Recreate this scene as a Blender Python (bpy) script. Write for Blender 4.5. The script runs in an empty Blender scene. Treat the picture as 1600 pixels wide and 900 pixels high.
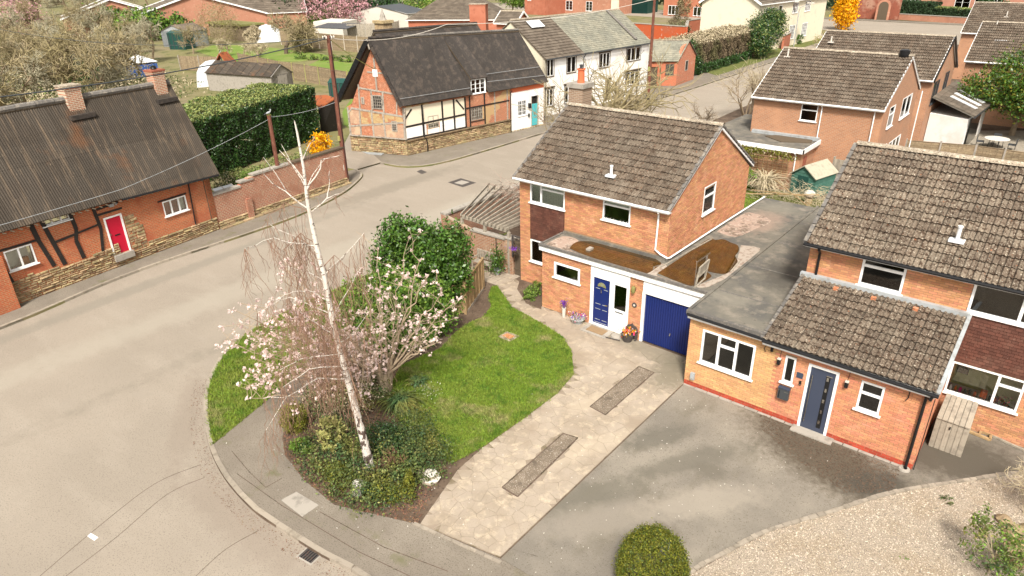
import bpy, math, random
import numpy as np
from mathutils import Vector, Matrix
from mathutils.geometry import tessellate_polygon
random.seed(7)
RNG = np.random.default_rng(11)
scn = bpy.context.scene
COL = scn.collection
R = math.radians
# ------------------------------------------------------------ camera, sky, sun, exposure
CAMLOC = (10.6836, -21.6364, 13.1592)
cd = bpy.data.cameras.new('camera'); cam = bpy.data.objects.new('camera', cd); COL.objects.link(cam)
cd.sensor_width = 36.0; cd.lens = 24.0; cd.clip_start = 0.1; cd.clip_end = 2000.0
cam.matrix_world = Matrix(((0.769399,-0.266866,0.580351,10.683586),(0.638532,0.346056,-0.687403,-21.636371),(-0.017390,0.899460,0.436658,13.159193),(0.000000,0.000000,0.000000,1.000000)))
scn.camera = cam
SUN_EL, SUN_AZ = 50.0, 146.0          # azimuth: clockwise from +Y, towards the sun
w = bpy.data.worlds.new('World'); scn.world = w; w.use_nodes = True
nt = w.node_tree; bg = nt.nodes['Background']
sky = nt.nodes.new('ShaderNodeTexSky'); sky.sky_type = 'NISHITA'; sky.sun_disc = False
sky.sun_elevation = R(SUN_EL); sky.sun_rotation = R(SUN_AZ)
sky.air_density = 1.0; sky.dust_density = 4.0; sky.ozone_density = 0.6
hs = nt.nodes.new('ShaderNodeHueSaturation'); hs.inputs['Saturation'].default_value = 0.10
nt.links.new(sky.outputs[0], hs.inputs['Color']); wm = nt.nodes.new('ShaderNodeMix'); wm.data_type = 'RGBA'; wm.blend_type = 'MULTIPLY'; wm.inputs[0].default_value = 1.0; wm.inputs[7].default_value = (1.0, 0.975, 0.93, 1)
nt.links.new(hs.outputs[0], wm.inputs[6]); nt.links.new(wm.outputs[2], bg.inputs['Color'])
bg.inputs['Strength'].default_value = 0.10
sd = bpy.data.lights.new('sun', 'SUN'); sun = bpy.data.objects.new('sun', sd); COL.objects.link(sun)
sd.energy = 2.7; sd.angle = R(9.0); sd.color = (1.0, 0.935, 0.84)
_d = Vector((math.sin(R(SUN_AZ))*math.cos(R(SUN_EL)), math.cos(R(SUN_AZ))*math.cos(R(SUN_EL)), math.sin(R(SUN_EL))))
sun.rotation_euler = _d.to_track_quat('Z', 'Y').to_euler()
scn.view_settings.view_transform = 'Standard'; scn.view_settings.look = 'None'
scn.view_settings.exposure = 1.08; scn.view_settings.gamma = 1.0

# ------------------------------------------------------------ materials
def _n(nt, t, **k):
    n = nt.nodes.new(t)
    for a, b in k.items(): setattr(n, a, b)
    return n
def mat(name, base, rough=0.8, layers=(), var=0.0, hue=0.0, bump=None, spec=0.3, coat=0.0, trans=0.0, metal=0.0, brick=None, spots=()):
    """layers: (scale, colour, lo, hi[, detail, stretch xyz]) noise-driven colour layers in world space; var: value change from piece to piece;
    brick: (dir, w, h, colour2, mortar, msize); bump: (scale, strength)"""
    m = bpy.data.materials.new(name); m.use_nodes = True; nt = m.node_tree; L = nt.links.new
    b = nt.nodes['Principled BSDF']; b.inputs['Roughness'].default_value = rough
    b.inputs['Specular IOR Level'].default_value = spec; b.inputs['Metallic'].default_value = metal
    if coat: b.inputs['Coat Weight'].default_value = coat
    geo = _n(nt, 'ShaderNodeNewGeometry'); pos = geo.outputs['Position']
    c = _n(nt, 'ShaderNodeRGB'); c.outputs[0].default_value = (*base, 1); cur = c.outputs[0]; bh = None
    if brick:
        dr, bw, bhh, c2, mc, ms = brick
        dt = _n(nt, 'ShaderNodeVectorMath', operation='DOT_PRODUCT'); L(pos, dt.inputs[0]); dt.inputs[1].default_value = (dr[0], dr[1], 0)
        sx = _n(nt, 'ShaderNodeSeparateXYZ'); L(pos, sx.inputs[0])
        cx = _n(nt, 'ShaderNodeCombineXYZ'); L(dt.outputs['Value'], cx.inputs[0]); L(sx.outputs[2], cx.inputs[1])
        bt = _n(nt, 'ShaderNodeTexBrick'); L(cx.outputs[0], bt.inputs['Vector'])
        bt.inputs['Scale'].default_value = 1; bt.inputs['Brick Width'].default_value = bw; bt.inputs['Row Height'].default_value = bhh
        bt.inputs['Mortar Size'].default_value = ms; bt.inputs['Mortar Smooth'].default_value = 0.2; bt.inputs['Bias'].default_value = -0.1
        bt.inputs['Color1'].default_value = (*base, 1); bt.inputs['Color2'].default_value = (*c2, 1); bt.inputs['Mortar'].default_value = (*mc, 1)
        cur = bt.outputs['Color']; bh = bt.outputs['Fac']
    for ly in layers:
        sc, col, lo, hi = ly[:4]; det = ly[4] if len(ly) > 4 else 4; st = ly[5] if len(ly) > 5 else None
        nz = _n(nt, 'ShaderNodeTexNoise'); nz.inputs['Scale'].default_value = sc; nz.inputs['Detail'].default_value = det; nz.inputs['Roughness'].default_value = 0.6
        v = pos
        off = _n(nt, 'ShaderNodeVectorMath', operation='ADD'); off.inputs[1].default_value = (sc*3.7, lo*31, hi*17)
        if st:
            mu = _n(nt, 'ShaderNodeVectorMath', operation='MULTIPLY'); mu.inputs[1].default_value = st; L(v, mu.inputs[0]); v = mu.outputs[0]
        L(v, off.inputs[0]); L(off.outputs[0], nz.inputs['Vector'])
        mr = _n(nt, 'ShaderNodeMapRange', clamp=True); mr.inputs[1].default_value = lo; mr.inputs[2].default_value = hi; L(nz.outputs['Fac'], mr.inputs[0])
        mx = _n(nt, 'ShaderNodeMix', data_type='RGBA'); L(mr.outputs[0], mx.inputs[0]); L(cur, mx.inputs[6]); mx.inputs[7].default_value = (*col, 1); cur = mx.outputs[2]
    for (sx_, sy_, rx, ry, ang, col, st_, ns) in spots:   # worn or damp areas with a soft ragged edge, fixed to the ground
        mp = _n(nt, 'ShaderNodeMapping', vector_type='TEXTURE'); mp.inputs['Location'].default_value = (sx_, sy_, 0); mp.inputs['Rotation'].default_value = (0, 0, R(ang)); mp.inputs['Scale'].default_value = (rx, ry, 1e4); L(pos, mp.inputs['Vector'])
        ln = _n(nt, 'ShaderNodeVectorMath', operation='LENGTH'); L(mp.outputs[0], ln.inputs[0]); nz = _n(nt, 'ShaderNodeTexNoise'); nz.inputs['Scale'].default_value = ns; nz.inputs['Detail'].default_value = 6; nz.inputs['Roughness'].default_value = 0.7; L(pos, nz.inputs['Vector'])
        ma = _n(nt, 'ShaderNodeMath', operation='MULTIPLY_ADD'); L(nz.outputs['Fac'], ma.inputs[0]); ma.inputs[1].default_value = 1.6; L(ln.outputs['Value'], ma.inputs[2])
        mr = _n(nt, 'ShaderNodeMapRange', clamp=True); mr.inputs[1].default_value = 1.35; mr.inputs[2].default_value = 2.0; mr.inputs[3].default_value = st_; mr.inputs[4].default_value = 0; L(ma.outputs[0], mr.inputs[0])
        mx = _n(nt, 'ShaderNodeMix', data_type='RGBA'); L(mr.outputs[0], mx.inputs[0]); L(cur, mx.inputs[6]); mx.inputs[7].default_value = (*col, 1); cur = mx.outputs[2]
    if var or hue:
        oi = _n(nt, 'ShaderNodeObjectInfo'); ad = _n(nt, 'ShaderNodeMath', operation='ADD'); L(geo.outputs['Random Per Island'], ad.inputs[0]); L(oi.outputs['Random'], ad.inputs[1])
        fr = _n(nt, 'ShaderNodeMath', operation='FRACT'); L(ad.outputs[0], fr.inputs[0])
        hv = _n(nt, 'ShaderNodeHueSaturation')
        m1 = _n(nt, 'ShaderNodeMapRange'); m1.inputs[3].default_value = 1-var; m1.inputs[4].default_value = 1+var*0.8; L(fr.outputs[0], m1.inputs[0]); L(m1.outputs[0], hv.inputs['Value'])
        if hue:
            mm = _n(nt, 'ShaderNodeMath', operation='MULTIPLY'); mm.inputs[1].default_value = 7.31; L(fr.outputs[0], mm.inputs[0])
            f2 = _n(nt, 'ShaderNodeMath', operation='FRACT'); L(mm.outputs[0], f2.inputs[0])
            m2 = _n(nt, 'ShaderNodeMapRange'); m2.inputs[3].default_value = 0.5-hue; m2.inputs[4].default_value = 0.5+hue; L(f2.outputs[0], m2.inputs[0]); L(m2.outputs[0], hv.inputs['Hue'])
        L(cur, hv.inputs['Color']); cur = hv.outputs[0]
    L(cur, b.inputs['Base Color'])
    if bump or bh is not None:
        bs, bst = bump or (40, 0.1)
        nz = _n(nt, 'ShaderNodeTexNoise'); nz.inputs['Scale'].default_value = bs; nz.inputs['Detail'].default_value = 3; L(pos, nz.inputs['Vector'])
        h = nz.outputs['Fac']
        bp = _n(nt, 'ShaderNodeBump'); bp.inputs['Strength'].default_value = bst; bp.inputs['Distance'].default_value = 0.02; L(h, bp.inputs['Height'])
        nrm = bp.outputs[0]
        if bh is not None:
            b2 = _n(nt, 'ShaderNodeBump', invert=True); b2.inputs['Strength'].default_value = 0.6; b2.inputs['Distance'].default_value = 0.012; L(bh, b2.inputs['Height']); L(nrm, b2.inputs['Normal']); nrm = b2.outputs[0]
        L(nrm, b.inputs['Normal'])
    if trans:
        out = nt.nodes['Material Output']; tr = _n(nt, 'ShaderNodeBsdfTranslucent'); L(cur, tr.inputs['Color'])
        ms_ = _n(nt, 'ShaderNodeMixShader'); ms_.inputs[0].default_value = trans; L(b.outputs[0], ms_.inputs[1]); L(tr.outputs[0], ms_.inputs[2]); L(ms_.outputs[0], out.inputs['Surface'])
    return m
def glassmat(name, tint=(0.8, 0.85, 0.85), refl=0.12):
    m = bpy.data.materials.new(name); m.use_nodes = True; nt = m.node_tree; L = nt.links.new
    nt.nodes.remove(nt.nodes['Principled BSDF']); out = nt.nodes['Material Output']
    t = _n(nt, 'ShaderNodeBsdfTransparent'); t.inputs[0].default_value = (*tint, 1)
    g = _n(nt, 'ShaderNodeBsdfGlossy'); g.inputs['Roughness'].default_value = 0.03
    fr = _n(nt, 'ShaderNodeFresnel'); fr.inputs[0].default_value = 1.5
    ad = _n(nt, 'ShaderNodeMath', operation='ADD', use_clamp=True); ad.inputs[1].default_value = refl - 0.04; L(fr.outputs[0], ad.inputs[0])
    mx = _n(nt, 'ShaderNodeMixShader'); L(ad.outputs[0], mx.inputs[0]); L(t.outputs[0], mx.inputs[1]); L(g.outputs[0], mx.inputs[2]); L(mx.outputs[0], out.inputs['Surface'])
    return m
LICH = (34, (0.52, 0.48, 0.40), 0.66, 0.70, 2)
M = dict(
 white=mat('white_upvc', (0.80, 0.80, 0.79), 0.35, layers=[(3, (0.62, 0.60, 0.55), 0.55, 0.8)]),
 paint=mat('white_render_paint', (0.80, 0.79, 0.77), 0.8, layers=[(1.5, (0.62, 0.58, 0.50), 0.5, 0.8), (0.6, (0.7, 0.66, 0.6), 0.45, 0.7)], bump=(6, 0.3)),
 cream=mat('cream_render', (0.68, 0.61, 0.47), 0.8, layers=[(1.0, (0.5, 0.45, 0.35), 0.55, 0.8)]),
 blue=mat('navy_blue_paint', (0.011, 0.022, 0.12), 0.30, bump=(60, 0.02)),
 slate_blue=mat('slate_blue_paint', (0.045, 0.055, 0.085), 0.35),
 red=mat('red_door_paint', (0.48, 0.008, 0.035), 0.4),
 turq=mat('turquoise_paint', (0.08, 0.42, 0.45), 0.5),
 black=mat('black_plastic', (0.012, 0.012, 0.013), 0.35),
 darkgrey=mat('dark_grey_metal', (0.05, 0.055, 0.06), 0.4),
 chrome=mat('brushed_steel', (0.6, 0.6, 0.58), 0.25, metal=1.0),
 brass=mat('brass', (0.6, 0.4, 0.12), 0.3, metal=1.0),
 glass=glassmat('window_glass', (0.94, 0.95, 0.94), 0.08), glassd=glassmat('dark_window_glass', (0.35, 0.37, 0.36), 0.10), glassg=glassmat('green_obscure_glass', (0.10, 0.2, 0.05), 0.08),
 mortar=mat('lime_mortar', (0.27, 0.175, 0.105), 0.95, bump=(80, 0.2)),
 interior=mat('dark_interior', (0.035, 0.03, 0.026), 0.9),
 brickO=mat('orange_brick', (0.49, 0.232, 0.118), 0.9, layers=[(0.7, (0.42, 0.19, 0.092), 0.42, 0.7), (3, (0.54, 0.29, 0.165), 0.5, 0.75), (0.5, (0.36, 0.19, 0.10), 0.62, 0.75)], var=0.20, hue=0.012, bump=(70, 0.35)),
 brickY=mat('yellow_brick', (0.54, 0.315, 0.145), 0.9, layers=[(1.5, (0.52, 0.275, 0.13), 0.45, 0.7)], var=0.15, hue=0.008, bump=(70, 0.35)),
 brickP=mat('pinkish_brick', (0.51, 0.215, 0.115), 0.9, layers=[(1.5, (0.55, 0.255, 0.15), 0.45, 0.7)], var=0.16, hue=0.010, bump=(70, 0.35)),
 brickR=mat('red_plinth_brick', (0.36, 0.055, 0.03), 0.85, var=0.25, bump=(70, 0.3)),
 tile=mat('brown_concrete_tile', (0.108, 0.080, 0.057), 0.92, layers=[(1.1, (0.145, 0.115, 0.086), 0.42, 0.62), (6, (0.062, 0.040, 0.026), 0.52, 0.62, 4), (17, (0.23, 0.19, 0.145), 0.60, 0.70, 3), LICH, (12, (0.26, 0.10, 0.05), 0.70, 0.74, 2)], var=0.22, bump=(45, 0.7)),
 tileN=mat('mossy_concrete_tile', (0.128, 0.096, 0.07), 0.94, layers=[(0.9, (0.185, 0.148, 0.11), 0.42, 0.62), (9, (0.058, 0.036, 0.023), 0.51, 0.59, 4), (15, (0.28, 0.235, 0.175), 0.58, 0.68, 3), (22, (0.58, 0.52, 0.42), 0.65, 0.69, 2), (10, (0.30, 0.11, 0.05), 0.70, 0.74, 2)], var=0.2, bump=(45, 0.8)),
 ridge=mat('mossy_ridge_tile', (0.30, 0.25, 0.19), 0.95, layers=[(10, (0.46, 0.40, 0.31), 0.5, 0.6), (25, (0.10, 0.07, 0.05), 0.56, 0.62)], var=0.15, bump=(50, 0.6)),
 verge=mat('grey_verge_tile', (0.13, 0.12, 0.11), 0.85, layers=[(8, (0.25, 0.22, 0.18), 0.5, 0.7)], var=0.2),
 hang=mat('brown_hanging_tile', (0.095, 0.036, 0.024), 0.75, layers=[(2.0, (0.12, 0.055, 0.038), 0.5, 0.7), (0.9, (0.09, 0.075, 0.04), 0.60, 0.75), (14, (0.36, 0.30, 0.24), 0.72, 0.75, 2)], var=0.25, bump=(40, 0.3)),
 felt=mat('grey_roof_felt', (0.15, 0.137, 0.112), 0.9, spots=[(4.0,1.2,.9,1.4,20,(.07,.065,.055),.8,4),(1.2,6.2,.9,1.6,0,(.30,.22,.17),.7,3),(3.2,-1.6,.8,.5,0,(.22,.20,.16),.6,4),(1.2,8.3,1.0,.7,0,(.19,.175,.14),.6,3)], layers=[(0.7, (0.10, 0.095, 0.085), 0.45, 0.6), (2.2, (0.23, 0.20, 0.16), 0.5, 0.72), (5, (0.07, 0.06, 0.05), 0.62, 0.75)], bump=(90, 0.4)),
 feltp=mat('pink_silt_on_felt', (0.34, 0.25, 0.20), 0.9, layers=[(2.5, (0.16, 0.12, 0.09), 0.48, 0.6), (8, (0.42, 0.35, 0.29), 0.52, 0.66)], bump=(60, 0.4)),
 silt=mat('dried_white_silt', (0.35, 0.30, 0.25), 0.9, layers=[(5, (0.24, 0.18, 0.14), 0.5, 0.6)], bump=(60, 0.4)),
 puddle=mat('brown_standing_water', (0.062, 0.029, 0.005), 0.04, layers=[(1.2, (0.036, 0.022, 0.008), 0.42, 0.62), (7, (0.09, 0.055, 0.02), 0.64, 0.75), (2.5, (0.085,0.045,0.01), .55, .7)], spec=0.9, bump=(6, 0.03)),
 lead=mat('lead_flashing', (0.33, 0.35, 0.36), 0.5, layers=[(4, (0.24, 0.24, 0.23), 0.5, 0.7)]),
 wood=mat('weathered_fence_wood', (0.23, 0.17, 0.105), 0.9, layers=[(3, (0.30, 0.24, 0.15), 0.45, 0.65, 4, (1, 1, 4)), (9, (0.13, 0.10, 0.07), 0.55, 0.7, 3)], var=0.2, bump=(40, 0.4)),
 woodn=mat('tan_larch_wood', (0.36, 0.245, 0.125), 0.85, layers=[(4, (0.28, 0.19, 0.10), 0.45, 0.65)], var=0.15, bump=(40, 0.3)),
 woodg=mat('silver_grey_wood', (0.33, 0.29, 0.23), 0.9, layers=[(5, (0.23, 0.20, 0.16), 0.45, 0.65)], var=0.14, bump=(40, 0.4)),
 oak=mat('grey_oak_beam', (0.34, 0.30, 0.25), 0.9, layers=[(6, (0.14, 0.12, 0.10), 0.5, 0.7)], var=0.15, bump=(30, 0.6)),
 tar=mat('tarred_beam', (0.022, 0.018, 0.016), 0.6, layers=[(8, (0.07, 0.05, 0.04), 0.6, 0.75)], bump=(30, 0.5)),
 polew=mat('creosoted_pole', (0.15, 0.055, 0.035), 0.8, layers=[(3, (0.10, 0.035, 0.025), 0.45, 0.65, 4, (4, 4, 0.5)), (6, (0.22, 0.11, 0.07), 0.55, 0.7, 4, (4, 4, 0.4))], bump=(40, 0.5)),
 tinblack=mat('black_corrugated_sheet', (0.042, 0.036, 0.032), 0.75, layers=[(2.5, (0.075, 0.060, 0.050), 0.5, 0.65, 4, (1, 1, 1)), (14, (0.10, 0.085, 0.07), 0.60, 0.72, 3)], var=0.10, spec=0.2),
 tinrust=mat('weathered_corrugated_sheet', (0.058, 0.047, 0.037), 0.85, layers=[(0.8, (0.06, 0.05, 0.04), 0.40, 0.58), (1.4, (0.125, 0.094, 0.066), 0.52, 0.70, 6, (.4, 4, .4)), (0.55, (0.12, 0.062, 0.034), 0.58, 0.74), (9, (0.22, 0.17, 0.12), 0.66, 0.76, 3, (.6, 2.5, .6))], var=0.16, spec=0.15, bump=(25, 0.3)),
 stone=mat('golden_rubble_stone', (0.33, 0.25, 0.135), 0.95, layers=[(6, (0.20, 0.15, 0.09), 0.45, 0.65), (2.2, (0.42, 0.33, 0.19), 0.5, 0.7)], var=0.38, hue=0.015, bump=(30, 0.9)),
 stonej=mat('rubble_joint', (0.17, 0.12, 0.065), 0.95, bump=(30, 0.5)),
 asphalt=mat('weathered_asphalt', (0.288, 0.246, 0.198), 0.92, layers=[(0.25, (0.262, 0.224, 0.18), 0.42, 0.62), (0.7, (0.308, 0.266, 0.216), 0.5, 0.75, 5, (.5,1.6,1)), (30, (0.165, 0.14, 0.108), 0.54, 0.72, 2), (1.1, (0.265, 0.228, 0.185), 0.58, 0.75), (90, (0.36, 0.33, 0.28), 0.66, 0.74, 1)], bump=(120, 0.45), spots=[(-9.2,-14.6,3.2,.45,-33,(.21,.17,.135),.4,3),(-3.5,-16.0,3.5,.6,0,(.21,.17,.135),.45,3),(-20.5,-10,.5,14,5,(.20,.18,.145),.6,2),(-16.5,6,1.0,40,0,(.33,.295,.24),.5,1.2),(-12.9,12,.6,30,1,(.19,.165,.13),.6,2),(-22.6,6,.9,7,0,(.19,.165,.13),.6,2)]),
 pave=mat('pavement_asphalt', (0.185, 0.158, 0.126), 0.92, layers=[(0.8, (0.22, 0.19, 0.152), 0.45, 0.65), (30, (0.10, 0.085, 0.065), 0.52, 0.70, 2), (1.3, (0.14, 0.13, 0.075), 0.57, 0.72)], bump=(100, 0.4)),
 drive=mat('drive_asphalt', (0.175, 0.155, 0.128), 0.92, layers=[(0.42, (0.24, 0.212, 0.172), 0.42, 0.62), (0.9, (0.165, 0.145, 0.113), 0.54, 0.68, 5, (1.5,.7,1)), (26, (0.12, 0.104, 0.08), 0.58, 0.70, 2), (60, (0.34, 0.30, 0.25), 0.68, 0.74, 1)], bump=(110, 0.5), spots=[(7.4,-4.0,2.6,1.3,-22,(.075,.058,.038),.85,5),(10.4,-1.7,2.2,1.3,20,(.075,.064,.048),.9,3),(6.0,-2.9,1.6,.7,-10,(.10,.085,.062),.75,5),(8.9,-4.3,1.0,.6,45,(.055,.05,.04),.75,3),(3.3,-6.2,1.3,.5,60,(.11,.10,.08),.7,3),(4.6,-6.5,2.2,.45,58,(.12,.108,.085),.65,2.5),(3.1,-9.6,.6,2.0,-30,(.13,.118,.092),.7,2.5),(5.6,-7.8,1.9,.6,52,(.31,.272,.22),.6,2.5),(3.9,-10.0,2.3,.6,50,(.28,.245,.20),.5,2.5),(5.3,-9.6,.5,.45,0,(.14,.12,.095),.8,6),(5.2,-6.6,.45,.35,30,(.13,.115,.09),.8,8)]),
 drivem=mat('mossy_drive_asphalt', (0.12, 0.082, 0.062), 0.95, layers=[(5, (0.055, 0.040, 0.024), 0.50, 0.60, 5), (18, (0.17, 0.145, 0.105), 0.60, 0.70, 2)], bump=(60, 0.8)),
 flag=mat('buff_concrete_flag', (0.335, 0.28, 0.22), 0.92, layers=[(0.9, (0.29, 0.238, 0.18), 0.45, 0.62), (4, (0.44, 0.365, 0.27), 0.52, 0.7), (24, (0.25, 0.19, 0.13), 0.60, 0.72, 2), (.35, (.26,.205,.15), .55, .7)], var=0.035, spots=[(.9,-1.9,3.2,.6,-5,(.19,.165,.12),.7,4),(2.0,-2.6,.9,1.5,0,(.16,.14,.10),.75,4),(-2.2,-2.4,2.5,.5,0,(.25,.20,.15),.5,4),(.9,-5.6,1.4,.45,60,(.45,.375,.28),.5,3),(1.6,-8.6,.4,2.6,-25,(.43,.36,.27),.5,3)], bump=(60, 0.5)),
 flagj=mat('flag_joint', (0.255, 0.205, 0.155), 0.95, layers=[(3, (0.15, 0.12, 0.075), 0.5, 0.65)], bump=(60, 0.4)),
 kerb=mat('kerb_concrete', (0.29, 0.25, 0.20), 0.9, layers=[(5, (0.20, 0.17, 0.13), 0.5, 0.7)], var=0.18, bump=(50, 0.4)),
 soil=mat('dark_soil', (0.095, 0.065, 0.045), 1.0, layers=[(1.5, (0.14, 0.10, 0.07), 0.45, 0.65), (12, (0.05, 0.035, 0.025), 0.55, 0.66, 4)], bump=(25, 1.0)),
 turf=mat('turf_ground', (0.12, 0.13, 0.035), 1.0, layers=[(0.5, (0.10, 0.11, 0.03), 0.5, 0.7), (3, (0.05, 0.075, 0.015), 0.5, 0.7)], bump=(25, 0.8)),
 field=mat('rough_garden_ground', (0.17, 0.155, 0.065), 1.0, layers=[(0.10, (0.19, 0.155, 0.09), 0.45, 0.62), (0.5, (0.085, 0.10, 0.03), 0.5, 0.66), (2, (0.22, 0.18, 0.11), 0.58, 0.7)], bump=(8, 1.0)),
 blade=mat('grass_blade', (0.18, 0.275, 0.028), 0.7, layers=[(0.35, (0.22, 0.28, 0.045), 0.42, 0.62), (0.9, (0.32, 0.30, 0.12), 0.55, 0.70), (1.6, (0.11, 0.20, 0.02), 0.50, 0.66)], var=0.35, hue=0.02, trans=0.25),
 bladef=mat('far_grass', (0.13, 0.19, 0.03), 0.9, layers=[(0.3, (0.19, 0.21, 0.06), 0.45, 0.65), (3, (0.10, 0.19, 0.02), 0.5, 0.7)], bump=(20, 0.6)),
 gravel=mat('pale_pea_gravel', (0.32, 0.27, 0.21), 0.9, layers=[(1.2, (0.30, 0.24, 0.17), 0.45, 0.62), (60, (0.18, 0.13, 0.09), 0.50, 0.62, 2), (60, (0.50, 0.43, 0.34), 0.58, 0.66, 1)], bump=(60, 1.0)),
 insetm=mat('inset_ballast', (0.165, 0.13, 0.095), 0.95, layers=[(4, (0.215, 0.172, 0.128), 0.5, 0.62), (30, (0.48, 0.42, 0.35), 0.60, 0.64, 2), (3, (0.12, 0.095, 0.07), 0.56, 0.68)], bump=(50, 1.0)),
 pebble=mat('pebbles', (0.38, 0.325, 0.26), 0.8, var=0.7, hue=0.02),
 litter=mat('brown_leaf_litter', (0.16, 0.085, 0.05), 0.9, var=0.5, hue=0.03),
 terracotta=mat('terracotta', (0.45, 0.17, 0.08), 0.85, layers=[(8, (0.5, 0.28, 0.18), 0.5, 0.7)]),
 laurel=mat('laurel_leaf', (0.065, 0.135, 0.018), 0.38, var=0.55, hue=0.02, trans=0.2, spec=0.5),
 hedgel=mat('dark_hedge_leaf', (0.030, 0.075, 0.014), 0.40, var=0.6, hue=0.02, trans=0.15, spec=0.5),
 hedgey=mat('pale_leaf_and_sky_sheen', (0.27, 0.31, 0.10), 0.5, var=0.45, hue=0.02, trans=0.3),  # pale leaf; laid over hedge tops it paints in the sky's gloss
 conif=mat('conifer_leaf', (0.032, 0.062, 0.024), 0.7, var=0.5, hue=0.02, trans=0.1),
 cover=mat('groundcover_leaf', (0.105, 0.135, 0.035), 0.6, layers=[(1.4, (0.055, 0.10, 0.035), 0.45, 0.6), (0.9, (0.19, 0.18, 0.045), 0.52, 0.66), (2.6, (0.20, 0.10, 0.05), 0.66, 0.74)], var=0.55, hue=0.025, trans=0.15),
 yew=mat('golden_yew_leaf', (0.16, 0.165, 0.018), 0.6, var=0.5, hue=0.02, trans=0.2),
 yew2=mat('dark_yew_leaf', (0.06, 0.085, 0.012), 0.6, var=0.5, hue=0.02, trans=0.15),
 lime=mat('bright_leaf', (0.15, 0.25, 0.035), 0.6, var=0.45, hue=0.02, trans=0.3),
 straw=mat('variegated_leaf', (0.36, 0.35, 0.12), 0.6, var=0.35, hue=0.02, trans=0.3),
 yellow=mat('forsythia_flower', (0.80, 0.42, 0.005), 0.7, var=0.3, hue=0.01, trans=0.3),
 pinkf=mat('magnolia_flower', (0.82, 0.66, 0.62), 0.6, var=0.18, hue=0.02, trans=0.4),
 pinkb=mat('cherry_blossom', (0.60, 0.33, 0.36), 0.7, var=0.25, trans=0.3),
 bark=mat('grey_brown_bark', (0.25, 0.19, 0.125), 0.95, layers=[(4, (0.17, 0.13, 0.08), 0.5, 0.7)], bump=(30, 0.6)),
 magb=mat('magnolia_bark', (0.33, 0.255, 0.175), 0.95, layers=[(5, (0.23, 0.175, 0.115), 0.5, 0.7)]), barkg=mat('grey_olive_twig_bark', (0.32, 0.29, 0.20), 0.95, var=0.15),
 barkd=mat('dark_bark', (0.10, 0.075, 0.05), 0.95, bump=(30, 0.6)),
 barkp=mat('pale_twig_bark', (0.44, 0.37, 0.25), 0.95, layers=[(3, (0.26, 0.21, 0.11), 0.5, 0.7)]),
 barko=mat('olive_twig_bark', (0.26, 0.215, 0.11), 0.95, layers=[(0.5, (0.30, 0.24, 0.15), 0.45, 0.65)], var=0.15),
 barkt=mat('reddish_twig_bark', (0.21, 0.125, 0.085), 0.95),
 birchb=mat('white_birch_bark', (0.56, 0.515, 0.46), 0.75, layers=[(6, (0.10, 0.075, 0.06), 0.56, 0.61, 4, (1, 1, 3.5)), (2.0, (0.42, 0.36, 0.30), 0.55, 0.7)], bump=(30, 0.4)),
 birchd=mat('birch_foot_bark', (0.55, 0.50, 0.45), 0.85, layers=[(5, (0.08, 0.055, 0.045), 0.50, 0.55, 4, (1.6, 1.6, 1))], bump=(20, 1.0)),
 brownhedge=mat('brown_hedge_twig', (0.155, 0.115, 0.07), 0.95, layers=[(0.5, (0.11, 0.10, 0.045), 0.45, 0.6)], var=0.35),
 slate=mat('green_grey_slate', (0.20, 0.195, 0.155), 0.85, layers=[(0.6, (0.25, 0.235, 0.18), 0.45, 0.62), (3, (0.15, 0.15, 0.12), 0.5, 0.7)], var=0.15, bump=(30, 0.3)),
 pantile=mat('far_brown_tile', (0.115, 0.092, 0.07), 0.9, layers=[(1.0, (0.155, 0.127, 0.097), 0.45, 0.65), (6, (0.09, 0.07, 0.055), 0.55, 0.68)], var=0.2, bump=(20, 0.5)),
 redtile=mat('red_clay_tile', (0.27, 0.09, 0.055), 0.85, var=0.2),
 green=mat('green_shed_paint', (0.045, 0.125, 0.095), 0.75, layers=[(5, (0.08, 0.17, 0.13), 0.5, 0.7)], var=0.12),
 greenbin=mat('green_plastic', (0.015, 0.06, 0.05), 0.4),
 shedfelt=mat('pale_shed_felt', (0.36, 0.34, 0.26), 0.9, layers=[(4, (0.28, 0.26, 0.2), 0.5, 0.7)]),
 tarp=mat('pale_sheet', (0.66, 0.68, 0.70), 0.5, layers=[(1, (0.5, 0.52, 0.53), 0.5, 0.7)]),
 bluet=mat('blue_tarpaulin', (0.04, 0.10, 0.32), 0.6, layers=[(5, (0.25, 0.28, 0.34), 0.55, 0.65)]),
 concrete=mat('grey_concrete', (0.32, 0.29, 0.25), 0.9, layers=[(4, (0.22, 0.2, 0.17), 0.5, 0.7)], bump=(40, 0.4)),
 iron=mat('cast_iron', (0.07, 0.06, 0.055), 0.6, bump=(60, 0.4)),
 curtain=mat('net_curtain', (0.86, 0.87, 0.76), 0.9, trans=0.2), blind=mat('pale_blind', (0.62, 0.64, 0.55), 0.9),
 purple=mat('purple_flower', (0.20, 0.05, 0.42), 0.7, var=0.3, trans=0.2), redf=mat('red_flower', (0.6, 0.02, 0.02), 0.7, var=0.4, hue=0.06),
 white2=mat('road_paint', (0.75, 0.74, 0.70), 0.7), rust=mat('rusty_sheet', (0.30, 0.085, 0.03), 0.9, layers=[(2, (0.12, 0.05, 0.03), 0.5, 0.65)]),
 potw=mat('pale_stone_pot', (0.55, 0.51, 0.45), 0.85, bump=(30, 0.4)), potred=mat('orange_chimney_pot', (0.55, 0.14, 0.06), 0.8),
 mat_=mat('coir_mat', (0.27, 0.18, 0.10), 1.0, bump=(90, 0.8)), moss=mat('green_moss', (0.12, 0.13, 0.03), 1.0, bump=(30, 1)),
)
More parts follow.
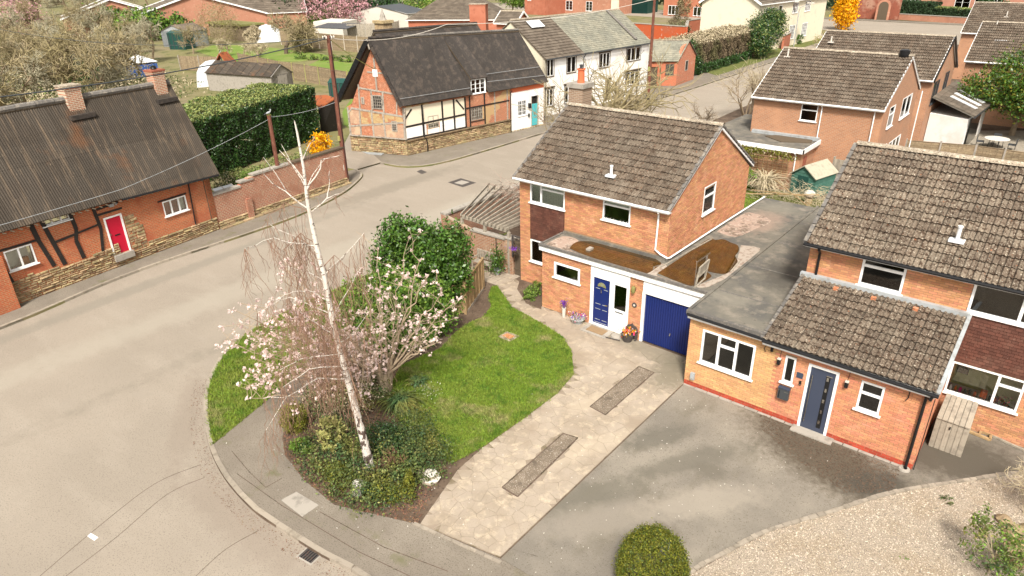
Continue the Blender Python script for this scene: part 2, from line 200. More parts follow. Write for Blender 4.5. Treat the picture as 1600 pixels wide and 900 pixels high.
def bm_(key, dr, base, c2, mort, layers=(), bw=0.235, bh=0.078, ms=0.012):
    M[key] = mat(key+'_brickwork', base, 0.92, layers=layers, brick=(dr, bw, bh, c2, mort, ms), bump=(40, 0.4)); return M[key]

# ------------------------------------------------------------ mesh building
class MB:
    def __init__(s): s.V = []; s.F = []; s.n = 0; s.slots = []
    def slot(s, m):
        if isinstance(m, str): m = M[m]
        if m not in s.slots: s.slots.append(m)
        return s.slots.index(m)
    def add(s, V, F, m, Mx=None):
        if isinstance(F, list) and len({len(f) for f in F}) > 1:
            F = [t for f in F for t in ([f] if len(f) == 3 else [(f[0], f[i], f[i+1]) for i in range(1, len(f)-1)])]
        V = np.asarray(V, float).reshape(-1, 3); F = np.asarray(F, int)
        if len(V) == 0: return s
        if Mx is not None:
            A = np.array(Mx); V = V @ A[:3, :3].T + A[:3, 3]
            if np.linalg.det(A[:3, :3]) < 0: F = F[:, ::-1]
        assert F.min() >= 0 and F.max() < len(V)
        s.V.append(V); s.F.append((F + s.n, s.slot(m))); s.n += len(V); return s
    def box(s, a, b, m, Mx=None):
        x0, y0, z0 = a; x1, y1, z1 = b
        V = [(x0,y0,z0),(x1,y0,z0),(x1,y1,z0),(x0,y1,z0),(x0,y0,z1),(x1,y0,z1),(x1,y1,z1),(x0,y1,z1)]
        return s.add(V, BOXF, m, Mx)
    def beam(s, p, q, wd, ht, m, up=(0,0,1)):
        p = Vector(p); q = Vector(q); d = q-p; L = d.length; d.normalize(); sd_ = d.cross(Vector(up))
        if sd_.length < 1e-4: sd_ = Vector((1,0,0))
        sd_.normalize(); u = sd_.cross(d)
        Mx = Matrix(((d.x,sd_.x,u.x,p.x),(d.y,sd_.y,u.y,p.y),(d.z,sd_.z,u.z,p.z),(0,0,0,1)))
        return s.box((0,-wd/2,-ht/2), (L,wd/2,ht/2), m, Mx)
    def poly(s, pts, z0, z1, m, bottom=False, Mx=None):
        n = len(pts); ar = sum(pts[i][0]*pts[(i+1)%n][1]-pts[(i+1)%n][0]*pts[i][1] for i in range(n))
        if ar < 0: pts = pts[::-1]
        T = tessellate_polygon([[Vector((p[0], p[1], 0)) for p in pts]])
        T = [t if (Vector(pts[t[1]])-Vector(pts[t[0]])).cross(Vector(pts[t[2]])-Vector(pts[t[0]])) > 0 else t[::-1] for t in T]
        s.add([(p[0], p[1], z1) for p in pts], T, m, Mx)
        if z0 < z1 - 1e-6:
            V = [(p[0], p[1], z0) for p in pts]+[(p[0], p[1], z1) for p in pts]
            s.add(V, [(i, (i+1)%n, n+(i+1)%n, n+i) for i in range(n)], m, Mx)
            if bottom: s.add([(p[0], p[1], z0) for p in pts], [t[::-1] for t in T], m, Mx)
        return s
    def quad(s, a, b, c, d, m): return s.add([a, b, c, d], [(0,1,2,3)], m)
    def slab(s, a, b, c, d, t, m):
        a, b, c, d = map(Vector, (a, b, c, d)); n = (b-a).cross(d-a).normalized()*t
        return s.add([a-n, b-n, c-n, d-n, a, b, c, d], BOXF, m)
    def tube(s, pts, r, m, k=8, cap=True):
        pts = [Vector(p) for p in pts]; rs = r if hasattr(r, '__len__') else [r]*len(pts)
        V = []; F = []
        prev = None
        for i, p in enumerate(pts):
            d = (pts[min(i+1, len(pts)-1)]-pts[max(i-1, 0)]).normalized()
            if prev is None: a = d.orthogonal().normalized()
            else: a = (prev - d*prev.dot(d)).normalized()
            prev = a; b = d.cross(a)
            for j in range(k):
                t = 2*math.pi*j/k; V.append(p+(a*math.cos(t)+b*math.sin(t))*rs[i])
        for i in range(len(pts)-1):
            for j in range(k): F.append((i*k+j, i*k+(j+1)%k, (i+1)*k+(j+1)%k, (i+1)*k+j))
        s.add(V, F, m)
        if cap:
            c0 = [tuple(v) for v in V[:k]]; c1 = [tuple(v) for v in V[-k:]]
            s.add(c0+[tuple(pts[0])], [((j+1)%k, j, k) for j in range(k)], m); s.add(c1+[tuple(pts[-1])], [(j, (j+1)%k, k) for j in range(k)], m)
        return s
    def lathe(s, c, prof, m, k=14):
        V = []; F = []
        for r_, z in prof:
            for j in range(k): t = 2*math.pi*j/k; V.append((c[0]+r_*math.cos(t), c[1]+r_*math.sin(t), c[2]+z))
        for i in range(len(prof)-1):
            for j in range(k): F.append((i*k+j, i*k+(j+1)%k, (i+1)*k+(j+1)%k, (i+1)*k+j))
        return s.add(V, F, m)
    def build(s, name, parent=None, base=None, smooth=False, kind=None, label=None):
        V = np.concatenate(s.V) if s.V else np.zeros((0, 3))
        if parent is not None: off = parent['_b'] if '_b' in parent else (0,0,0)
        else: off = base or (0,0,0)
        V = V-np.array(tuple(off))
        me = bpy.data.meshes.new(name); me.vertices.add(len(V)); me.vertices.foreach_set('co', V.astype(np.float32).ravel())
        tot = sum(f.shape[0] for f, _ in s.F); loops = np.concatenate([f.ravel() for f, _ in s.F])
        sizes = np.concatenate([np.full(f.shape[0], f.shape[1]) for f, _ in s.F]); mi = np.concatenate([np.full(f.shape[0], k) for f, k in s.F])
        me.loops.add(len(loops)); me.loops.foreach_set('vertex_index', loops.astype(np.int32))
        me.polygons.add(tot); st = np.concatenate([[0], np.cumsum(sizes)[:-1]])
        me.polygons.foreach_set('loop_start', st.astype(np.int32)); me.polygons.foreach_set('loop_total', sizes.astype(np.int32))
        me.polygons.foreach_set('material_index', mi.astype(np.int32))
        me.polygons.foreach_set('use_smooth', np.full(tot, bool(smooth)))
        for m in s.slots: me.materials.append(m)
        me.update(calc_edges=True)
        o = bpy.data.objects.new(name, me); COL.objects.link(o)
        if parent is not None: o.parent = parent
        else: o.location = off
        o['_b'] = tuple(off)
        if kind: o['kind'] = kind
        if label: o['label'] = label
        return o
BOXF = [(0,3,2,1),(4,5,6,7),(0,1,5,4),(1,2,6,5),(2,3,7,6),(3,0,4,7)]
def thing(name, label, cat, loc, group=None):
    o = bpy.data.objects.new(name, None); COL.objects.link(o); o.empty_display_size = 0.3
    loc = (loc[0], loc[1], loc[2] if len(loc) > 2 else 0.0)
    o.location = loc; o['_b'] = loc; o['label'] = label; o['category'] = cat
    if group: o['group'] = group
    return o
def tag(o, label, cat, group=None):
    o['label'] = label; o['category'] = cat
    if group: o['group'] = group
    return o
def dup(root, loc, rz=0.0, sc=1.0, label=None):
    def cp(o, par):
        c = o.copy(); COL.objects.link(c); c.parent = par
        for ch in list(o.children): cp(ch, c)
        return c
    c = cp(root, None); c.location = (loc[0], loc[1], loc[2] if len(loc) > 2 else 0.0); c.rotation_euler = (0,0,rz)
    c.scale = sc if hasattr(sc, '__len__') else (sc, sc, sc)
    if label: c['label'] = label
    return c
def struct(name, mb, parent=None, base=None, kind='structure', smooth=False):
    return mb.build(name, parent=parent, base=base, kind=kind if parent is None else None, smooth=smooth)
def inst(name, me, parent, Mx, kindm=None):
    o = bpy.data.objects.new(name, me); COL.objects.link(o); o.parent = parent
    Mx = Mx.copy(); b = parent['_b']; Mx.translation = Mx.translation-Vector(b); o.matrix_local = Mx; return o
def frame(O, U, N=None):
    """wall frame: x = along U, y = outward N (left->right turned), z up, at O"""
    U = Vector((U[0], U[1], 0)).normalized(); N = Vector((U.y, -U.x, 0)) if N is None else Vector((N[0], N[1], 0)).normalized()
    return Matrix(((U.x, N.x, 0, O[0]), (U.y, N.y, 0, O[1]), (0, 0, 1, O[2] if len(O) > 2 else 0), (0,0,0,1)))
def holes(mb, Mx, s0, s1, z0, z1, hs, n0, n1, m):
    """solid plate with rectangular holes hs=[(a,b,c,d)] in the s,z plane"""
    S = sorted({s0, s1, *[h[0] for h in hs], *[h[1] for h in hs]}); Zs = sorted({z0, z1, *[h[2] for h in hs], *[h[3] for h in hs]})
    S = [v for v in S if s0 <= v <= s1]; Zs = [v for v in Zs if z0 <= v <= z1]
    for i in range(len(S)-1):
        j = 0
        while j < len(Zs)-1:
            sm = (S[i]+S[i+1])/2
            def inside(jj):
                zm = (Zs[jj]+Zs[jj+1])/2; return any(h[0] < sm < h[1] and h[2] < zm < h[3] for h in hs)
            if inside(j): j += 1; continue
            k = j
            while k+1 < len(Zs)-1 and not inside(k+1): k += 1
            mb.box((S[i], n0, Zs[j]), (S[i+1], n1, Zs[k+1]), m, Mx); j = k+1
# ---- pieces: the 300 nearest to the camera become objects that share one mesh, the rest one joined part
CAMV = Vector(CAMLOC)
class Bag:
    def __init__(s, parent, name, mesh_fn, mat_, limit=300):
        s.p = parent; s.name = name; s.fn = mesh_fn; s.m = mat_; s.items = []; s.extra = MB(); s.limit = limit
    def put(s, Mx, m=None): s.items.append((Mx, m or s.m))
    def flush(s):
        it = sorted(s.items, key=lambda t: (t[0].translation-CAMV).length)
        meshes = {}
        for Mx, m in it[:s.limit]:
            if m not in meshes:
                mb = MB(); V, F = s.fn(); mb.add(V, F, m); o = mb.build(s.name); meshes[m] = o.data; bpy.data.objects.remove(o)
            inst(s.name, meshes[m], s.p, Mx)
        V, F = s.fn(); V = np.array(V, float); F = np.array(F)
        for m in {m for _, m in it[s.limit:]}:
            A = np.array([np.array(Mx) for Mx, mm in it[s.limit:] if mm == m])
            W = np.einsum('nij,kj->nki', A[:, :3, :3], V)+A[:, None, :3, 3]
            s.extra.add(W.reshape(-1, 3), (F[None]+np.arange(len(A))[:, None, None]*len(V)).reshape(-1, F.shape[1]), m)
        if s.extra.n: s.extra.build(s.name+'work' if s.name == 'brick' else s.name+'s', s.p, kind='stuff')
BR_L, BR_H, BR_P = 0.215, 0.065, 0.225
def brick_mesh():
    return [(0,0,0),(BR_L,0,0),(BR_L,0,BR_H),(0,0,BR_H),(0.003,0.008,0.003),(BR_L-.003,0.008,0.003),(BR_L-.003,0.008,BR_H-.003),(0.003,0.008,BR_H-.003)], [(4,5,6,7)[::-1],(0,1,5,4)[::-1],(1,2,6,5)[::-1],(2,3,7,6)[::-1],(3,0,4,7)[::-1]]
def bricks(bag, Mx, L, z0, z1, hs=(), top=None, mfn=None):
    """stretcher bond over a wall plane; hs holes, top(z) -> (s0,s1) limits for gables"""
    row = 0; z = z0; V0, F0 = brick_mesh(); V0 = np.array(V0)
    while z < z1-0.02:
        h = min(BR_H, z1-z)
        a, b = (0.0, L) if top is None else top(z+h)
        if b-a < 0.1: break
        s = -BR_P/2 if row % 2 else 0.0
        while s < b:
            segs = [(max(s, a), min(s+BR_L, b))]
            for (p, q, c, d) in hs:
                if c < z+h-0.01 and d > z+0.01:
                    ns = []
                    for (x, y) in segs:
                        if q <= x or p >= y: ns.append((x, y))
                        else:
                            if p-x > 0.02: ns.append((x, p-0.004))
                            if y-q > 0.02: ns.append((q+0.004, y))
                    segs = ns
            for (x, y) in segs:
                if y-x < 0.02: continue
                m = M[mfn(x, z)] if mfn else bag.m
                if y-x > BR_L-0.002 and h > BR_H-0.002: bag.put(Mx @ Matrix.Translation((x, 0, z)), m)
                else:
                    V = V0.copy(); V[:, 0] = x+V[:, 0]*(y-x)/BR_L; V[:, 2] = z+V[:, 2]*h/BR_H
                    bag.extra.add(V, F0, m, Mx)
            s += BR_P
        z += 0.075; row += 1
TW, TG = 0.30, 0.335
def tile_mesh():
    prof = [(0,0),(.028,.037),(.068,.037),(.098,0),(.15,0),(.178,.037),(.218,.037),(.248,0),(.292,0)]
    V = [(x, 0.0, z+.060) for x, z in prof]+[(x, TG+.03, z+.004) for x, z in prof]+[(x, 0.006, z+.034) for x, z in prof]; n = len(prof)
    return V, [(i, i+1, n+i+1, n+i) for i in range(n-1)]+[(2*n+i, 2*n+i+1, i+1, i) for i in range(n-1)]
def slope(O, U, Vv):
    U = Vector(U).normalized(); Vv = Vector(Vv).normalized(); N = U.cross(Vv)
    return Matrix(((U.x, Vv.x, N.x, O[0]), (U.y, Vv.y, N.y, O[1]), (U.z, Vv.z, N.z, O[2]), (0,0,0,1)))
def tiles(bag, Mx, width, length, skip=None):
    nc = int(round(width/TW)); nr = int(round(length/TG)); sx = width/(nc*TW); sy = length/(nr*TG)
    for r in range(nr):
        for c in range(nc):
            if skip and skip(c*TW*sx, r*TG*sy): continue
            jt = Matrix.Rotation(random.uniform(-.012, .012), 4, 'Z') @ Matrix.Rotation(random.uniform(-.01, .01), 4, 'X')
            bag.put(Mx @ Matrix.Translation((c*TW*sx, r*TG*sy, random.uniform(0, .006))) @ jt @ Matrix.Diagonal((sx, sy, 1, 1)))
def ridge_tiles(th, p, q, m='ridge', r=0.12, ln=0.45):
    p = Vector(p); q = Vector(q); d = (q-p); L = d.length; d.normalize(); n = max(1, int(L/ln)); sd_ = Vector((-d.y, d.x, 0))
    V = []; st = L/n
    for x, rr in ((0, r), (st*1.04, r*1.06)):
        for j in range(7): t = math.pi*j/6; V.append((x, math.cos(t)*rr, math.sin(t)*rr*0.8))
    F = [(j, j+1, 8+j, 7+j) for j in range(6)]+[(13, 12, 11, 10), ]
    mb = MB(); mb.add(V, F[:6], m); o = mb.build('ridge_tile', smooth=False); me = o.data; bpy.data.objects.remove(o)
    for i in range(n):
        b = p+d*st*i+Vector((0,0,random.uniform(-.008,.008)))
        Mx = Matrix(((d.x, sd_.x, 0, b.x), (d.y, sd_.y, 0, b.y), (d.z, 0, 1, b.z), (0,0,0,1)))
        inst('ridge_tile', me, th, Mx)
def window(th, Mx, s0, s1, z0, z1, panes, sill=True, fm='white', glass='glass', depth=0.05, fw=0.055, name='window', silld=0.06, muntins=None):
    """panes in fractions of the opening: (a,b,c,d)"""
    w_, h_ = s1-s0, z1-z0; hs_ = []
    for (a, b, c, d) in panes: hs_.append((s0+a*w_+(fw if a == 0 else fw*.6), s0+b*w_-(fw if b == 1 else fw*.6), z0+c*h_+(fw if c == 0 else fw*.6), z0+d*h_-(fw if d == 1 else fw*.6)))
    mb = MB(); holes(mb, Mx, s0+.002, s1-.002, z0+.002, z1-.002, hs_, -depth, 0.018, fm)
    if muntins:
        nx, nz = muntins
        for (a, b, c, d) in hs_:
            for i in range(1, nx): x = a+(b-a)*i/nx; mb.box((x-.012, -.03, c), (x+.012, .005, d), fm, Mx)
            for i in range(1, nz): z = c+(d-c)*i/nz; mb.box((a, -.028, z-.012), (b, .003, z+.012), fm, Mx)
    o = mb.build(name, th)
    for (a, b, c, d) in hs_: MB().box((a-.005, -.034, c-.005), (b+.005, -.022, d+.005), glass, Mx).build('pane', o)
    if sill: MB().box((s0-.06, -.02, z0-.045), (s1+.06, silld+.02, z0-.003), 'white' if fm == 'white' else fm, Mx).build('sill', o)
    return o
def leafquads(C, size, rng, asp=0.6, tilt=1.0, nrm=None):
    n = len(C); d = rng.normal(size=(n, 3)); d /= np.linalg.norm(d, axis=1)[:, None]
    u = rng.normal(size=(n, 3)); 
    if nrm is not None: u = u*tilt+nrm*1.0
    u /= np.linalg.norm(u, axis=1)[:, None]
    a = np.cross(u, d); a /= np.linalg.norm(a, axis=1)[:, None]+1e-9; b = np.cross(u, a)
    s_ = size*(0.6+0.8*rng.random((n, 1))); a = a*s_*.5; b = b*s_*asp*.5
    V = np.stack([C-a, C-b*1.0, C+a, C+b*1.0], 1).reshape(-1, 3)
    return V, np.arange(4*n).reshape(n, 4)
def tubesv(P0, P1, R0, R1, k=3):
    P0, P1 = np.asarray(P0, float), np.asarray(P1, float); R0, R1 = np.asarray(R0, float), np.asarray(R1, float); n = len(P0)
    d = P1-P0; d /= np.linalg.norm(d, axis=1)[:, None]+1e-9
    ref = np.where(np.abs(d[:, 2:3]) < .9, np.array([[0, 0, 1.]]), np.array([[1., 0, 0]])); a = np.cross(d, ref); a /= np.linalg.norm(a, axis=1)[:, None]; b = np.cross(d, a)
    V = np.empty((n, 2*k, 3))
    for j in range(k):
        t = 2*math.pi*j/k; o = a*math.cos(t)+b*math.sin(t); V[:, j] = P0+o*R0[:, None]; V[:, k+j] = P1+o*R1[:, None]
    F = np.array([(j, (j+1) % k, k+(j+1) % k, k+j) for j in range(k)])
    return V.reshape(-1, 3), (F[None]+np.arange(n)[:, None, None]*2*k).reshape(-1, 4)
def inpoly(P, poly):
    x, y = P[:, 0], P[:, 1]; c = np.zeros(len(P), bool); n = len(poly)
    for i in range(n):
        x0, y0 = poly[i]; x1, y1 = poly[(i+1) % n]
        if y0 == y1: continue
        c ^= ((y0 > y) != (y1 > y)) & (x < (x1-x0)*(y-y0)/(y1-y0)+x0)
    return c
def ptsin(poly, n, rng=RNG):
    a = np.array(poly); lo, hi = a.min(0), a.max(0); out = []; t = 0
    while t < n:
        P = lo+(hi-lo)*rng.random((n, 2)); P = P[inpoly(P, poly)]; out.append(P); t += len(P)
        if len(P) == 0: break
    return np.concatenate(out)[:n]
# ============================================================ GROUND
KN = [(3.6,-15.0),(0.25,-15.15),(-0.98,-15.35),(-2.44,-15.48),(-3.67,-15.56),(-5.45,-15.38),(-7.22,-14.9),(-8.99,-14.1),(-10.35,-13.28),(-11.74,-11.95),(-12.5,-10.6),(-12.95,-8.5),(-13.05,-5),(-12.95,0),(-12.9,6),(-13.0,15),(-13.6,25),(-14.4,36),(-15.0,60),(-15.2,80)]
KF1 = [(-20.2,-60),(-20.6,-24),(-20.9,-16.46),(-21.9,-12.2),(-22.3,-9),(-22.42,-3.91),(-22.8,-0.53),(-23.86,2.91),(-25.2,5.3),(-26.3,6.6),(-27.6,7.1)]
KF2 = [(-27.6,9.2),(-25.76,9.35),(-24.6,10.2),(-24.0,11.6),(-23.7,14.5),(-23.54,23.4),(-23.1,37.03),(-22.96,51.95),(-23.24,71.33),(-23.4,80)]
def sm(pts, n=4):
    out = []
    for i in range(len(pts)-1):
        p0 = pts[max(i-1,0)]; p1 = pts[i]; p2 = pts[i+1]; p3 = pts[min(i+2,len(pts)-1)]
        for k in range(n):
            t = k/n; out.append(tuple(0.5*((2*p1[a])+(-p0[a]+p2[a])*t+(2*p0[a]-5*p1[a]+4*p2[a]-p3[a])*t*t+(-p0[a]+3*p1[a]-3*p2[a]+p3[a])*t**3) for a in (0,1)))
    return out+[pts[-1]]
KNs, KF1s, KF2s = sm(KN), sm(KF1), sm(KF2)
def offs(pts, d):
    out = []
    for i, p in enumerate(pts):
        a = Vector(pts[max(i-1,0)]); b = Vector(pts[min(i+1,len(pts)-1)]); t = (b-a).normalized(); out.append((p[0]-t.y*d, p[1]+t.x*d))
    return out
ground = MB().poly([(-420,-200),(300,-200),(300,420),(-420,420)], -0.13, -0.13, 'field').build('ground', kind='structure')
road = MB().poly([(-28,-90),(60,-90),(60,-14),(-5,-14),(-12,-5),(-12,80),(-28,80)], -0.10, -0.10, 'asphalt').build('road', kind='structure')
near = MB().poly(KNs+[(-15.2,110),(60,110),(60,-15.0)], -0.13, 0.0, 'soil').build('garden_ground', kind='structure')
far = MB().poly(KF1s+KF2s+[(-23.4,112),(-400,420),(-420,200),(-420,-60)], -0.13, 0.0, 'field').build('far_garden_ground', kind='structure')
# far main road across the top right
mr = MB(); mr.poly([(-420,181),(-60,143),(120,124),(160,108),(160,97),(10,103),(-10,105.5),(-22,108),(-23.4,112),(-36,122),(-80,131),(-420,163)], 0.004, 0.012, 'asphalt'); mr.poly([(-29,80),(-10,80),(-10,110),(-29,112)], 0.004, 0.004, 'asphalt')
mr = mr.build('main_road', kind='structure')
mb = MB()
for i in range(9):
    x = -26.5+i*1.55; mb.box((x, 110.6-i*0.42, 0.014), (x+1.0, 110.95-i*0.42, 0.02), 'white2')
    if i < 6: mb.box((x+.6, 109.6-i*0.42, 0.014), (x+1.6, 109.95-i*0.42, 0.02), 'white2')
mb.build('give_way_line', mr)
MB().poly([(-420,184),(-60,146.0),(120,127),(120,124.2),(-60,143.2),(-420,181.2)], 0.0, 0.12, 'pave').build('main_road_pavement', kind='structure')
# kerbs
def kerb(name, pts, side, drop=()):
    k = MB(); root = None; P = [Vector(p) for p in pts]; L = [0]
    for i in range(len(P)-1): L.append(L[-1]+(P[i+1]-P[i]).length)
    def at(s):
        for i in range(len(P)-1):
            if L[i+1] >= s: return P[i].lerp(P[i+1], (s-L[i])/(L[i+1]-L[i]+1e-9))
        return P[-1]
    root = MB().box((pts[0][0]-.05, pts[0][1]-.05, -.13), (pts[0][0]+.05, pts[0][1]+.05, -.12), 'kerb').build(name, kind='structure')
    s = 0; n = 0
    while s < L[-1]-0.3 and n < 170:
        e = min(s+0.9, L[-1]); a, b = at(s+.006), at(e-.006); d = (b-a).normalized(); nn = Vector((-d.y, d.x))*side*0.135
        h = 0.022+random.uniform(-.004,.004)
        if any(lo < a.y < hi for lo, hi in drop): h = -0.055
        mb = MB(); q = [a, b, b+nn, a+nn] if side > 0 else [b, a, a+nn, b+nn]
        mb.add([(v.x, v.y, -.12) for v in q]+[(v.x, v.y, h) for v in q], BOXF, 'kerb'); mb.build('kerb_stone', root); s = e; n += 1
kerb('near_kerb', KNs, -1); kerb('far_kerb', KF1s[8:], 1); kerb('far_kerb', KF2s, 1)
# pavements
inner_f = [(-27.6,6.2),(-25.35,4.8),(-24.9,2),(-24.23,-5.03),(-22.67,-15.38),(-22.9,-30),(-23,-60)]
MB().poly(offs(KF1s, 0.13)+inner_f[0:], 0.0, 0.004, 'pave').build('pavement', kind='structure')
MB().poly(offs(KF2s, 0.13)+[(-27.9,80),(-27.2,50),(-25.6,43.4),(-27.4,28.4),(-25.3,25.6),(-27.2,11.9),(-31,10.9)], 0.0, 0.004, 'pave').build('pavement', kind='structure')
MB().poly([(-27.5,7.0),(-27.5,9.3),(-31,11.0),(-35,13.2),(-40,19),(-46,28),(-44,31),(-38,24),(-37,14),(-32,9),(-29,6.8)], 0.0, 0.008, 'asphalt').build('lane', kind='structure')
VIN = [(-7.02,-14.9),(-7.62,-13.02),(-8.3,-11),(-9.3,-8),(-10.4,-4),(-11.0,1),(-11.2,4)]
PIN = [(-4.9,-13.75),(-5.7,-13.3),(-6.6,-12.5),(-7.2,-10.6),(-8.2,-7.6),(-9.3,-3.8),(-10.1,-0.6),(-10.2,4)]
VERGE = offs(KNs, -0.13)[24:52]+VIN[::-1]
verge = MB().poly(VERGE, 0.0, 0.012, 'turf').build('grass_verge', kind='structure')
MB().poly(offs(KNs, -.13)[:24]+VIN+PIN[::-1]+[(-3.54,-14.03),(-2.08,-14.1),(0.24,-13.16),(2.56,-12.69),(6,-12.5),(6,-15)], 0.0, 0.004, 'pave').build('pavement', kind='structure')
# neighbour's asphalt drive with patches
GE = [(5.4,-15.0),(5.95,-12.2),(6.34,-10.26),(6.8,-9.0),(7.29,-7.79),(8.33,-6.11),(9.0,-4.95),(9.68,-3.97),(10.75,-2.7),(11.86,-1.42),(13.5,0.0)]
dr = MB().poly([(2.6,-12.68),(2.6,-3.0),(9.5,-3.0),(9.6,0.05)]+GE[::-1][:-1]+[(5.95,-12.5)], 0.0, 0.008, 'drive').build('asphalt_drive', kind='structure')
# thin seams in road and pavement
mb = MB()
for pts in ([(-5.77,-20.07),(-6.37,-18.45),(-6.85,-16.73),(-6.60,-15.49)], [(-5.28,-19.68),(-5.63,-18.28),(-6.15,-16.70),(-5.98,-15.70)], [(-2.81,-17.69),(-3.04,-16.74),(-2.96,-15.86)]):
    pts = sm(pts, 5)
    for a, b in zip(pts[:-1], pts[1:]): mb.beam((*a, -0.0995), (*b, -0.0995), 0.016, 0.004, 'drivem')
mb.build('road_seams', road)
mb = MB()
for pts in ([(-6.31,-14.64),(-5.04,-14.82),(-4.12,-14.88)], [(-4.12,-14.88),(-4.09,-14.39)], [(-5.28,-15.08),(-3.16,-15.00),(-0.29,-14.72),(1.25,-14.43)], [(-2.16,-14.50),(0.10,-14.23),(1.87,-13.76)], [(3.26,-12.07),(0.97,-12.85)]):
    for a, b in zip(pts[:-1], pts[1:]): mb.beam((*a, 0.005), (*b, 0.005), 0.018, 0.006, 'drivem')
mb.build('pavement_cracks', near)
MB().poly([(-3.35,-14.90),(-3.29,-14.45),(-2.38,-14.37),(-2.37,-14.90)], 0.004, 0.014, 'concrete').build('utility_slab', near)
def sheet_thing(name, label, cat, px, z0, z1, m, extra=None):
    c = tuple(sum(p[i] for p in px)/len(px) for i in (0,1)); t = thing(name, label, cat, (c[0], c[1], z0)); MB().poly(px, z0, z1, m).build('plate', t)
    if extra: extra(t, c)
    return t
def manh(t, c):
    MB().poly([(c[0]+dx*.36, c[1]+dy*.36) for dx, dy in ((-1,-1),(1,-1),(1,1),(-1,1))], -0.094, -0.088, 'concrete').build('lid', t)
sheet_thing('manhole_cover', 'square manhole cover with pale rim in the middle of the street behind the brick house', 'manhole cover', [(-20.40,8.88),(-20.37,10.06),(-18.86,9.93),(-18.90,8.70)], -0.1, -0.094, 'iron', manh)
sheet_thing('paint_mark', 'small white painted rectangle on the road at lower left', 'road marking', [(-6.26,-18.74),(-6.30,-18.64),(-5.99,-18.58),(-5.95,-18.69)], -0.1, -0.095, 'white2')
gx, gy = (-1.22,-15.50)
t = thing('gully_grate', 'iron slotted drain grate in the gutter beside the curved kerb', 'drain grate', (gx, gy, -.1)); Mx = Matrix.Translation((gx, gy, -.1)) @ Matrix.Rotation(R(8), 4, 'Z')
mb = MB(); holes(mb, Mx, -.26, .26, -.001, .001, [], -.2, .2, 'black'); mb.build('sump', t)
mb = MB(); [mb.box(a, b, 'concrete', Mx) for a, b in (((-.26,-.21,0),(.26,-.17,.012)),((-.26,.17,0),(.26,.21,.012)),((-.26,-.17,0),(-.22,.17,.012)),((.22,-.17,0),(.26,.17,.012)))]; mb.build('rim', t)
for i in range(6): MB().box((-.2+i*.075,-.165,0.001), (-.165+i*.075,.165,.011), 'iron', Mx).build('bar', t)
# ---- crazy paving: front drive, forecourt, path
DRV = [(0.24,-13.14),(2.56,-12.67),(2.56,-3.08),(2.5,-1.52),(-4.7,-1.52),(-4.95,-1.55),(-5.12,-1.78),(-6.07,-1.15),(-6.98,-0.22),(-7.58,0.01),(-8.34,-0.23),(-8.32,-0.91),(-7.51,-1.14),(-5.63,-2.33),(-3.65,-2.74),(-2.49,-3.05),(-1.61,-3.74),(-0.70,-4.92),(-0.46,-6.22),(-0.49,-7.90),(-0.54,-9.68),(-0.43,-11.04)]
INS = [[(1.03,-10.78),(0.96,-7.83),(1.43,-7.72),(1.59,-10.80)], [(0.83,-6.16),(0.84,-3.09),(1.46,-3.12),(1.46,-6.23)]]
pav = MB().poly(DRV, 0.0, 0.006, 'flagj').build('crazy_paving', kind='structure')
rg = np.random.default_rng(5); S = []
cand = ptsin(DRV, 9000, rg)
for p in cand:
    md = 0.30 if p[1] < -8 else (0.42 if p[1] < -4 else 0.62)
    if len(S) == 0 or np.min(np.hypot(*(np.array(S)-p).T)) > md*(0.8+0.5*rg.random()): S.append(p)
S = np.array(S)
def clip(poly, a, n):   # keep side where (p-a).n <= 0
    out = []; N_ = len(poly)
    for i in range(N_):
        p, q = poly[i], poly[(i+1) % N_]; dp = (p-a)@n; dq = (q-a)@n
        if dp <= 0: out.append(p)
        if dp*dq < 0: out.append(p+(q-p)*dp/(dp-dq))
    return out
def clip_to(poly, region):   # drop cells that cross the region edge by pulling vertices in
    return poly
cells = []
for i, p in enumerate(S):
    poly = [p+np.array(v) for v in ((-.7,-.7),(.7,-.7),(.7,.7),(-.7,.7))]
    dd = np.hypot(*(S-p).T); 
    for j in np.argsort(dd)[1:18]:
        q = S[j]; n_ = (q-p)/dd[j]; poly = clip(poly, (p+q)/2-n_*(0.002+0.005*rg.random()), n_)
        if len(poly) < 3: break
    for a_, n_ in ((np.array((2.555,-8.)), np.array((1.,0))), (np.array((.24,-13.12)), np.array((.1985,-.980))), (np.array((.24,-13.12)), np.array((-.907,-.421)))):
        if (p-a_)@n_ < 0 and len(poly) > 2: poly = clip(poly, a_-n_*.01, n_)
    if len(poly) < 3: continue
    # trim against the drive outline
    ins = inpoly(np.array(poly), DRV)
    if not ins.all():
        np_ = []
        for v, ok in zip(poly, ins):
            if not ok:
                lo, hi = 0.0, 1.0
                for _ in range(9):
                    mid = (lo+hi)/2
                    if inpoly((p+(v-p)*mid)[None], DRV)[0]: lo = mid
                    else: hi = mid
                v = p+(v-p)*lo
            np_.append(v)
        poly = np_
    cells.append((p, poly))
def ininset(pt): return any(inpoly(np.array([pt]), q)[0] for q in INS)
k = 0; rest = MB()
for p, poly in sorted(cells, key=lambda c: c[0][1]):
    if ininset(p): continue
    h = 0.011+rg.random()*0.006; pts = [tuple(v) for v in poly]
    if k < 300: MB().poly(pts, 0.004, h, 'flag').build('paving_stone', pav)
    else: rest.poly(pts, 0.004, h, 'flag')
    k += 1
if rest.n: rest.build('paving_stones', pav, kind='stuff')
for q in INS:
    MB().poly(q, 0.0, 0.0195, 'insetm').build('gravel_inset', pav)
    for i in range(4): MB().beam((*q[i], 0.012), (*q[(i+1) % 4], 0.012), 0.035, 0.024, 'drivem').build('inset_edge', pav)
mb = MB(); e0 = Vector((0.1,-13.22)); e1 = Vector((6.0,-12.3)); n = 11
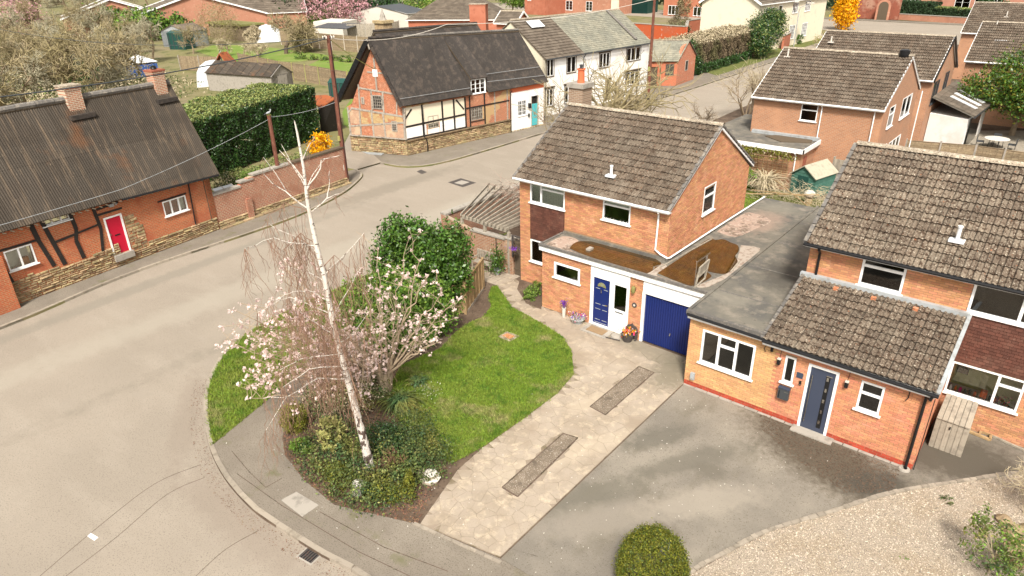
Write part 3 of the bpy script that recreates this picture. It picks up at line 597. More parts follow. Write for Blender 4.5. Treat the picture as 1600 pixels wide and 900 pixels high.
for i in range(n):
    a = e0.lerp(Vector((2.7,-12.78)), i/n) ; b = e0.lerp(Vector((2.7,-12.78)), (i+.96)/n); MB().beam((a.x,a.y,0.005), (b.x,b.y,0.005), 0.09, 0.05, 'kerb').build('edging', near)
for i in range(12):
    a = Vector((2.7,-12.78)).lerp(Vector((5.9,-12.35)), i/12); b = Vector((2.7,-12.78)).lerp(Vector((5.9,-12.35)), (i+.96)/12); MB().beam((a.x,a.y,0.003), (b.x,b.y,0.003), 0.07, 0.04, 'pave').build('edging', near)
# patio slabs by the bench
mb = MB(); px0 = -9.6
for i in range(5):
    for j in range(4): MB().box((-9.75+i*.5, -1.15+j*.42, 0.004), (-9.27+i*.5, -.75+j*.42, 0.03+random.uniform(0,.004)), 'flag').build('patio_slab', near)
# ---- lawn
LAWN = [(-0.75,-10.95),(-0.52,-9.70),(-0.46,-7.93),(-0.44,-6.25),(-0.67,-4.96),(-1.59,-3.78),(-2.46,-3.09),(-3.62,-2.78),(-5.60,-2.38),(-7.47,-1.19),(-7.52,-1.47),(-7.11,-2.11),(-6.31,-2.86),(-5.95,-3.78),(-6.07,-4.42),(-5.99,-5.34),(-5.57,-6.54),(-5.73,-7.53),(-5.84,-8.28),(-5.26,-9.27),(-4.13,-10.26),(-2.69,-10.80),(-1.68,-10.96)]
lawn = MB().poly(LAWN, 0.0, 0.03, 'turf').build('lawn', kind='structure')
def grass(name, poly, n, z, parent=None, h=0.055, m='blade', hole=None):
    P = ptsin(poly, n); rg = np.random.default_rng(3); P = P+rg.normal(size=P.shape)*np.where(rg.random((len(P),1)) < .25, .05, .005)
    if hole: P = P[~inpoly(P, hole)]
    n = len(P); a = rg.random(n)*6.283; hh = h*(0.5+0.9*rg.random(n)); wd = 0.011+0.008*rg.random(n); ln = rg.normal(size=(n,2))*0.5*hh[:,None]
    V = np.empty((n,3,3)); V[:,0,:2] = P-np.stack([np.cos(a),np.sin(a)],1)*wd[:,None]; V[:,1,:2] = P+np.stack([np.cos(a),np.sin(a)],1)*wd[:,None]; V[:,0,2] = V[:,1,2] = z
    V[:,2,:2] = P+ln; V[:,2,2] = z+hh
    return tag(MB().add(V.reshape(-1,3), np.arange(3*n).reshape(n,3), m).build(name, kind='stuff', base=(*P.mean(0), 0)), *( 'short green mown grass of the front lawn' if name == 'lawn_grass' else 'rough green grass on the kerbside verge', 'grass'))
grass('lawn_grass', LAWN, 150000, 0.028); grass('verge_grass', VERGE, 60000, 0.012, h=0.09)
# ---- gravel bed
GR = [(p[0]+.05, p[1]) for p in GE]+[(17,3.0),(22,0),(22,-15)]
MB().poly(GR, 0.0, 0.006, 'gravel').build('gravel_bed', kind='structure')
P = ptsin([(5.6,-15.0)]+GE[1:]+[(15,1.2),(15,-9),(9,-15)], 42000); n = len(P)
oc = np.array([(1,0,0),(0,1,0),(-1,0,0),(0,-1,0),(0,0,1)]); fo = np.array([(0,1,4),(1,2,4),(2,3,4),(3,0,4)])
sz = RNG.uniform(.008,.022,(n,1,1))*RNG.uniform(.6,1.3,(n,1,3)); V = oc[None]*sz+np.concatenate([P, np.full((n,1),.006)],1)[:,None]
tag(MB().add(V.reshape(-1,3), (fo[None]+np.arange(n)[:,None,None]*5).reshape(-1,3), 'pebble').build('loose_gravel', kind='stuff', base=(8.5,-9,0)), 'loose pale gravel stones spread over the bed at lower right', 'gravel')
# rough stone edge of the gravel
r_ = thing('stone_edging', 'low line of rough pale stones between asphalt drive and gravel', 'edging', GE[4]); P = sm(GE, 8); k = 0
for a, b in zip(P[:-1], P[1:]):
    d = Vector(b)-Vector(a); 
    MB().beam((a[0]+d.x*.03, a[1]+d.y*.03, .02+random.uniform(-.006,.01)), (b[0]-d.x*.03, b[1]-d.y*.03, .02), .10+random.uniform(-.02,.03), .06, 'kerb').build('edging_stone', r_); k += 1
# leaf litter in the gutter and beds
def litter(name, label, poly, n, z, sz=.05, m='litter'):
    P = ptsin(poly, n); C = np.concatenate([P, np.full((len(P),1), z)+RNG.random((len(P),1))*.02], 1)
    V, F = leafquads(C, sz, RNG, .6, .35, np.array([[0,0,1.]])); tag(MB().add(V, F, m).build(name, kind='stuff', base=(*P.mean(0), 0)), label, 'leaf litter')
litter('leaf_litter', 'brown dead leaves gathered in the gutter along the curved kerb', offs(KNs, .05)[2:34]+[(p[0], p[1]) for p in offs(KNs, .45)[2:34][::-1]], 1100, -.095, .032)
BED = [(-4.9,-13.75),(-3.54,-14.03),(-2.08,-14.1),(0.2,-13.2),(-0.8,-11.0)]+[(-1.68,-10.96),(-2.69,-10.80),(-4.13,-10.26),(-5.26,-9.27),(-5.84,-8.28)]+[(-6.4,-8),(-7.2,-10.6),(-6.6,-12.5),(-5.7,-13.3)]
litter('leaf_litter', 'dark brown leaf mulch on the soil of the front planting bed', BED, 7000, .005, .06)
litter('fallen_petals', 'small pale petals scattered over the drives and pavement', [(-7,-15),(2.5,-14.5),(8,-4),(2.7,-3.2),(2.5,-2),(-1,-3)], 420, .02, .035, 'potw')
for nm, lb, px in (('garden_lawn','bright green lawn of the orchard garden beyond the lane',[(-105.45,36.01),(-113.07,44.20),(-99.27,45.83),(-84.16,45.27),(-70.72,42.02),(-79.04,41.53),(-79.30,38.15),(-84.12,35.12),(-85.35,32.77),(-89.42,32.58)]),('garden_lawn','green allotment strip of grass behind the board fence',[(-72.50,33.66),(-78.43,41.10),(-70.51,41.39),(-64.20,36.34),(-66.82,34.65)]),('garden_lawn','green grass beside the dark shed at the lane',[(-44.46,18.92),(-50.40,24.95),(-43.42,19.64),(-37.03,14.39),(-39.78,15.45)])):
    MB().poly(px, 0.0, 0.02, 'bladef').build('garden_lawn', kind='structure')
MB().poly([(-27.00,60.41),(-28.41,84.73),(-28.23,96.40),(-27.30,115.50),(-25.67,111.39),(-24.69,78.60),(-24.46,58.50)], 0.0, .02, 'turf').build('hedge_foot_grass', kind='structure')
MB().poly([(-8,9.6),(2.4,9.6),(2.4,19),(-2,19.4),(-8,19.4)], 0.0, .02, 'turf').build('back_garden_lawn', kind='structure')
grass('back_lawn_grass', [(-8,9.6),(-1,9.6),(-2,19.2),(-8,19.4)], 25000, .02, h=.1)

P = ptsin([(5.2,-3.15),(9.3,-3.3),(9.4,-4.3),(8.4,-5.2),(6.8,-4.6),(5.6,-3.9)], 2600); C = np.concatenate([P, np.full((len(P),1), .016)], 1); V, F = leafquads(C, .045, RNG, .8, .2, np.array([[0,0,1.]])); tag(MB().add(V, F, 'soil').build('moss_crumbs', kind='stuff', base=(7.2,-4,0)), 'dark crumbs of moss fallen on the drive below the tiled roof', 'moss debris')
# ============================================================ HOUSES
def gutter(th, p, q, m='white', r=.055, ends=None):
    MB().tube([p, q], r, m, 8).build('gutter', th)
def pipe(th, pts, m='white', r=.035): MB().tube(pts, r, m, 8).build('downpipe', th)
def vent(th, c, m='potw', h=.38):
    mb = MB(); mb.box((c[0]-.2,c[1]-.14,c[2]-.02),(c[0]+.2,c[1]+.14,c[2]+.05), m); mb.tube([(c[0],c[1],c[2]),(c[0],c[1],c[2]+h)], .055, m, 10); mb.tube([(c[0],c[1],c[2]+h),(c[0],c[1],c[2]+h+.05)], .07, m, 10); mb.build('vent_pipe', th)
def cladding(th, Mx, s0, s1, z0, z1, n, m='white'):
    h = (z1-z0)/n
    for i in range(n):
        MB().add([(s0,.01,z0+i*h+.012),(s1,.01,z0+i*h+.012),(s1,.03,z0+i*h+.012),(s0,.03,z0+i*h+.012),(s0,.01,z0+(i+1)*h),(s1,.01,z0+(i+1)*h),(s1,.018,z0+(i+1)*h),(s0,.018,z0+(i+1)*h)], BOXF, m, Mx).build('cladding_board', th)
def hanging(th, Mx, s0, s1, z0, z1, tw=.165, tg=.10, m='hang'):
    mb = MB(); z = z0; r = 0
    while z < z1-.01:
        s = s0-(tw/2 if r % 2 else 0)
        while s < s1:
            a, b = max(s+.003, s0), min(s+tw-.003, s1)
            if b-a > .02: e = random.uniform(0,.006); mb.add([(a,.0,z-.02),(b,.0,z-.02),(b,.032+e,z-.02),(a,.032+e,z-.02),(a,.0,min(z+tg,z1)),(b,.0,min(z+tg,z1)),(b,.012+e,min(z+tg,z1)),(a,.012+e,min(z+tg,z1))], BOXF, m, Mx)
            s += tw
        z += tg; r += 1
    mb.build('hanging_tiles', th, kind='stuff')
def gable_wall(th, Mx, L, z0, ze, zr, hs=(), t=.25, m='mortar'):
    e_ = .012; mb = MB(); holes(mb, Mx, e_, L-e_, z0, ze, hs, -t, 0, m)
    mb.add([(e_,-t,ze),(L-e_,-t,ze),(L/2,-t,zr),(e_,0,ze),(L-e_,0,ze),(L/2,0,zr)], [(0,1,4,3),(1,2,5,4),(2,0,3,5),(3,4,5)], m, Mx)
    mb.build('gable_wall', th)
def flat_wall(th, Mx, L, z0, z1, hs=(), t=.25, m='mortar', name='wall', s0=0):
    mb = MB(); holes(mb, Mx, s0+.004, L-.004, z0, z1, list(hs), -t, 0, m); return mb.build(name, th)
def underlay(th, x0, x1, y0, yr, y1, ze, zr, m='felt', dz=-.03):
    mb = MB(); mb.slab((x0,y0,ze+dz),(x1,y0,ze+dz),(x1,yr,zr+dz),(x0,yr,zr+dz), .06, m); mb.slab((x1,y1,ze+dz),(x0,y1,ze+dz),(x0,yr,zr+dz),(x1,yr,zr+dz), .06, m); mb.build('roof_deck', th)
def rear_strips(th, x0, x1, y1, yr, ze, zr, m='tile'):
    mb = MB(); n = 13
    for i in range(n):
        a = i/n; b = (i+1.08)/n; p = lambda f, dz: (y1+(yr-y1)*f, ze+(zr-ze)*f+dz)
        ya, za = p(a, .06); yb, zb = p(b, .02); mb.slab((x1,ya,za),(x0,ya,za),(x0,yb,zb),(x1,yb,zb), .03, m)
    mb.build('rear_roof_slope', th)
# ------------------------------------------------------------ house 1: the detached house with the navy doors
h1 = thing('detached_house', 'two-storey orange brick house with navy front door, navy garage door and puddled flat roof', 'house', (-3.5, 3.5, 0))
bk = Bag(h1, 'brick', brick_mesh, M['brickO'])
EZ, RZ, XL, D1 = 4.82, 7.17, -7.04, 7.15
FR = frame((XL, 0, 0), (1, 0)); hs = [(.57, 2.35, 3.81, 4.8), (.57, 2.35, 1.1, 2.15), (4.18, 5.41, 3.84, 4.8)]
flat_wall(h1, FR, 7.04, -.13, EZ, hs)
hb = [(.57, 2.35, 1.1, 4.82), (4.18, 5.41, 3.84, 4.82), (2.36, 7.05, -.2, 2.95)]
bricks(bk, FR, 7.04, -.1, EZ-.03, hb)
hanging(h1, FR, .57, 2.35, 2.2, 3.78)
window(h1, FR, .57, 2.35, 3.81, 4.8, [(0,.32,0,1),(.32,1,0,.68),(.32,1,.68,1)])
mb = MB(); 
for i in range(40):
    x = .64+i*.0425; mb.box((x, -.062+.012*(i%2), 3.86), (x+.04, -.052+.012*(i%2), 4.76), 'curtain', FR)
mb.build('curtain', h1)
window(h1, FR, .57, 2.35, 1.1, 2.12, [(0,.42,0,1),(.42,1,0,1)]); MB().box((.6,-.075,1.15),(1.3,-.065,2.1),'blind',FR).build('blind', h1)
window(h1, FR, 4.18, 5.41, 3.84, 4.8, [(0,1,0,.66),(0,1,.66,1)]); MB().box((4.25,-.075,4.42),(5.34,-.065,4.78),'blind',FR).build('blind', h1)
mb = MB(); rg = random.Random(2)
for i in range(7): x = 4.35+i*.15; mb.lathe((XL+x, .06, 3.86), [(0.0,0),(.03,.0),(.045,.05),(.02,.09),(0,.1)], rg.choice(['potw','greenbin','white']), 7)
mb.build('ornaments', h1)
SR = frame((0, 0, 0), (0, 1)); hs = [(2.75, 3.80, 3.80, 4.95)]   # right gable
gable_wall(h1, SR, D1, -.13, EZ, RZ, hs)
bricks(bk, SR, D1, 2.85, RZ-.1, hs, top=lambda z: (max(0, (z-EZ)/(RZ-EZ)*D1/2), min(D1, D1-(z-EZ)/(RZ-EZ)*D1/2)))
window(h1, SR, 2.75, 3.80, 3.80, 4.95, [(0,1,0,.62),(0,1,.62,1)])
LR = frame((XL, D1, 0), (0, -1)); gable_wall(h1, LR, D1, -.13, EZ, RZ, [])
bricks(bk, LR, D1, -.1, RZ-.1, [], top=lambda z: (max(0, (z-EZ)/(RZ-EZ)*D1/2), min(D1, D1-(z-EZ)/(RZ-EZ)*D1/2)))
flat_wall(h1, frame((0, D1, 0), (-1, 0)), 7.04, -.13, EZ, m='brickO')
underlay(h1, XL-.06, .06, -.27, D1/2, D1+.27, EZ-.03, RZ+.03); rear_strips(h1, XL-.07, .09, D1+.3, D1/2, EZ-.03, RZ)
tb = Bag(h1, 'roof_tile', tile_mesh, M['tile'])
yo, zo = -.30, EZ-.02; Vv = Vector((0, D1/2+.3, RZ+.02-zo)); tiles(tb, slope((XL-.09, yo, zo), (1,0,0), Vv), 7.24, Vv.length-.04)
tb.flush(); ridge_tiles(h1, (XL-.1, D1/2, RZ+.06), (.12, D1/2, RZ+.06))
def barge(th, x, y0, yr, ze, zr, y1, m='white', cap='verge', out=.06):
    mb = MB()
    for ya in (y0, y1): mb.add([(x,ya,ze-.10),(x+out,ya,ze-.10),(x+out,yr,zr-.12),(x,yr,zr-.12),(x,ya,ze+.0),(x+out,ya,ze+.0),(x+out,yr,zr-.01),(x,yr,zr-.01)], BOXF, m)
    mb.build('bargeboard', th)
    for ya in (y0, y1):
        p = Vector((x+out*.6, ya, ze)); q = Vector((x+out*.6, yr, zr)); n = 12
        for i in range(n):
            a = p.lerp(q, i/n); b = p.lerp(q, (i+.97)/n); u = Vector((0,0,.045+.012)); MB().beam(a+u, b+Vector((0,0,.035)), .12, .06, cap).build('verge_tile', th)
barge(h1, .03, -.3, D1/2, EZ, RZ+.02, D1+.3); barge(h1, XL-.11, -.3, D1/2, EZ, RZ+.02, D1+.3, out=.05)
MB().box((XL-.05, -.27, EZ-.12), (.06, -.24, EZ+.02), 'white').build('fascia', h1); MB().box((XL-.05, -.24, EZ-.12), (.06, -.005, EZ-.1), 'white').build('soffit', h1)
gutter(h1, (XL-.1, -.32, EZ-.02), (.12, -.32, EZ-.02)); vent(h1, (-2.9, .55, 5.42), 'tarp')
pipe(h1, [(-.32,-.32,4.80),(-.32,-.3,4.7),(-.42,-.06,4.55),(-.45,-.06,3.15),(-.2,-.07,3.02),(.09,-.08,2.95),(.11,.05,2.93),(.11,4.0,2.92),(.11,9.3,2.86)])
ch = thing('brick_chimney', 'brick chimney stack with orange pot standing behind the detached house roof', 'chimney', (-7.45, 5.0, 0))
MB().box((-7.85,4.6,-.1),(-7.08,5.35,7.75), bm_('bkC', (1,0), (.30,.20,.13), (.22,.14,.09), (.36,.30,.24))).build('stack', ch)
MB().box((-7.92,4.53,7.75),(-7.01,5.42,7.95),'concrete').build('capping', ch); MB().lathe((-7.42,4.95,7.95),[(.17,0),(.16,.1),(.15,.55),(.19,.56),(.19,.62),(.12,.62)],'potred').build('chimney_pot', ch)
MB().lathe((-7.42,4.95,8.57),[(.07,0),(.07,.12),(.1,.13),(.1,.16),(0,.18)],'darkgrey').build('cowl', ch)
# front extension and garage
EY = -1.48; XE = -4.70
EF = frame((XE, EY, 0), (1, 0)); eh = [(.60,1.85,1.55,2.2),(2.36,4.08,-.13,2.5),(4.62,7.26,-.13,2.5)]
flat_wall(h1, EF, 7.26, -.13, 2.62, eh); bricks(bk, EF, 7.2, -.1, 2.6, eh)
ES = frame((XE, 0, 0), (0, -1)); flat_wall(h1, ES, 1.23, -.13, 2.62); bricks(bk, ES, 1.48, -.1, 2.6)
window(h1, EF, .60, 1.85, 1.55, 2.2, [(0,1,0,1)], fw=.09)
mb = MB(); 
for i, c in enumerate((.8, .95, 1.35, 1.5)): mb.lathe((XE+c, EY+.12, 1.6), [(0,0),(.05,0),(.06,.12),(0,.13)], ['terracotta','laurel','lime','potw'][i], 7)
mb.build('plant_pots', h1)
cladding(h1, EF, 2.36, 4.08, 2.14, 2.6, 4); cladding(h1, EF, 4.64, 7.26, 2.08, 2.6, 5)
ob = MB(); ob.box((2.36,-.08,2.08),(4.08,.02,2.14),'white',EF); ob.box((2.36,-.08,.0),(2.5,.02,2.08),'white',EF); ob.box((3.23,-.08,.1),(3.36,.02,2.08),'white',EF); ob.box((4.02,-.08,.1),(4.08,.02,2.08),'white',EF); ob.box((2.36,-.08,.02),(4.08,.05,.1),'white',EF)
df = ob.build('door_frame', h1)
d = MB().box((2.5,-.06,.10),(3.23,-.01,2.08),'blue',EF).build('front_door', h1)
for (a, b, c, e) in ((.1,.33,.16,.20),(.42,.64,.16,.20),(.07,.64,.03,.045),(.1,.33,.62,.64),(.1,.33,.84,.86),(.42,.64,.62,.64),(.42,.64,.84,.86),(.1,.28,1.50,1.52),(.46,.64,1.50,1.52)):
    MB().box((2.5+a,-.012,.12+c),(2.5+b,.0,.12+c+.018),'lead',EF).build('panel_moulding', d)
mb = MB(); cx = 2.865; V = [(cx+.19*math.cos(t*math.pi/10), .004, 1.72+.19*math.sin(t*math.pi/10)) for t in range(11)]+[(cx+.0, .004, 1.74)]
mb.add(V, [(i, i+1, 11) for i in range(10)], 'straw', EF); 
for t in range(11): mb.add([(cx+.20*math.cos(t*.314)-.006,.008,1.72+.20*math.sin(t*.314)),(cx+.20*math.cos(t*.314)+.006,.008,1.72+.20*math.sin(t*.314)),(cx+.004,.008,1.74),(cx-.004,.008,1.74)],[(0,1,2,3)],'lead',EF)
mb.build('fanlight', d); MB().tube([Vector(EF @ Vector((2.865,.03,1.62))), EF @ Vector((2.865,.03,1.48))], .018, 'chrome').build('knocker', d); MB().tube([EF @ Vector((3.17,.03,1.02)), EF @ Vector((3.06,.04,1.02))], .014, 'brass').build('handle', d)
sp = MB(); holes(sp, EF, 3.36,4.02,.1,2.08,[(3.43,3.95,.98,2.0)],-.06,-.0,'white'); sp = sp.build('side_panel', h1)
MB().box((3.42,-.04,.97),(3.96,-.03,2.01),'glassg',EF).build('pane', sp); MB().box((3.5,-.002,.86),(3.85,.012,.9),'darkgrey',EF).build('letter_slot', sp); mb = MB(); [mb.box(a, b, 'white', EF) for a, b in (((3.45,-.002,.2),(3.94,.01,.215)),((3.45,-.002,.74),(3.94,.01,.755)),((3.45,-.002,.2),(3.465,.01,.755)),((3.925,-.002,.2),(3.94,.01,.755)))]; mb.build('moulding', sp)
mb = MB(); mb.box((4.62,-.08,-.0),(4.73,.02,2.08),'white',EF); mb.box((4.73,-.08,2.02),(7.2,.02,2.09),'white',EF); mb.build('garage_frame', h1)
gd = MB().box((4.73,-.09,.03),(7.2,-.07,2.03),'blue',EF).build('garage_door', h1)
for i in range(26): x = 4.74+i*.0945; MB().box((x,-.07,.04),(x+.062,-.045,2.02),'blue',EF).build('rib', gd)
MB().tube([EF @ Vector((5.83,-.03,.72)), EF @ Vector((5.83,-.01,.62))], .022, 'chrome').build('handle', gd)
MB().box((XE-.09, EY-.10, 2.56), (2.52, EY-.075, 2.76), 'white').build('fascia', h1); MB().box((XE-.09, EY-.075, 2.56), (2.52, EY, 2.60), 'white').build('soffit', h1)
MB().box((XE-.09,EY-.07,2.57),(XE-.06,0,2.76),'white').build('fascia', h1)
mb = MB(); mb.box((XE-.1,EY-.13,2.76),(2.5,0.0,2.80),'felt'); mb.box((0.0,.0,2.70),(2.5,9.35,2.80),'felt'); mb.box((XE-.1,EY-.14,2.76),(2.5,EY-.03,2.84),'verge'); mb.box((XE-.1,EY-.03,2.76),(XE,0,2.84),'verge')
mb.box((XE,-.09,2.8),(0.02,-.009,2.92),'felt'); mb.box((.03,-.09,2.8),(.09,D1,2.9),'felt'); mb.build('flat_roof', h1)
mb = MB(); mb.poly([(-4.37,-1.80),(-4.57,-0.59),(-3.89,-0.08),(-3.14,-1.67),(-1.08,-2.32),(0.23,-2.32),(0.62,-2.47),(2.24,-2.45),(2.36,-1.45),(2.31,-0.65),(2.97,-0.01),(2.34,-1.95),(2.47,-2.09)], 2.80, 2.803, 'feltp') if False else None
for k_, (pts, m) in enumerate((([(-4.57,-1.46),(-4.53,-0.30),(-3.75,-0.32),(-3.53,-1.25),(-2.94,-1.44),(-3.69,-1.45)],'feltp'), ([(1.59,3.14),(2.30,3.28),(2.39,2.32),(2.44,1.24),(2.46,0.20),(2.31,-0.65),(2.19,-1.20),(1.89,-1.36),(2.05,-0.59),(2.25,0.24),(2.28,0.83),(2.01,1.80)],'silt'), ([(0.21,3.93),(0.18,5.92),(0.37,6.98),(1.50,6.51),(1.34,5.15),(1.07,3.86)],'feltp'), ([(0.06,-1.58),(-0.06,-0.90),(0.04,-0.31),(0.35,-0.58),(0.35,-1.35),(1.24,-1.41),(1.22,-1.62)],'silt'))):
    MB().poly(sm(pts+[pts[0]], 3)[:-1], 2.80, 2.803+.0007*k_, m).build('silt_patch', h1)
for pts in ([(-3.57,-1.20),(-3.72,-0.72),(-3.65,-0.33),(-3.14,-0.03),(-2.59,0.05),(-1.91,0.15),(-1.41,0.12),(-0.52,-0.06),(-0.14,-0.22),(0.01,-0.40),(0.04,-0.89),(0.02,-1.40),(-0.19,-1.49),(-0.62,-1.54),(-1.10,-1.55),(-1.64,-1.52),(-2.31,-1.43),(-3.02,-1.34)], [(0.29,-1.19),(0.29,-0.48),(0.30,1.19),(0.31,2.94),(0.57,3.04),(0.78,3.29),(1.16,3.15),(1.52,3.01),(1.77,2.47),(1.85,1.98),(2.12,1.58),(2.24,1.08),(2.29,0.62),(2.23,0.23),(1.95,0.08),(1.61,0.03),(1.92,-0.22),(1.94,-0.67),(1.88,-1.05),(1.73,-1.42),(1.27,-1.39),(0.78,-1.30)]):
    MB().poly(sm(pts+[pts[0]], 3)[:-1], 2.80, 2.8065, 'puddle').build('puddle', h1)
MB().beam((*(0.13,-0.68),2.815),(*(0.41,3.02),2.815),.05,.03,'woodg').build('batten', h1); MB().beam((*(2.32,0.51),2.815),(*(2.18,1.63),2.815),.05,.03,'woodg').build('batten', h1)
MB().box((-2.95,-.98,2.8),(-2.78,-.7,2.88),'concrete').build('roof_vent', h1)
t = thing('wooden_frame', 'small wooden frame with wire mesh standing on the puddled flat roof', 'frame', (*(1.90,-1.03), 2.81))
a = Vector((*(1.90,-1.48), 2.81)); b = Vector((*(1.84,-0.62), 2.81)); up = Vector((.05,.1,.72))
for p, q in ((a, a+up), (b, b+up), (a, b), (a+up, b+up), (a+up*.5, b+up*.5)): MB().beam(p, q, .045, .045, 'woodg').build('rail', t)
MB().slab(a+up*.5, b+up*.5, b+up, a+up, .01, 'woodg').build('mesh_panel', t)
mb = MB(); mb.box((0.02,D1,-.13),(2.5,9.3,2.7),'brickO'); mb.build('garage_rear', h1)
MB().box((XE+.2,EY+.2,0),(-.1,-.3,.02),'interior').build('hall_floor', h1)
bk.flush()
def wall_lamp(p, lab, kind=0):
    t = thing('wall_lamp', lab, 'wall lamp', p)
    if kind == 0:
        MB().box((p[0]-.05,p[1]-.04,p[2]-.08),(p[0]+.05,p[1],p[2]+.06),'black').build('bracket', t); MB().lathe((p[0],p[1]-.1,p[2]-.14),[(0,0),(.06,.02),(.075,.1),(.075,.22),(.05,.27),(0,.28)],'straw',10).build('lantern', t)
    else:
        MB().box((p[0]-.045,p[1]-.1,p[2]-.14),(p[0]+.045,p[1],p[2]+.04),'black').build('body', t); MB().box((p[0]-.05,p[1]-.105,p[2]+.04),(p[0]+.05,p[1],p[2]+.07),'potw').build('lens', t); MB().tube([(p[0],p[1]-.01,p[2]+.07),(p[0]+.02,p[1]-.01,p[2]+.38)],.008,'black',5).build('cable', t)
wall_lamp((-.42, EY-.01, 2.08), 'amber glass lantern on the brick pier beside the garage door')
t = thing('house_plaque', 'small dark round plaque on the brick pier below the amber lantern', 'plaque', (-.38, EY, 1.42)); MB().tube([(-.38,EY-.005,1.42),(-.38,EY-.03,1.42)], .1, 'iron', 14).build('disc', t); MB().tube([(-.38,EY-.031,1.42),(-.38,EY-.036,1.42)], .045, 'potw', 10).build('number_disc', t)
# ------------------------------------------------------------ house 2: the neighbour on the right
nb = thing('neighbour_house', 'orange brick house on the right with slate blue front door and low tiled front extension', 'house', (7.5, 2.0, 0))
bk = Bag(nb, 'brick', brick_mesh, M['brickP']); X0, X1, NY, NXR = 2.56, 9.54, -3.05, 14.5
NF = frame((X0, NY, 0), (1, 0)); nh = [(.46,2.21,1.05,2.27),(3.12,3.44,1.38,2.29),(3.8,4.66,-.13,2.28),(5.25,5.86,1.34,2.28)]
flat_wall(nb, NF, 6.98, -.13, 2.62, nh)
bricks(bk, NF, 6.98, -.12, 2.6, nh, mfn=lambda s, z: 'brickR' if z < .17 else ('brickY' if s < 2.75 else 'brickP'))
NS = frame((X1, NY, 0), (0, 1)); flat_wall(nb, NS, 3.05, -.13, 2.72, t=.2)
mb = MB(); mb.add([(3.05,-.2,2.72),(3.05,0,2.72),(0,0,2.72),(0,-.2,2.72),(3.05,-.2,3.6),(3.05,0,3.6)], [(0,1,5,4),(1,2,5),(3,0,4),(2,3,4,5)], 'mortar', NS); mb.build('side_gable', nb)
bricks(bk, NS, 3.05, -.12, 3.6, top=lambda z: (max(0, (z-2.75)/(3.65-2.75)*3.05), 3.05), mfn=lambda s, z: 'brickR' if z < .17 else 'brickP')
NLS = frame((X0, NY+3.05+1.6, 0), (0, -1)); flat_wall(nb, NLS, 4.65, -.13, 2.68, t=.2); bricks(bk, NLS, 4.65, -.12, 2.66, mfn=lambda s, z: 'brickY')
window(nb, NF, .46, 2.21, 1.05, 2.27, [(0,.33,0,1),(.33,.66,0,.68),(.33,.66,.68,1),(.66,1,0,1)], glass='glassd', fw=.07)
window(nb, NF, 3.12, 3.44, 1.38, 2.29, [(0,1,0,1)], glass='glassd', fw=.06)
window(nb, NF, 5.25, 5.86, 1.34, 2.28, [(0,1,0,.6),(0,1,.6,1)], glass='glassd', fw=.06); MB().box((5.3,-.07,1.38),(5.8,-.06,1.52),'blind',NF).build('blind', nb)
mb = MB(); mb.box((3.8,-.06,.0),(3.88,.02,2.28),'white',NF); mb.box((4.58,-.06,.0),(4.66,.02,2.28),'white',NF); mb.box((3.88,-.06,2.2),(4.58,.02,2.28),'white',NF); mb.build('door_frame', nb)
d = MB().box((3.88,-.05,.04),(4.58,-.01,2.2),'slate_blue',NF).build('front_door', nb)
MB().box((4.33,-.012,.2),(4.45,.0,2.02),'black',NF).build('glazed_strip', d)
for i in range(5): MB().box((4.35+.01*(i%2),-.001,.35+i*.38),(4.41,.006,.47+i*.38),'chrome',NF).build('strip_inlay', d)
MB().box((4.33,-.012,2.02),(4.5,.004,2.05),'chrome',NF).build('strip_trim', d); MB().tube([NF @ Vector((3.97,.05,.3)), NF @ Vector((3.97,.05,1.95))], .014, 'chrome').build('pull_bar', d)
MB().box((3.7,.0,-.1),(4.9,.35,.05),'concrete',NF).build('door_step', nb)
mb = MB(); 
for i in range(16): mb.box((i*.43+.02,.01,-.1),(i*.43+.42,.09+random.uniform(0,.04),.02+random.uniform(-.01,.02)),'concrete',NF)
mb.build('concrete_footing', nb, kind='stuff')
MB().box((X0-.06, NY-.13, 2.56), (5.02, NY-.10, 2.74), 'white').build('fascia', nb); MB().box((X0-.06, NY-.1, 2.56), (X1, NY, 2.6), 'white').build('soffit', nb)
mb = MB(); mb.box((X0-.08,NY-.17,2.74),(5.02,9.4,2.83),'felt'); mb.box((X0-.10,NY-.19,2.74),(5.02,NY-.05,2.86),'verge'); mb.box((X0-.10,NY-.05,2.74),(X0+.0,9.4,2.875),'felt'); mb.build('flat_roof', nb)
mb = MB()
for y in (-1.2, 1.4, 4.2, 6.8): mb.box((X0+.05, y, 2.83), (5.0, y+.06, 2.836), 'verge')
mb.build('felt_laps', nb)
for i, pts in enumerate(() if True else ([(2.76,-2.12),(2.82,-0.21),(4.49,-0.78),(4.51,-2.70)], [(2.10,3.27),(2.20,6.45),(3.28,5.44),(3.76,1.18)], [(2.92,-2.46),(2.96,-1.97),(3.23,-1.99),(3.19,-2.48)])): MB().poly(sm(pts+[pts[0]],4)[:-1], 2.83, 2.834, ['felt','drivem','pave'][i]).build('felt_patch', nb)
MB().box((2.6,4.8,-.13),(5.0,9.3,2.74),'brickO').build('rear_block', nb)
gutter(nb, (X0-.05, NY-.22, 2.74), (5.0, NY-.22, 2.70), 'black', .05)
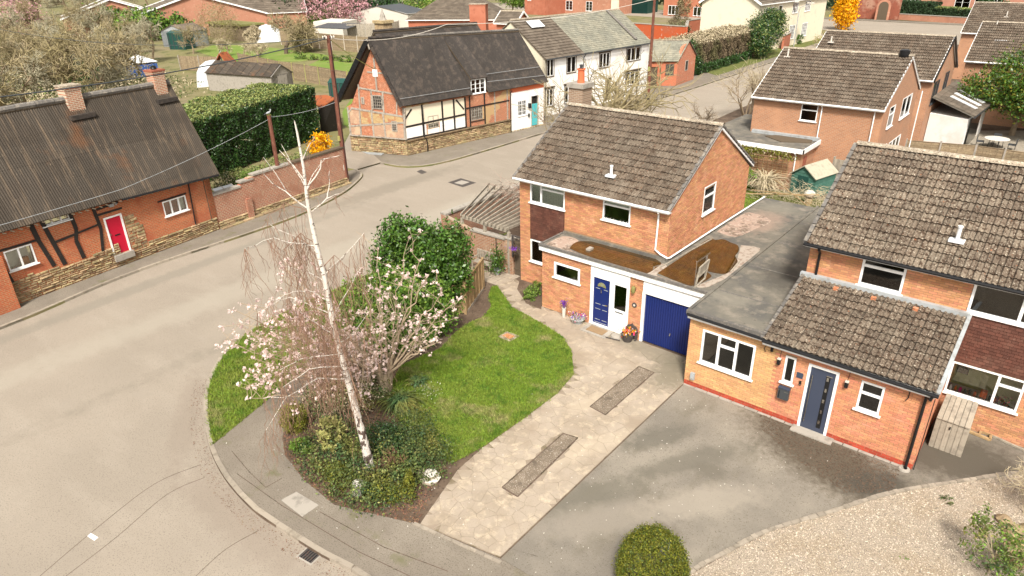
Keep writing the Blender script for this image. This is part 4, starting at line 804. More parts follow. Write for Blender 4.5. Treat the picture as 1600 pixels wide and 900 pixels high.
# lower tiled roof
yo, zo = NY-.24, 2.68; lx0, lx1 = 4.98, 9.62; V_ = Vector((0, 3.29, 3.64-zo))
MB().slab((lx0,yo,zo-.02),(lx1,yo,zo-.02),(lx1,0,3.62),(lx0,0,3.62), .08, 'felt').build('roof_deck', nb)
tb = Bag(nb, 'roof_tile', tile_mesh, M['tileN'])
tiles(tb, slope((lx0, yo, zo+.01), (1,0,0), V_), lx1-lx0, V_.length-.12)
MB().box((4.86,-.16,3.60),(lx1+.02,-.004,3.75),'lead').build('flashing', nb); MB().beam((lx1+.02,yo,zo+.04),(lx1+.02,-.01,3.7),.1,.05,'lead').build('verge_trim', nb)
n = 11
for i in range(n):
    a = Vector((lx0-.02,yo,zo)).lerp(Vector((lx0-.02,-.02,3.66)), i/n); b = Vector((lx0-.02,yo,zo)).lerp(Vector((lx0-.02,-.02,3.66)), (i+.95)/n); MB().beam(a+Vector((0,0,.06)), b+Vector((0,0,.04)), .09, .09, 'verge').build('verge_tile', nb)
for x, y in ((6.0,-.45),(7.1,-.45),(8.25,-.45)): MB().box((x,y,3.55),(x+.14,y+.12,3.64),'terracotta').build('vent_tile', nb)
MB().box((5.0, NY-.21, 2.52), (X1+.06, NY-.18, 2.68), 'white').build('fascia', nb)
gutter(nb, (5.0, NY-.28, 2.68), (X1+.14, NY-.28, 2.66), 'black', .055)
pipe(nb, [(X1-.0,NY-.28,2.62),(X1-.02,NY-.28,2.5),(X1-.14,NY-.08,2.42),(X1-.14,NY-.08,.0)], 'black', .04); MB().tube([(X1-.14+.2,NY-.0,2.4),(X1+.05,NY+.02,.0)], .012, 'black', 5).build('cable', nb)
MB().lathe((X1-.16,NY-.12,0.0),[(.16,0),(.14,.05),(.08,.06),(.08,.02)],'concrete').build('gully', nb)
# main block
MF = frame((5.0, 0, 0), (1, 0)); mh = [(1.58,2.8,3.77,4.77),(4.52,7.6,3.75,4.77),(4.56,6.4,1.03,2.1)]
flat_wall(nb, MF, 9.5, -.13, EZ, mh)
bricks(bk, MF, 9.5, -.1, EZ-.03, [(1.58,2.8,3.77,4.85),(4.52,7.6,2.08,4.85),(4.56,6.4,1.0,2.1),(-.1,4.55,-.2,3.6)], mfn=lambda s, z: 'brickO')
window(nb, MF, 1.58, 2.8, 3.77, 4.77, [(0,1,0,.66),(0,1,.66,1)], glass='glassd', fw=.07)
window(nb, MF, 4.52, 7.6, 3.75, 4.77, [(0,.4,0,1),(.4,.7,0,1),(.7,1,0,1)], glass='glassd', fw=.07)
hanging(nb, MF, 4.6, 7.6, 2.16, 3.72)
window(nb, MF, 4.56, 6.4, 1.03, 2.1, [(0,.66,0,1),(.66,1,0,.68),(.66,1,.68,1)], fw=.06)
mb = MB(); rg = random.Random(4)
for i in range(13):
    x = 4.7+i*.125; mb.lathe((5+x, .15+.05*rg.random(), 1.06), [(0,0),(.035,.0),(.04,.06+.08*rg.random()),(.02,.16),(0,.17)], rg.choice(['redf','potw','greenbin','white','slate_blue','potred']), 7)
mb.box((5.45,-.3,1.1),(5.62,-.14,1.3),'redf',MF); mb.build('sill_clutter', nb)
mb = MB(); mb.box((4.6,-.8,1.0),(6.4,-.7,2.1),'straw',MF); mb.box((4.6,-.7,.9),(6.4,-.05,1.0),'potw',MF); mb.box((4.7,-.68,1.45),(5.0,-.62,1.95),'barkd',MF); mb.build('kitchen_wall', nb)
V, F = leafquads(np.array([[11.05,.12,1.25]])+RNG.normal(size=(160,3))*[.09,.03,.09], .05, RNG); MB().add(V[:400], F[:100], 'lime').add(V[400:], F[100:]-400, 'redf').build('house_plant', nb)
LF = frame((5.0, D1, 0), (0, -1)); gable_wall(nb, LF, D1, 2.6, EZ, RZ, []); bricks(bk, LF, D1, 2.85, RZ-.1, [], top=lambda z: (max(0, (z-EZ)/(RZ-EZ)*D1/2), min(D1, D1-(z-EZ)/(RZ-EZ)*D1/2)), mfn=lambda s, z: 'brickO')
flat_wall(nb, frame((14.5, D1, 0), (-1, 0)), 9.5, -.13, EZ, m='brickO'); gable_wall(nb, frame((14.5,0,0),(0,1)), D1, -.13, EZ, RZ, m='brickO')
underlay(nb, 4.95, 14.55, -.27, D1/2, D1+.27, EZ-.03, RZ+.03); rear_strips(nb, 4.93, 14.6, D1+.3, D1/2, EZ-.03, RZ, 'tileN')
V_ = Vector((0, D1/2+.3, RZ+.02-EZ+.02)); tiles(tb, slope((4.93, -.30, EZ-.02), (1,0,0), V_), 9.6, V_.length-.04); tb.flush()
ridge_tiles(nb, (4.92, D1/2, RZ+.06), (14.5, D1/2, RZ+.06), r=.13); barge(nb, 4.84, -.3, D1/2, EZ, RZ+.02, D1+.3, m='white', out=.06)
MB().box((4.9, -.27, EZ-.12), (14.5, -.24, EZ+.02), 'white').build('fascia', nb); MB().box((4.9,-.24,EZ-.12),(14.5,-.005,EZ-.1),'white').build('soffit', nb)
gutter(nb, (4.86, -.33, EZ-.02), (14.5, -.33, EZ-.03), 'black', .06); vent(nb, (8.75, .72, 5.5), 'tarp', .42)
MB().poly([(8.72,.25),(8.92,.3),(8.85,.6),(8.65,.6)], 0, 0.0, 'moss') if False else None
pipe(nb, [(5.32,-.32,4.78),(5.34,-.3,4.68),(5.32,-.06,4.5),(5.32,-.06,3.72)], 'black', .042)
bk.flush()
wall_lamp((5.52, NY-.01, 2.08), 'black cube wall lamp left of the slate blue door', 1); wall_lamp((7.46, NY-.01, 2.06), 'black cube wall lamp right of the slate blue door', 1)
def small(name, label, cat, p, a, b, m, extra=()):
    t = thing(name, label, cat, p); MB().box(a, b, m).build('body', t)
    for (n_, a2, b2, m2) in extra: MB().box(a2, b2, m2).build(n_, t)
    return t
small('post_box', 'grey metal wall post box under the narrow window by the slate blue door', 'post box', (5.83,NY-.01,.8), (5.66,NY-.13,.82), (5.99,NY-.01,1.2), 'darkgrey', [('lid',(5.65,NY-.15,1.2),(6.0,NY-.01,1.24),'slate_blue'),('newspaper_holder',(5.69,NY-.137,.86),(5.72,NY-.13,1.12),'black'),('slot',(5.84,NY-.137,1.1),(5.96,NY-.13,1.115),'chrome')])
small('name_plate', 'dark slate sign with pale edge between narrow window and slate blue door', 'sign', (6.17,NY-.01,1.68), (6.08,NY-.03,1.69), (6.26,NY-.01,1.87), 'slate_blue', [('edge',(6.075,NY-.02,1.685),(6.265,NY-.009,1.875),'chrome')])
small('door_bell', 'black video door bell beneath the slate sign', 'door bell', (6.22,NY-.01,1.45), (6.19,NY-.035,1.45), (6.25,NY-.01,1.6), 'black', [('button',(6.205,NY-.04,1.47),(6.235,NY-.034,1.5),'chrome')])
small('gas_meter_cover', 'small pale grey vent box low on the yellow brick wall', 'vent box', (2.84,NY-.01,.26), (2.79,NY-.09,.3), (2.93,NY-.01,.56), 'lead', [('louvre',(2.8,NY-.1,.34),(2.92,NY-.088,.37),'concrete')])
t = thing('wall_bracket', 'small black bracket with dangling cable near the flat roof end', 'bracket', (5.25,NY-.01,2.35)); MB().box((5.22,NY-.07,2.28),(5.29,NY-.01,2.44),'black').build('plate', t); MB().tube([(5.1,NY-.02,2.5),(5.02,NY-.05,2.3),(5.08,NY-.03,2.2)],.01,'black',5).build('cable', t)
t = thing('wall_bracket', 'black plant hook on the wall right of the small two-pane window', 'bracket', (9.0,NY-.01,2.3)); MB().tube([(9.0,NY-.01,2.45),(9.0,NY-.02,2.2),(8.96,NY-.08,2.12)],.014,'black',5).build('hook', t)
# storage box and pallet beside the neighbour
sb = thing('storage_box', 'weathered grey timber storage chest with sloping plank lid against the side wall', 'storage chest', (10.0,-1.0,0))
c = [Vector((9.68,-1.62,.02)), Vector((10.52,-1.64,.02)), Vector((10.5,-.42,.02)), Vector((9.68,-.42,.02))]; 
mb = MB(); mb.add([*c, c[0]+Vector((0,0,1.0)), c[1]+Vector((0,0,1.0)), c[2]+Vector((0,0,1.16)), c[3]+Vector((0,0,1.16))], BOXF, 'woodg'); mb.build('body', sb)
for i in range(6): a = c[0].lerp(c[1], i/6+.008); b = c[0].lerp(c[1], (i+1)/6-.008); MB().add([a+Vector((0,-.02,0)),b+Vector((0,-.02,0)),b,a,a+Vector((0,-.02,.97)),b+Vector((0,-.02,.97)),b+Vector((0,0,.97)),a+Vector((0,0,.97))], BOXF, 'woodg').build('front_plank', sb)
for i in range(6):
    a = c[0].lerp(c[1], i/6+.008)+Vector((0,-.05,1.0)); b = c[0].lerp(c[1], (i+1)/6-.008)+Vector((0,-.05,1.0)); e = c[3].lerp(c[2], (i+1)/6-.008)+Vector((0,0,1.17)); f = c[3].lerp(c[2], i/6+.008)+Vector((0,0,1.17)); MB().slab(a+Vector((0,0,.03)), b+Vector((0,0,.03)), e+Vector((0,0,.03)), f+Vector((0,0,.03)), .028, 'woodg').build('lid_plank', sb)
MB().box((10.05,-1.69,.8),(10.08,-1.65,.88),'black').build('latch', sb)
pl = thing('pallet_offcut', 'small unfinished timber frame lying on the ground beside the storage chest', 'timber frame', (10.95,-.6,0))
P = [Vector((*(10.48,-0.20), .06)), Vector((*(11.04,-0.29), .06)), Vector((*(11.03,0.00), .06)), Vector((*(10.51,0.06), .06))]
for i in range(4): MB().beam(P[i], P[(i+1)%4], .07, .07, 'woodn').build('batten', pl)
MB().beam(P[0].lerp(P[1],.5), P[3].lerp(P[2],.5), .06, .06, 'woodn').build('batten', pl)
MB().beam((*(11.03,0.00),.05), (*(11.88,-0.22),.05), .05, .06, 'woodg').build('long_batten', pl)
# ------------------------------------------------------------ simple brick houses behind
def gable_house(name, label, x0, x1, y0, y1, ze, zr, wm, tm='tile', fwin=(), swin=(), wmat='white', tilebag=True, zb=-.13, wsm=None):
    th = thing(name, label, 'house', ((x0+x1)/2, (y0+y1)/2, 0)); L, D = x1-x0, y1-y0
    F_ = frame((x0,y0,0),(1,0)); S_ = frame((x1,y0,0),(0,1)); hsF = [w_[:4] for w_ in fwin]; hsS = [w_[:4] for w_ in swin]
    flat_wall(th, F_, L, zb, ze, hsF, m=wm); gable_wall(th, S_, D, zb, ze, zr, hsS, m=wsm or wm)
    flat_wall(th, frame((x1,y1,0),(-1,0)), L, zb, ze, m=wm); gable_wall(th, frame((x0,y1,0),(0,-1)), D, zb, ze, zr, m=wsm or wm)
    for w_ in fwin: window(th, F_, *w_[:4], w_[4], fm=wmat, glass='glass')
    for w_ in swin: window(th, S_, *w_[:4], w_[4], fm=w_[5] if len(w_) > 5 else wmat, glass='glassd')
    underlay(th, x0-.06, x1+.06, y0-.27, (y0+y1)/2, y1+.27, ze-.03, zr+.03); rear_strips(th, x0-.07, x1+.09, y1+.3, (y0+y1)/2, ze-.03, zr)
    V_ = Vector((0, D/2+.3, zr+.04-ze)); tb = Bag(th, 'roof_tile', tile_mesh, M[tm], 300); tiles(tb, slope((x0-.08, y0-.3, ze-.02), (1,0,0), V_), L+.2, V_.length-.04); tb.flush()
    ridge_tiles(th, (x0-.1,(y0+y1)/2,zr+.06), (x1+.12,(y0+y1)/2,zr+.06)); 
    for x in (x1+.03, x0-.11):
        mb = MB()
        for ya in (y0-.3, y1+.3): mb.beam((x+.03,ya,ze-.04),(x+.03,(y0+y1)/2,zr-.03),.05,.16,'white')
        mb.build('bargeboard', th)
    MB().box((x0-.05,y0-.27,ze-.12),(x1+.06,y0-.24,ze+.02),'white').build('fascia', th); gutter(th, (x0-.1,y0-.32,ze-.02),(x1+.1,y0-.32,ze-.02))
    return th
W1 = [(0,1,0,.62),(0,1,.62,1)]
bF = bm_('bkF', (1,0), (.43,.195,.10), (.34,.155,.085), (.37,.28,.20), layers=[(.6,(.48,.26,.15),.5,.75)]); bS = bm_('bkS', (0,1), (.43,.195,.10), (.34,.155,.085), (.37,.28,.20), layers=[(.6,(.48,.24,.14),.5,.75)])
h = gable_house('brick_house', 'orange brick house behind the green shed with white gable windows and black ridge pot', -6.0, 1.65, 22.6, 31.1, 4.85, 7.3, bF, fwin=[(3.0,4.0,3.7,4.75,W1)], swin=[(1.4,2.7,3.5,4.75,W1),(4.5,7.0,3.5,4.8,[(0,.5,0,1),(.5,1,0,1)]),(1.2,2.6,1.2,2.4,W1),(3.2,6.2,.9,2.3,[(0,.33,0,1),(.33,.66,0,1),(.66,1,0,1)])], wsm=bS)
pipe(h, [(-1.75,22.28,4.8),(-1.75,22.5,4.6),(-1.75,22.5,2.7)]); pipe(h, [(1.25,22.28,4.8),(1.2,22.5,4.6),(1.2,22.5,.2)]); pipe(h, [(1.9,31.2,4.7),(1.9,31.2,.2)]); vent(h, (-5.5,24.2+1.9,6.9), 'potw', .45)
MB().lathe((1.2,26.85,7.3),[(.28,0),(.3,.1),(.3,.35),(.2,.4),(0,.4)],'black').build('ridge_pot', h)
# its flat-roofed side range
MB().box((-6.4,19.9,-.1),(-1.75,22.6,2.45),bF).build('side_range_wall', h); mb = MB(); mb.box((-8.3,19.6,2.5),(-1.55,22.59,2.62),'felt'); mb.box((-8.3,22.6,2.5),(-6.05,27.5,2.62),'felt'); mb.box((-8.35,19.55,2.4),(-1.5,19.62,2.66),'white'); mb.box((-1.56,19.55,2.4),(-1.5,22.6,2.68),'white'); mb.box((-8.2,26.9,0),(-6.1,27.4,2.5),bF)
mb.build('flat_roof', h); MB().box((-5.8,22.3,2.62),(-1.6,22.59,2.8),'lead').build('flashing', h)
tag_ = MB().poly([(-4.68,21.71),(-3.84,22.73),(-2.00,22.59),(-1.75,21.59),(-3.35,20.83)], 2.62, 2.67, 'barkd').build('leaf_debris', h)
pipe(h, [(-2.0,19.52,2.4),(-2.0,19.8,2.2),(-2.0,19.8,.1)]); MB().box((-1.74,20.5,1.2),(-1.70,21.0,2.0),'redtile').build('red_vent_panel', h)
h = gable_house('brick_house', 'brick house with dark bargeboards and dark-framed gable windows, lean-to on its right', -7.0, 1.75, 35.0, 42.9, 4.85, 7.35, bF, swin=[(.9,2.9,3.0,4.6,[(0,.5,0,1),(.5,1,0,1)],'darkgrey'),(4.6,6.2,3.2,4.8,[(0,.5,0,1),(.5,1,0,1)],'darkgrey')], wsm=bS)
for y in (34.7, 43.2): MB().beam((1.9,y,4.8),(1.9,38.95,7.38),.06,.2,'black').build('dark_bargeboard', h)
vent(h, (-6.2,37.5,6.7), 'potw', .4)
# pale lean-to with tiled roof and three pale strips
lt = MB(); lt.poly([(1.8,36.8),(4.35,35.9),(4.55,43.2),(1.8,45)], -.1, 2.3, 'paint'); lt.build('lean_to_wall', h)
P = [Vector((1.75,36.6,3.5)), Vector((4.75,33.6+2.1,2.55)), Vector((5.0,42.9,2.55)), Vector((1.75,45.2,3.5))]
MB().slab(P[1], P[2], P[3], P[0], .08, 'felt').build('lean_to_deck', h)
for i in range(9):
    for j in range(8):
        a = lambda u, v: P[1].lerp(P[2], u).lerp(P[0].lerp(P[3], u), v)
        k_ = (i+.5)/9; q = [a(i/9+.003, j/8), a((i+1)/9-.003, j/8), a((i+1)/9-.003, (j+1)/8), a(i/9+.003, (j+1)/8)]
        up = Vector((0,0,.05)); MB().slab(q[0]+up*1.3, q[1]+up*1.3, q[2]+up*.6, q[3]+up*.6, .02, 'pantile').build('lean_to_tile', h)
for u in (.28,.46,.64): MB().beam(P[1].lerp(P[2], u).lerp(P[0].lerp(P[3], u), .12)+Vector((0,0,.1)), P[1].lerp(P[2], u).lerp(P[0].lerp(P[3], u), .72)+Vector((0,0,.1)), .32, .05, 'tarp').build('pale_strip', h)
MB().box((4.4,36.6,0),(4.5,42.5,2.2),'glassd').build('glazed_side', h); MB().beam((4.72,35.7,2.5),(4.95,42.9,2.5),.08,.12,'darkgrey').build('lean_to_gutter', h)
h = gable_house('brick_house', 'brick house far right behind the dark garden tree with two white roof lights', 1.9, 14, 46.9, 55.2, 4.85, 7.45, bF, fwin=[(4.1,5.4,3.5,4.7,W1)], wsm=bS)
for x, y in ((3.2,49.0),(8.2,49.0)): MB().box((x,y,6.1),(x+.9,y+.7,6.35),'tarp').build('roof_light', h)
vent(h, (2.9,50.8,7.1), 'potw', .5)
h = gable_house('brick_house', 'farthest tiled house at the top right corner with a white vent on its ridge', -2.2, 16, 70.5, 79, 4.85, 7.6, bF, wsm=bS); vent(h, (1.2,72.8,6.4), 'potw', .5)
# ============================================================ OLD BUILDINGS
PZ = lambda t: Matrix(((1,0,0,0),(0,0,1,-t),(0,1,0,0),(0,0,0,1)))
def wallpoly(mb, Mx, pts, t, m): mb.poly(pts, 0, t, m, bottom=True, Mx=Mx @ PZ(t))
def wavy(a, b, c, d, m, waves, amp=.02, th_=None):
    """corrugated sheet over quad a,b (lower edge) c,d (upper edge), ribs run up the slope"""
    a, b, c, d = map(Vector, (a, b, c, d)); n = (b-a).cross(d-a).normalized(); k = waves*4; V = []
    for i in range(k+1):
        u = i/k; o = n*(amp*math.sin(u*waves*2*math.pi)); V.append(a.lerp(b, u)+o); 
    for i in range(k+1):
        u = i/k; o = n*(amp*math.sin(u*waves*2*math.pi)); V.append(d.lerp(c, u)+o)
    for e_ in (-.015, 0):
        for i in range(k+1): u = i/k; V.append(a.lerp(b, u)+n*(amp*math.sin(u*waves*2*math.pi)+e_))
    F = [(i, i+1, k+2+i, k+1+i) for i in range(k)]+[(2*(k+1)+i, 2*(k+1)+i+1, 3*(k+1)+i+1, 3*(k+1)+i) for i in range(k)]
    return MB().add(V, F, m)
def corr_roof(th, a, b, c, d, nc, nr, m, waves=8, name='roof_sheet'):
    a, b, c, d = map(Vector, (a, b, c, d)); n = (b-a).cross(d-a).normalized()
    P = lambda u, v: a.lerp(b, u).lerp(d.lerp(c, u), v)
    for j in range(nr):
        for i in range(nc):
            lo = n*(.035*(nr-j)/nr*0+.05); e = random.uniform(-.01,.01); v0 = j/nr+(-.008+e*.4 if j else 0); v1 = (j+1)/nr+.01
            o = n*(.006+.004*(i % 2)); o1 = n*(.004*(i % 2))
            wavy(P(i/nc, v0)+o, P((i+1)/nc+.003, v0)+o, P((i+1)/nc+.003, min(v1,1))+o1, P(i/nc, min(v1,1))+o1, m, waves).build(name, th, smooth=True)
    MB().slab(P(0,0)-n*.04, P(1,0)-n*.04, P(1,1)-n*.04, P(0,1)-n*.04, .08, 'barkd').build('roof_deck', th)
def rubble(th, Mx, L, z0, z1, ch=.13, ln=.38, m='stone', name='stone', stuff=False, s0=0, topfn=None, proud=.05):
    flat = MB(); z = z0; r = 0
    while z < z1-.03:
        h = min(ch*random.uniform(.75,1.25), z1-z); s = s0
        if z1-z-h < .05: h = z1-z
        while s < L-.03:
            l = min(ln*random.uniform(.5,1.4), L-s); 
            if L-s-l < .1: l = L-s
            if topfn and z+h*.5 > topfn(s): s += l; continue
            p = proud+random.uniform(-.02,.035); g_ = .012; q = lambda: random.uniform(-.012,.012)
            V = [(s+g_,0,z+g_),(s+l-g_,0,z+g_),(s+l-g_,0,z+h-g_),(s+g_,0,z+h-g_),(s+g_*2+abs(q()),p+q(),z+g_*2+abs(q())),(s+l-g_*2-abs(q()),p+q(),z+g_*2+abs(q())),(s+l-g_*2-abs(q()),p*.8+q(),z+h-g_*2-abs(q())),(s+g_*2+abs(q()),p*.8+q(),z+h-g_*2-abs(q()))]
            F = [(7,6,5,4),(4,5,1,0),(5,6,2,1),(6,7,3,2),(7,4,0,3)]
            if stuff: flat.add(V, F, m, Mx)
            else: MB().add(V, F, m, Mx).build(name, th)
            s += l
        z += h; r += 1
    if stuff and flat.n: flat.build('stonework', th, kind='stuff')
def timber(th, Mx, p, q, w_=.16, m='oak', d=.035):
    a = Vector(p); b = Vector(q); dv = (b-a).normalized(); n = Vector((-dv.y, dv.x))*w_/2
    V = [(*((a+n)), 0), (*((b+n)), 0), (*((b-n)), 0), (*((a-n)), 0)]
    W = [(v[0], -.01, v[1]) for v in V]+[(v[0], d+random.uniform(0,.006), v[1]) for v in V]
    MB().add(W, BOXF, m, Mx).build('timber', th)
# ------------------------------------------------------------ left cottage
cdv = Vector((-.149, .98883)); CO = Vector((-22.67, -15.38)); cpv = Vector((-.98883, -.149))
def cp_(s, t, z): v = CO+cdv*s+cpv*t; return Vector((v.x, v.y, z))
ct = thing('cottage', 'long red brick and timber cottage with crimson door under a rusty dark corrugated roof', 'cottage', (-24.5, -10.5, 0))
bC = bm_('bkCot', cdv, (.50,.115,.045), (.33,.085,.04), (.40,.24,.13), layers=[(.9,(.36,.10,.05),.5,.7),(.5,(.42,.25,.12),.62,.75)], bw=.24, bh=.078, ms=.014)
CF = frame((*CO, 0), cdv); ch_ = [(.3,1.42,1.5,2.4),(2.1,3.25,2.93,3.36),(4.62,5.5,.62,2.5),(7.62,8.93,1.62,2.4)]
mb = MB(); holes(mb, CF, -9, 10.5, -.13, 3.4, ch_, -.3, 0, bC); mb.build('front_wall', ct)
wm_ = [(0,.5,0,1),(.5,1,0,1)]; w3 = [(0,.333,0,1),(.333,.667,0,1),(.667,1,0,1)]
window(ct, CF, .3,1.42,1.5,2.4, wm_, glass='glass'); window(ct, CF, 2.1,3.25,2.93,3.36, w3, fw=.05); window(ct, CF, 7.62,8.93,1.62,2.4, w3)
MB().box((.35,-.5,1.55),(1.35,-.4,2.3),'curtain',CF).build('curtain', ct); MB().box((8.6,-.25,1.65),(8.9,-.2,2.38),'curtain',CF).build('curtain', ct)
MB().box((.9,-.3,1.5),(1.2,-.15,1.85),'redf',CF).build('sill_jug', ct)
mb = MB(); mb.box((4.62,-.08,.6),(4.70,.03,2.5),'white',CF); mb.box((5.42,-.08,.6),(5.5,.03,2.5),'white',CF); mb.box((4.7,-.08,2.42),(5.42,.03,2.5),'white',CF); mb.build('door_frame', ct)
d = MB().box((4.7,-.06,.6),(5.42,-.02,2.42),'red',CF).build('front_door', ct); MB().box((4.95,-.022,1.5),(5.2,-.005,1.56),'black',CF).build('letter_slot', d); MB().tube([CF @ Vector((4.76,-.01,1.6)), CF @ Vector((4.76,.02,1.7))], .02, 'chrome').build('handle', d)
MB().box((4.6,0,.3),(5.55,.16,.6),'concrete',CF).build('door_step', ct)
for p, q, w_ in (((-.15,3.4),(.25,.95),.16),((1.62,3.4),(1.72,2.45),.2),((1.72,2.45),(2.0,1.1),.17),((2.05,3.4),(2.45,1.0),.18),((3.28,3.4),(3.35,2.4),.17),((3.35,2.4),(3.2,1.9),.15),((3.2,1.9),(3.3,1.0),.17),((4.3,3.4),(4.4,2.1),.15),((4.4,2.1),(4.2,1.0),.13),((-.1,2.5),(1.72,2.46),.09),((2.3,2.12),(3.3,2.2),.10),((3.3,2.2),(4.35,2.3),.08),((4.4,2.72),(5.6,2.72),.09),((4.45,2.98),(5.5,3.05),.09),((2.05,2.88),(3.3,2.88),.06)): timber(ct, CF, p, q, w_, 'tar')
timber(ct, CF, (7.4,2.47), (9.0,2.47), .07, 'tar')
rubble(ct, CF, 10.45, -.1, .5, .12, .4); rubble(ct, CF, 5.0, .5, 1.15, .11, .38, s0=.0, topfn=lambda s: 1.0+.1*math.sin(s*1.7)); rubble(ct, CF, 6.4, .5, 2.3, .14, .34, s0=5.56, topfn=lambda s: 2.3-(s-5.56)*1.0 if s > 5.9 else 2.3, proud=.02); rubble(ct, CF, 10.45, .5, .72, .11, .4, s0=6.4)
pipe(ct, [tuple(CF @ Vector(v)) for v in ((9.2,.25,3.15),(9.22,.07,3.0),(9.1,.07,.75))], 'black', .035)
MB().box((10.1,.0,.6),(10.14,.02,3.1),'barkd',CF).build('wall_crack', ct)
pier = MB().box((-1.6,0,-.13),(.05,.45,2.4),bC,CF).build('brick_buttress', ct)
g1 = MB(); SG = frame(tuple(cp_(10.5,0,0)), (-cpv.x*-1, -cpv.y*-1)); wallpoly(g1, SG, [(0,-.13),(4.4,-.13),(4.4,3.3),(2.2,7.6),(0,3.3)], .3, bC); g1.build('gable_wall', ct)
EA = lambda s: cp_(s, -.42, 3.36-.02*s*.9 if s < 5.5 else 3.26-.035*(s-5.5))
RA = lambda s: cp_(s, 2.1, 7.58); RB = lambda s: cp_(s, 4.75, 3.3)
corr_roof(ct, EA(-9), EA(5.45), RA(5.45), RA(-9), 16, 2, 'tinrust', 9); corr_roof(ct, EA(5.5), EA(10.85), RA(10.85), RA(5.5), 6, 2, 'tinrust', 9)
corr_roof(ct, RB(10.85), RB(-9), RA(-9), RA(10.85), 10, 2, 'tinrust', 9)
for i in range(24): a = RA(-9+i*.826)+Vector((0,0,.05)); b = RA(-9+(i+.98)*.826)+Vector((0,0,.05)); MB().tube([a+Vector((0,0,random.uniform(-.02,.02))), b], .14, 'verge', 8).build('ridge_cap', ct)
gutter(ct, tuple(cp_(5.5,-.45,3.22)), tuple(cp_(10.8,-.45,3.02)), 'black', .05)
mb = MB()
for i in range(60): s = -8+i*.31; p_ = EA(s) ; mb.tube([p_+Vector((0,0,-.05)), p_+Vector((.05,.12,-.08-random.uniform(0,.05)))], .03, 'barkd', 5)
mb.build('eave_ends', ct, kind='stuff')
def stack(name, label, c, wx, wy, z0, z1, m, pot=None, cap='concrete', rot=0, capo=.06):
    t = thing(name, label, 'chimney', (*c, z0)); Mx = Matrix.Translation((*c, 0)) @ Matrix.Rotation(rot, 4, 'Z')
    MB().box((-wx/2,-wy/2,z0),(wx/2,wy/2,z1-.25),m,Mx).build('stack', t)
    for k in range(3): MB().box((-wx/2-capo*(k+1)/3,-wy/2-capo*(k+1)/3,z1-.25+k*.08),(wx/2+capo*(k+1)/3,wy/2+capo*(k+1)/3,z1-.25+k*.08+.075),m if k < 2 else cap,Mx).build('capping', t)
    if pot: MB().lathe((*c, z1-.02), [(.13,0),(.15,.05),(.12,pot),(.15,pot+.02),(.1,pot+.05),(.08,pot-.1)], 'potred' if pot > .3 else 'black').build('chimney_pot', t)
    return t
bCh = bm_('bkChim', cdv, (.42,.16,.09), (.30,.13,.08), (.48,.40,.30), ms=.018)
rc = math.atan2(cdv.y, cdv.x)
stack('cottage_chimney', 'weathered brick chimney with lichen cap, left one on the rusty corrugated roof', tuple(cp_(5.85,2.15,0))[:2],   .72, .65, 6.9, 8.25, bCh, rot=rc, cap='ridge')
stack('cottage_chimney', 'tall red brick chimney near the right gable of the rusty corrugated roof', tuple(cp_(10.2,2.15,0))[:2], .62, .62, 6.7, 8.35, bCh, pot=.12, rot=rc, cap='redtile')
for s, w_ in ((5.85,.9),(10.2,.85)): MB().box((s-w_/2-.12,-1.72,6.75),(s+w_/2+.12,-1.5,6.95),'tinblack',CF).build('chimney_flashing', ct)
t = thing('security_light', 'grey floodlight under the cottage eave above the crimson door', 'floodlight', tuple(CF @ Vector((5.15,.1,3.0)))); MB().box((5.0,.02,2.95),(5.22,.16,3.08),'lead',CF).build('body', t); MB().tube([CF @ Vector((5.3,.0,3.1)), CF @ Vector((5.35,.14,3.0))], .05, 'lead').build('sensor', t)
# ------------------------------------------------------------ garden wall from cottage to corner
gw = thing('garden_wall', 'old red brick garden wall with stone base running from the cottage to the lane corner', 'wall', (-24.8, 0, 0))
ga, gb = Vector((-24.25,-5.0)), Vector((-25.45,4.75)); gdv = (gb-ga).normalized(); GW = frame((*ga, 0), gdv); Lw = (gb-ga).length
bW = bm_('bkWall', gdv, (.36,.10,.06), (.24,.085,.06), (.42,.32,.22), layers=[(1.2,(.30,.14,.09),.48,.66),(3,(.40,.27,.18),.58,.72)], ms=.016)
mb = MB(); wallpoly(mb, GW, [(0,-.13),(Lw,-.13),(Lw,2.25),(5,2.3),(2.4,2.25),(1.6,1.9),(0,1.85)], .3, bW); mb.build('brickwork', gw)
mb = MB(); n = 22
for i in range(n):
    s = Lw*i/n; zt = 1.87 if s < 1.6 else (2.3 if s > 2.4 else 2.1); MB().box((s,-.36,zt),(s+Lw/n*.97,.05,zt+.10),'concrete' if s < 5 else 'barkd',GW).build('coping_stone', gw)
rubble(gw, GW, Lw, -.1, .38, .12, .36)
for s, h_ in ((2.1,1.0),): MB().box((s-.2,0,0),(s+.15,.14,1.15),bW,GW).build('pier', gw)
bw2 = thing('boundary_kerb', 'low buff stone edging along the foot of the red garden wall', 'edging', (*(ga+gdv*4), 0)); 
for i in range(14): MB().box((i*.7,.12,-.02),(i*.7+.66,.34,.07),'stone',GW).build('edging_stone', bw2)
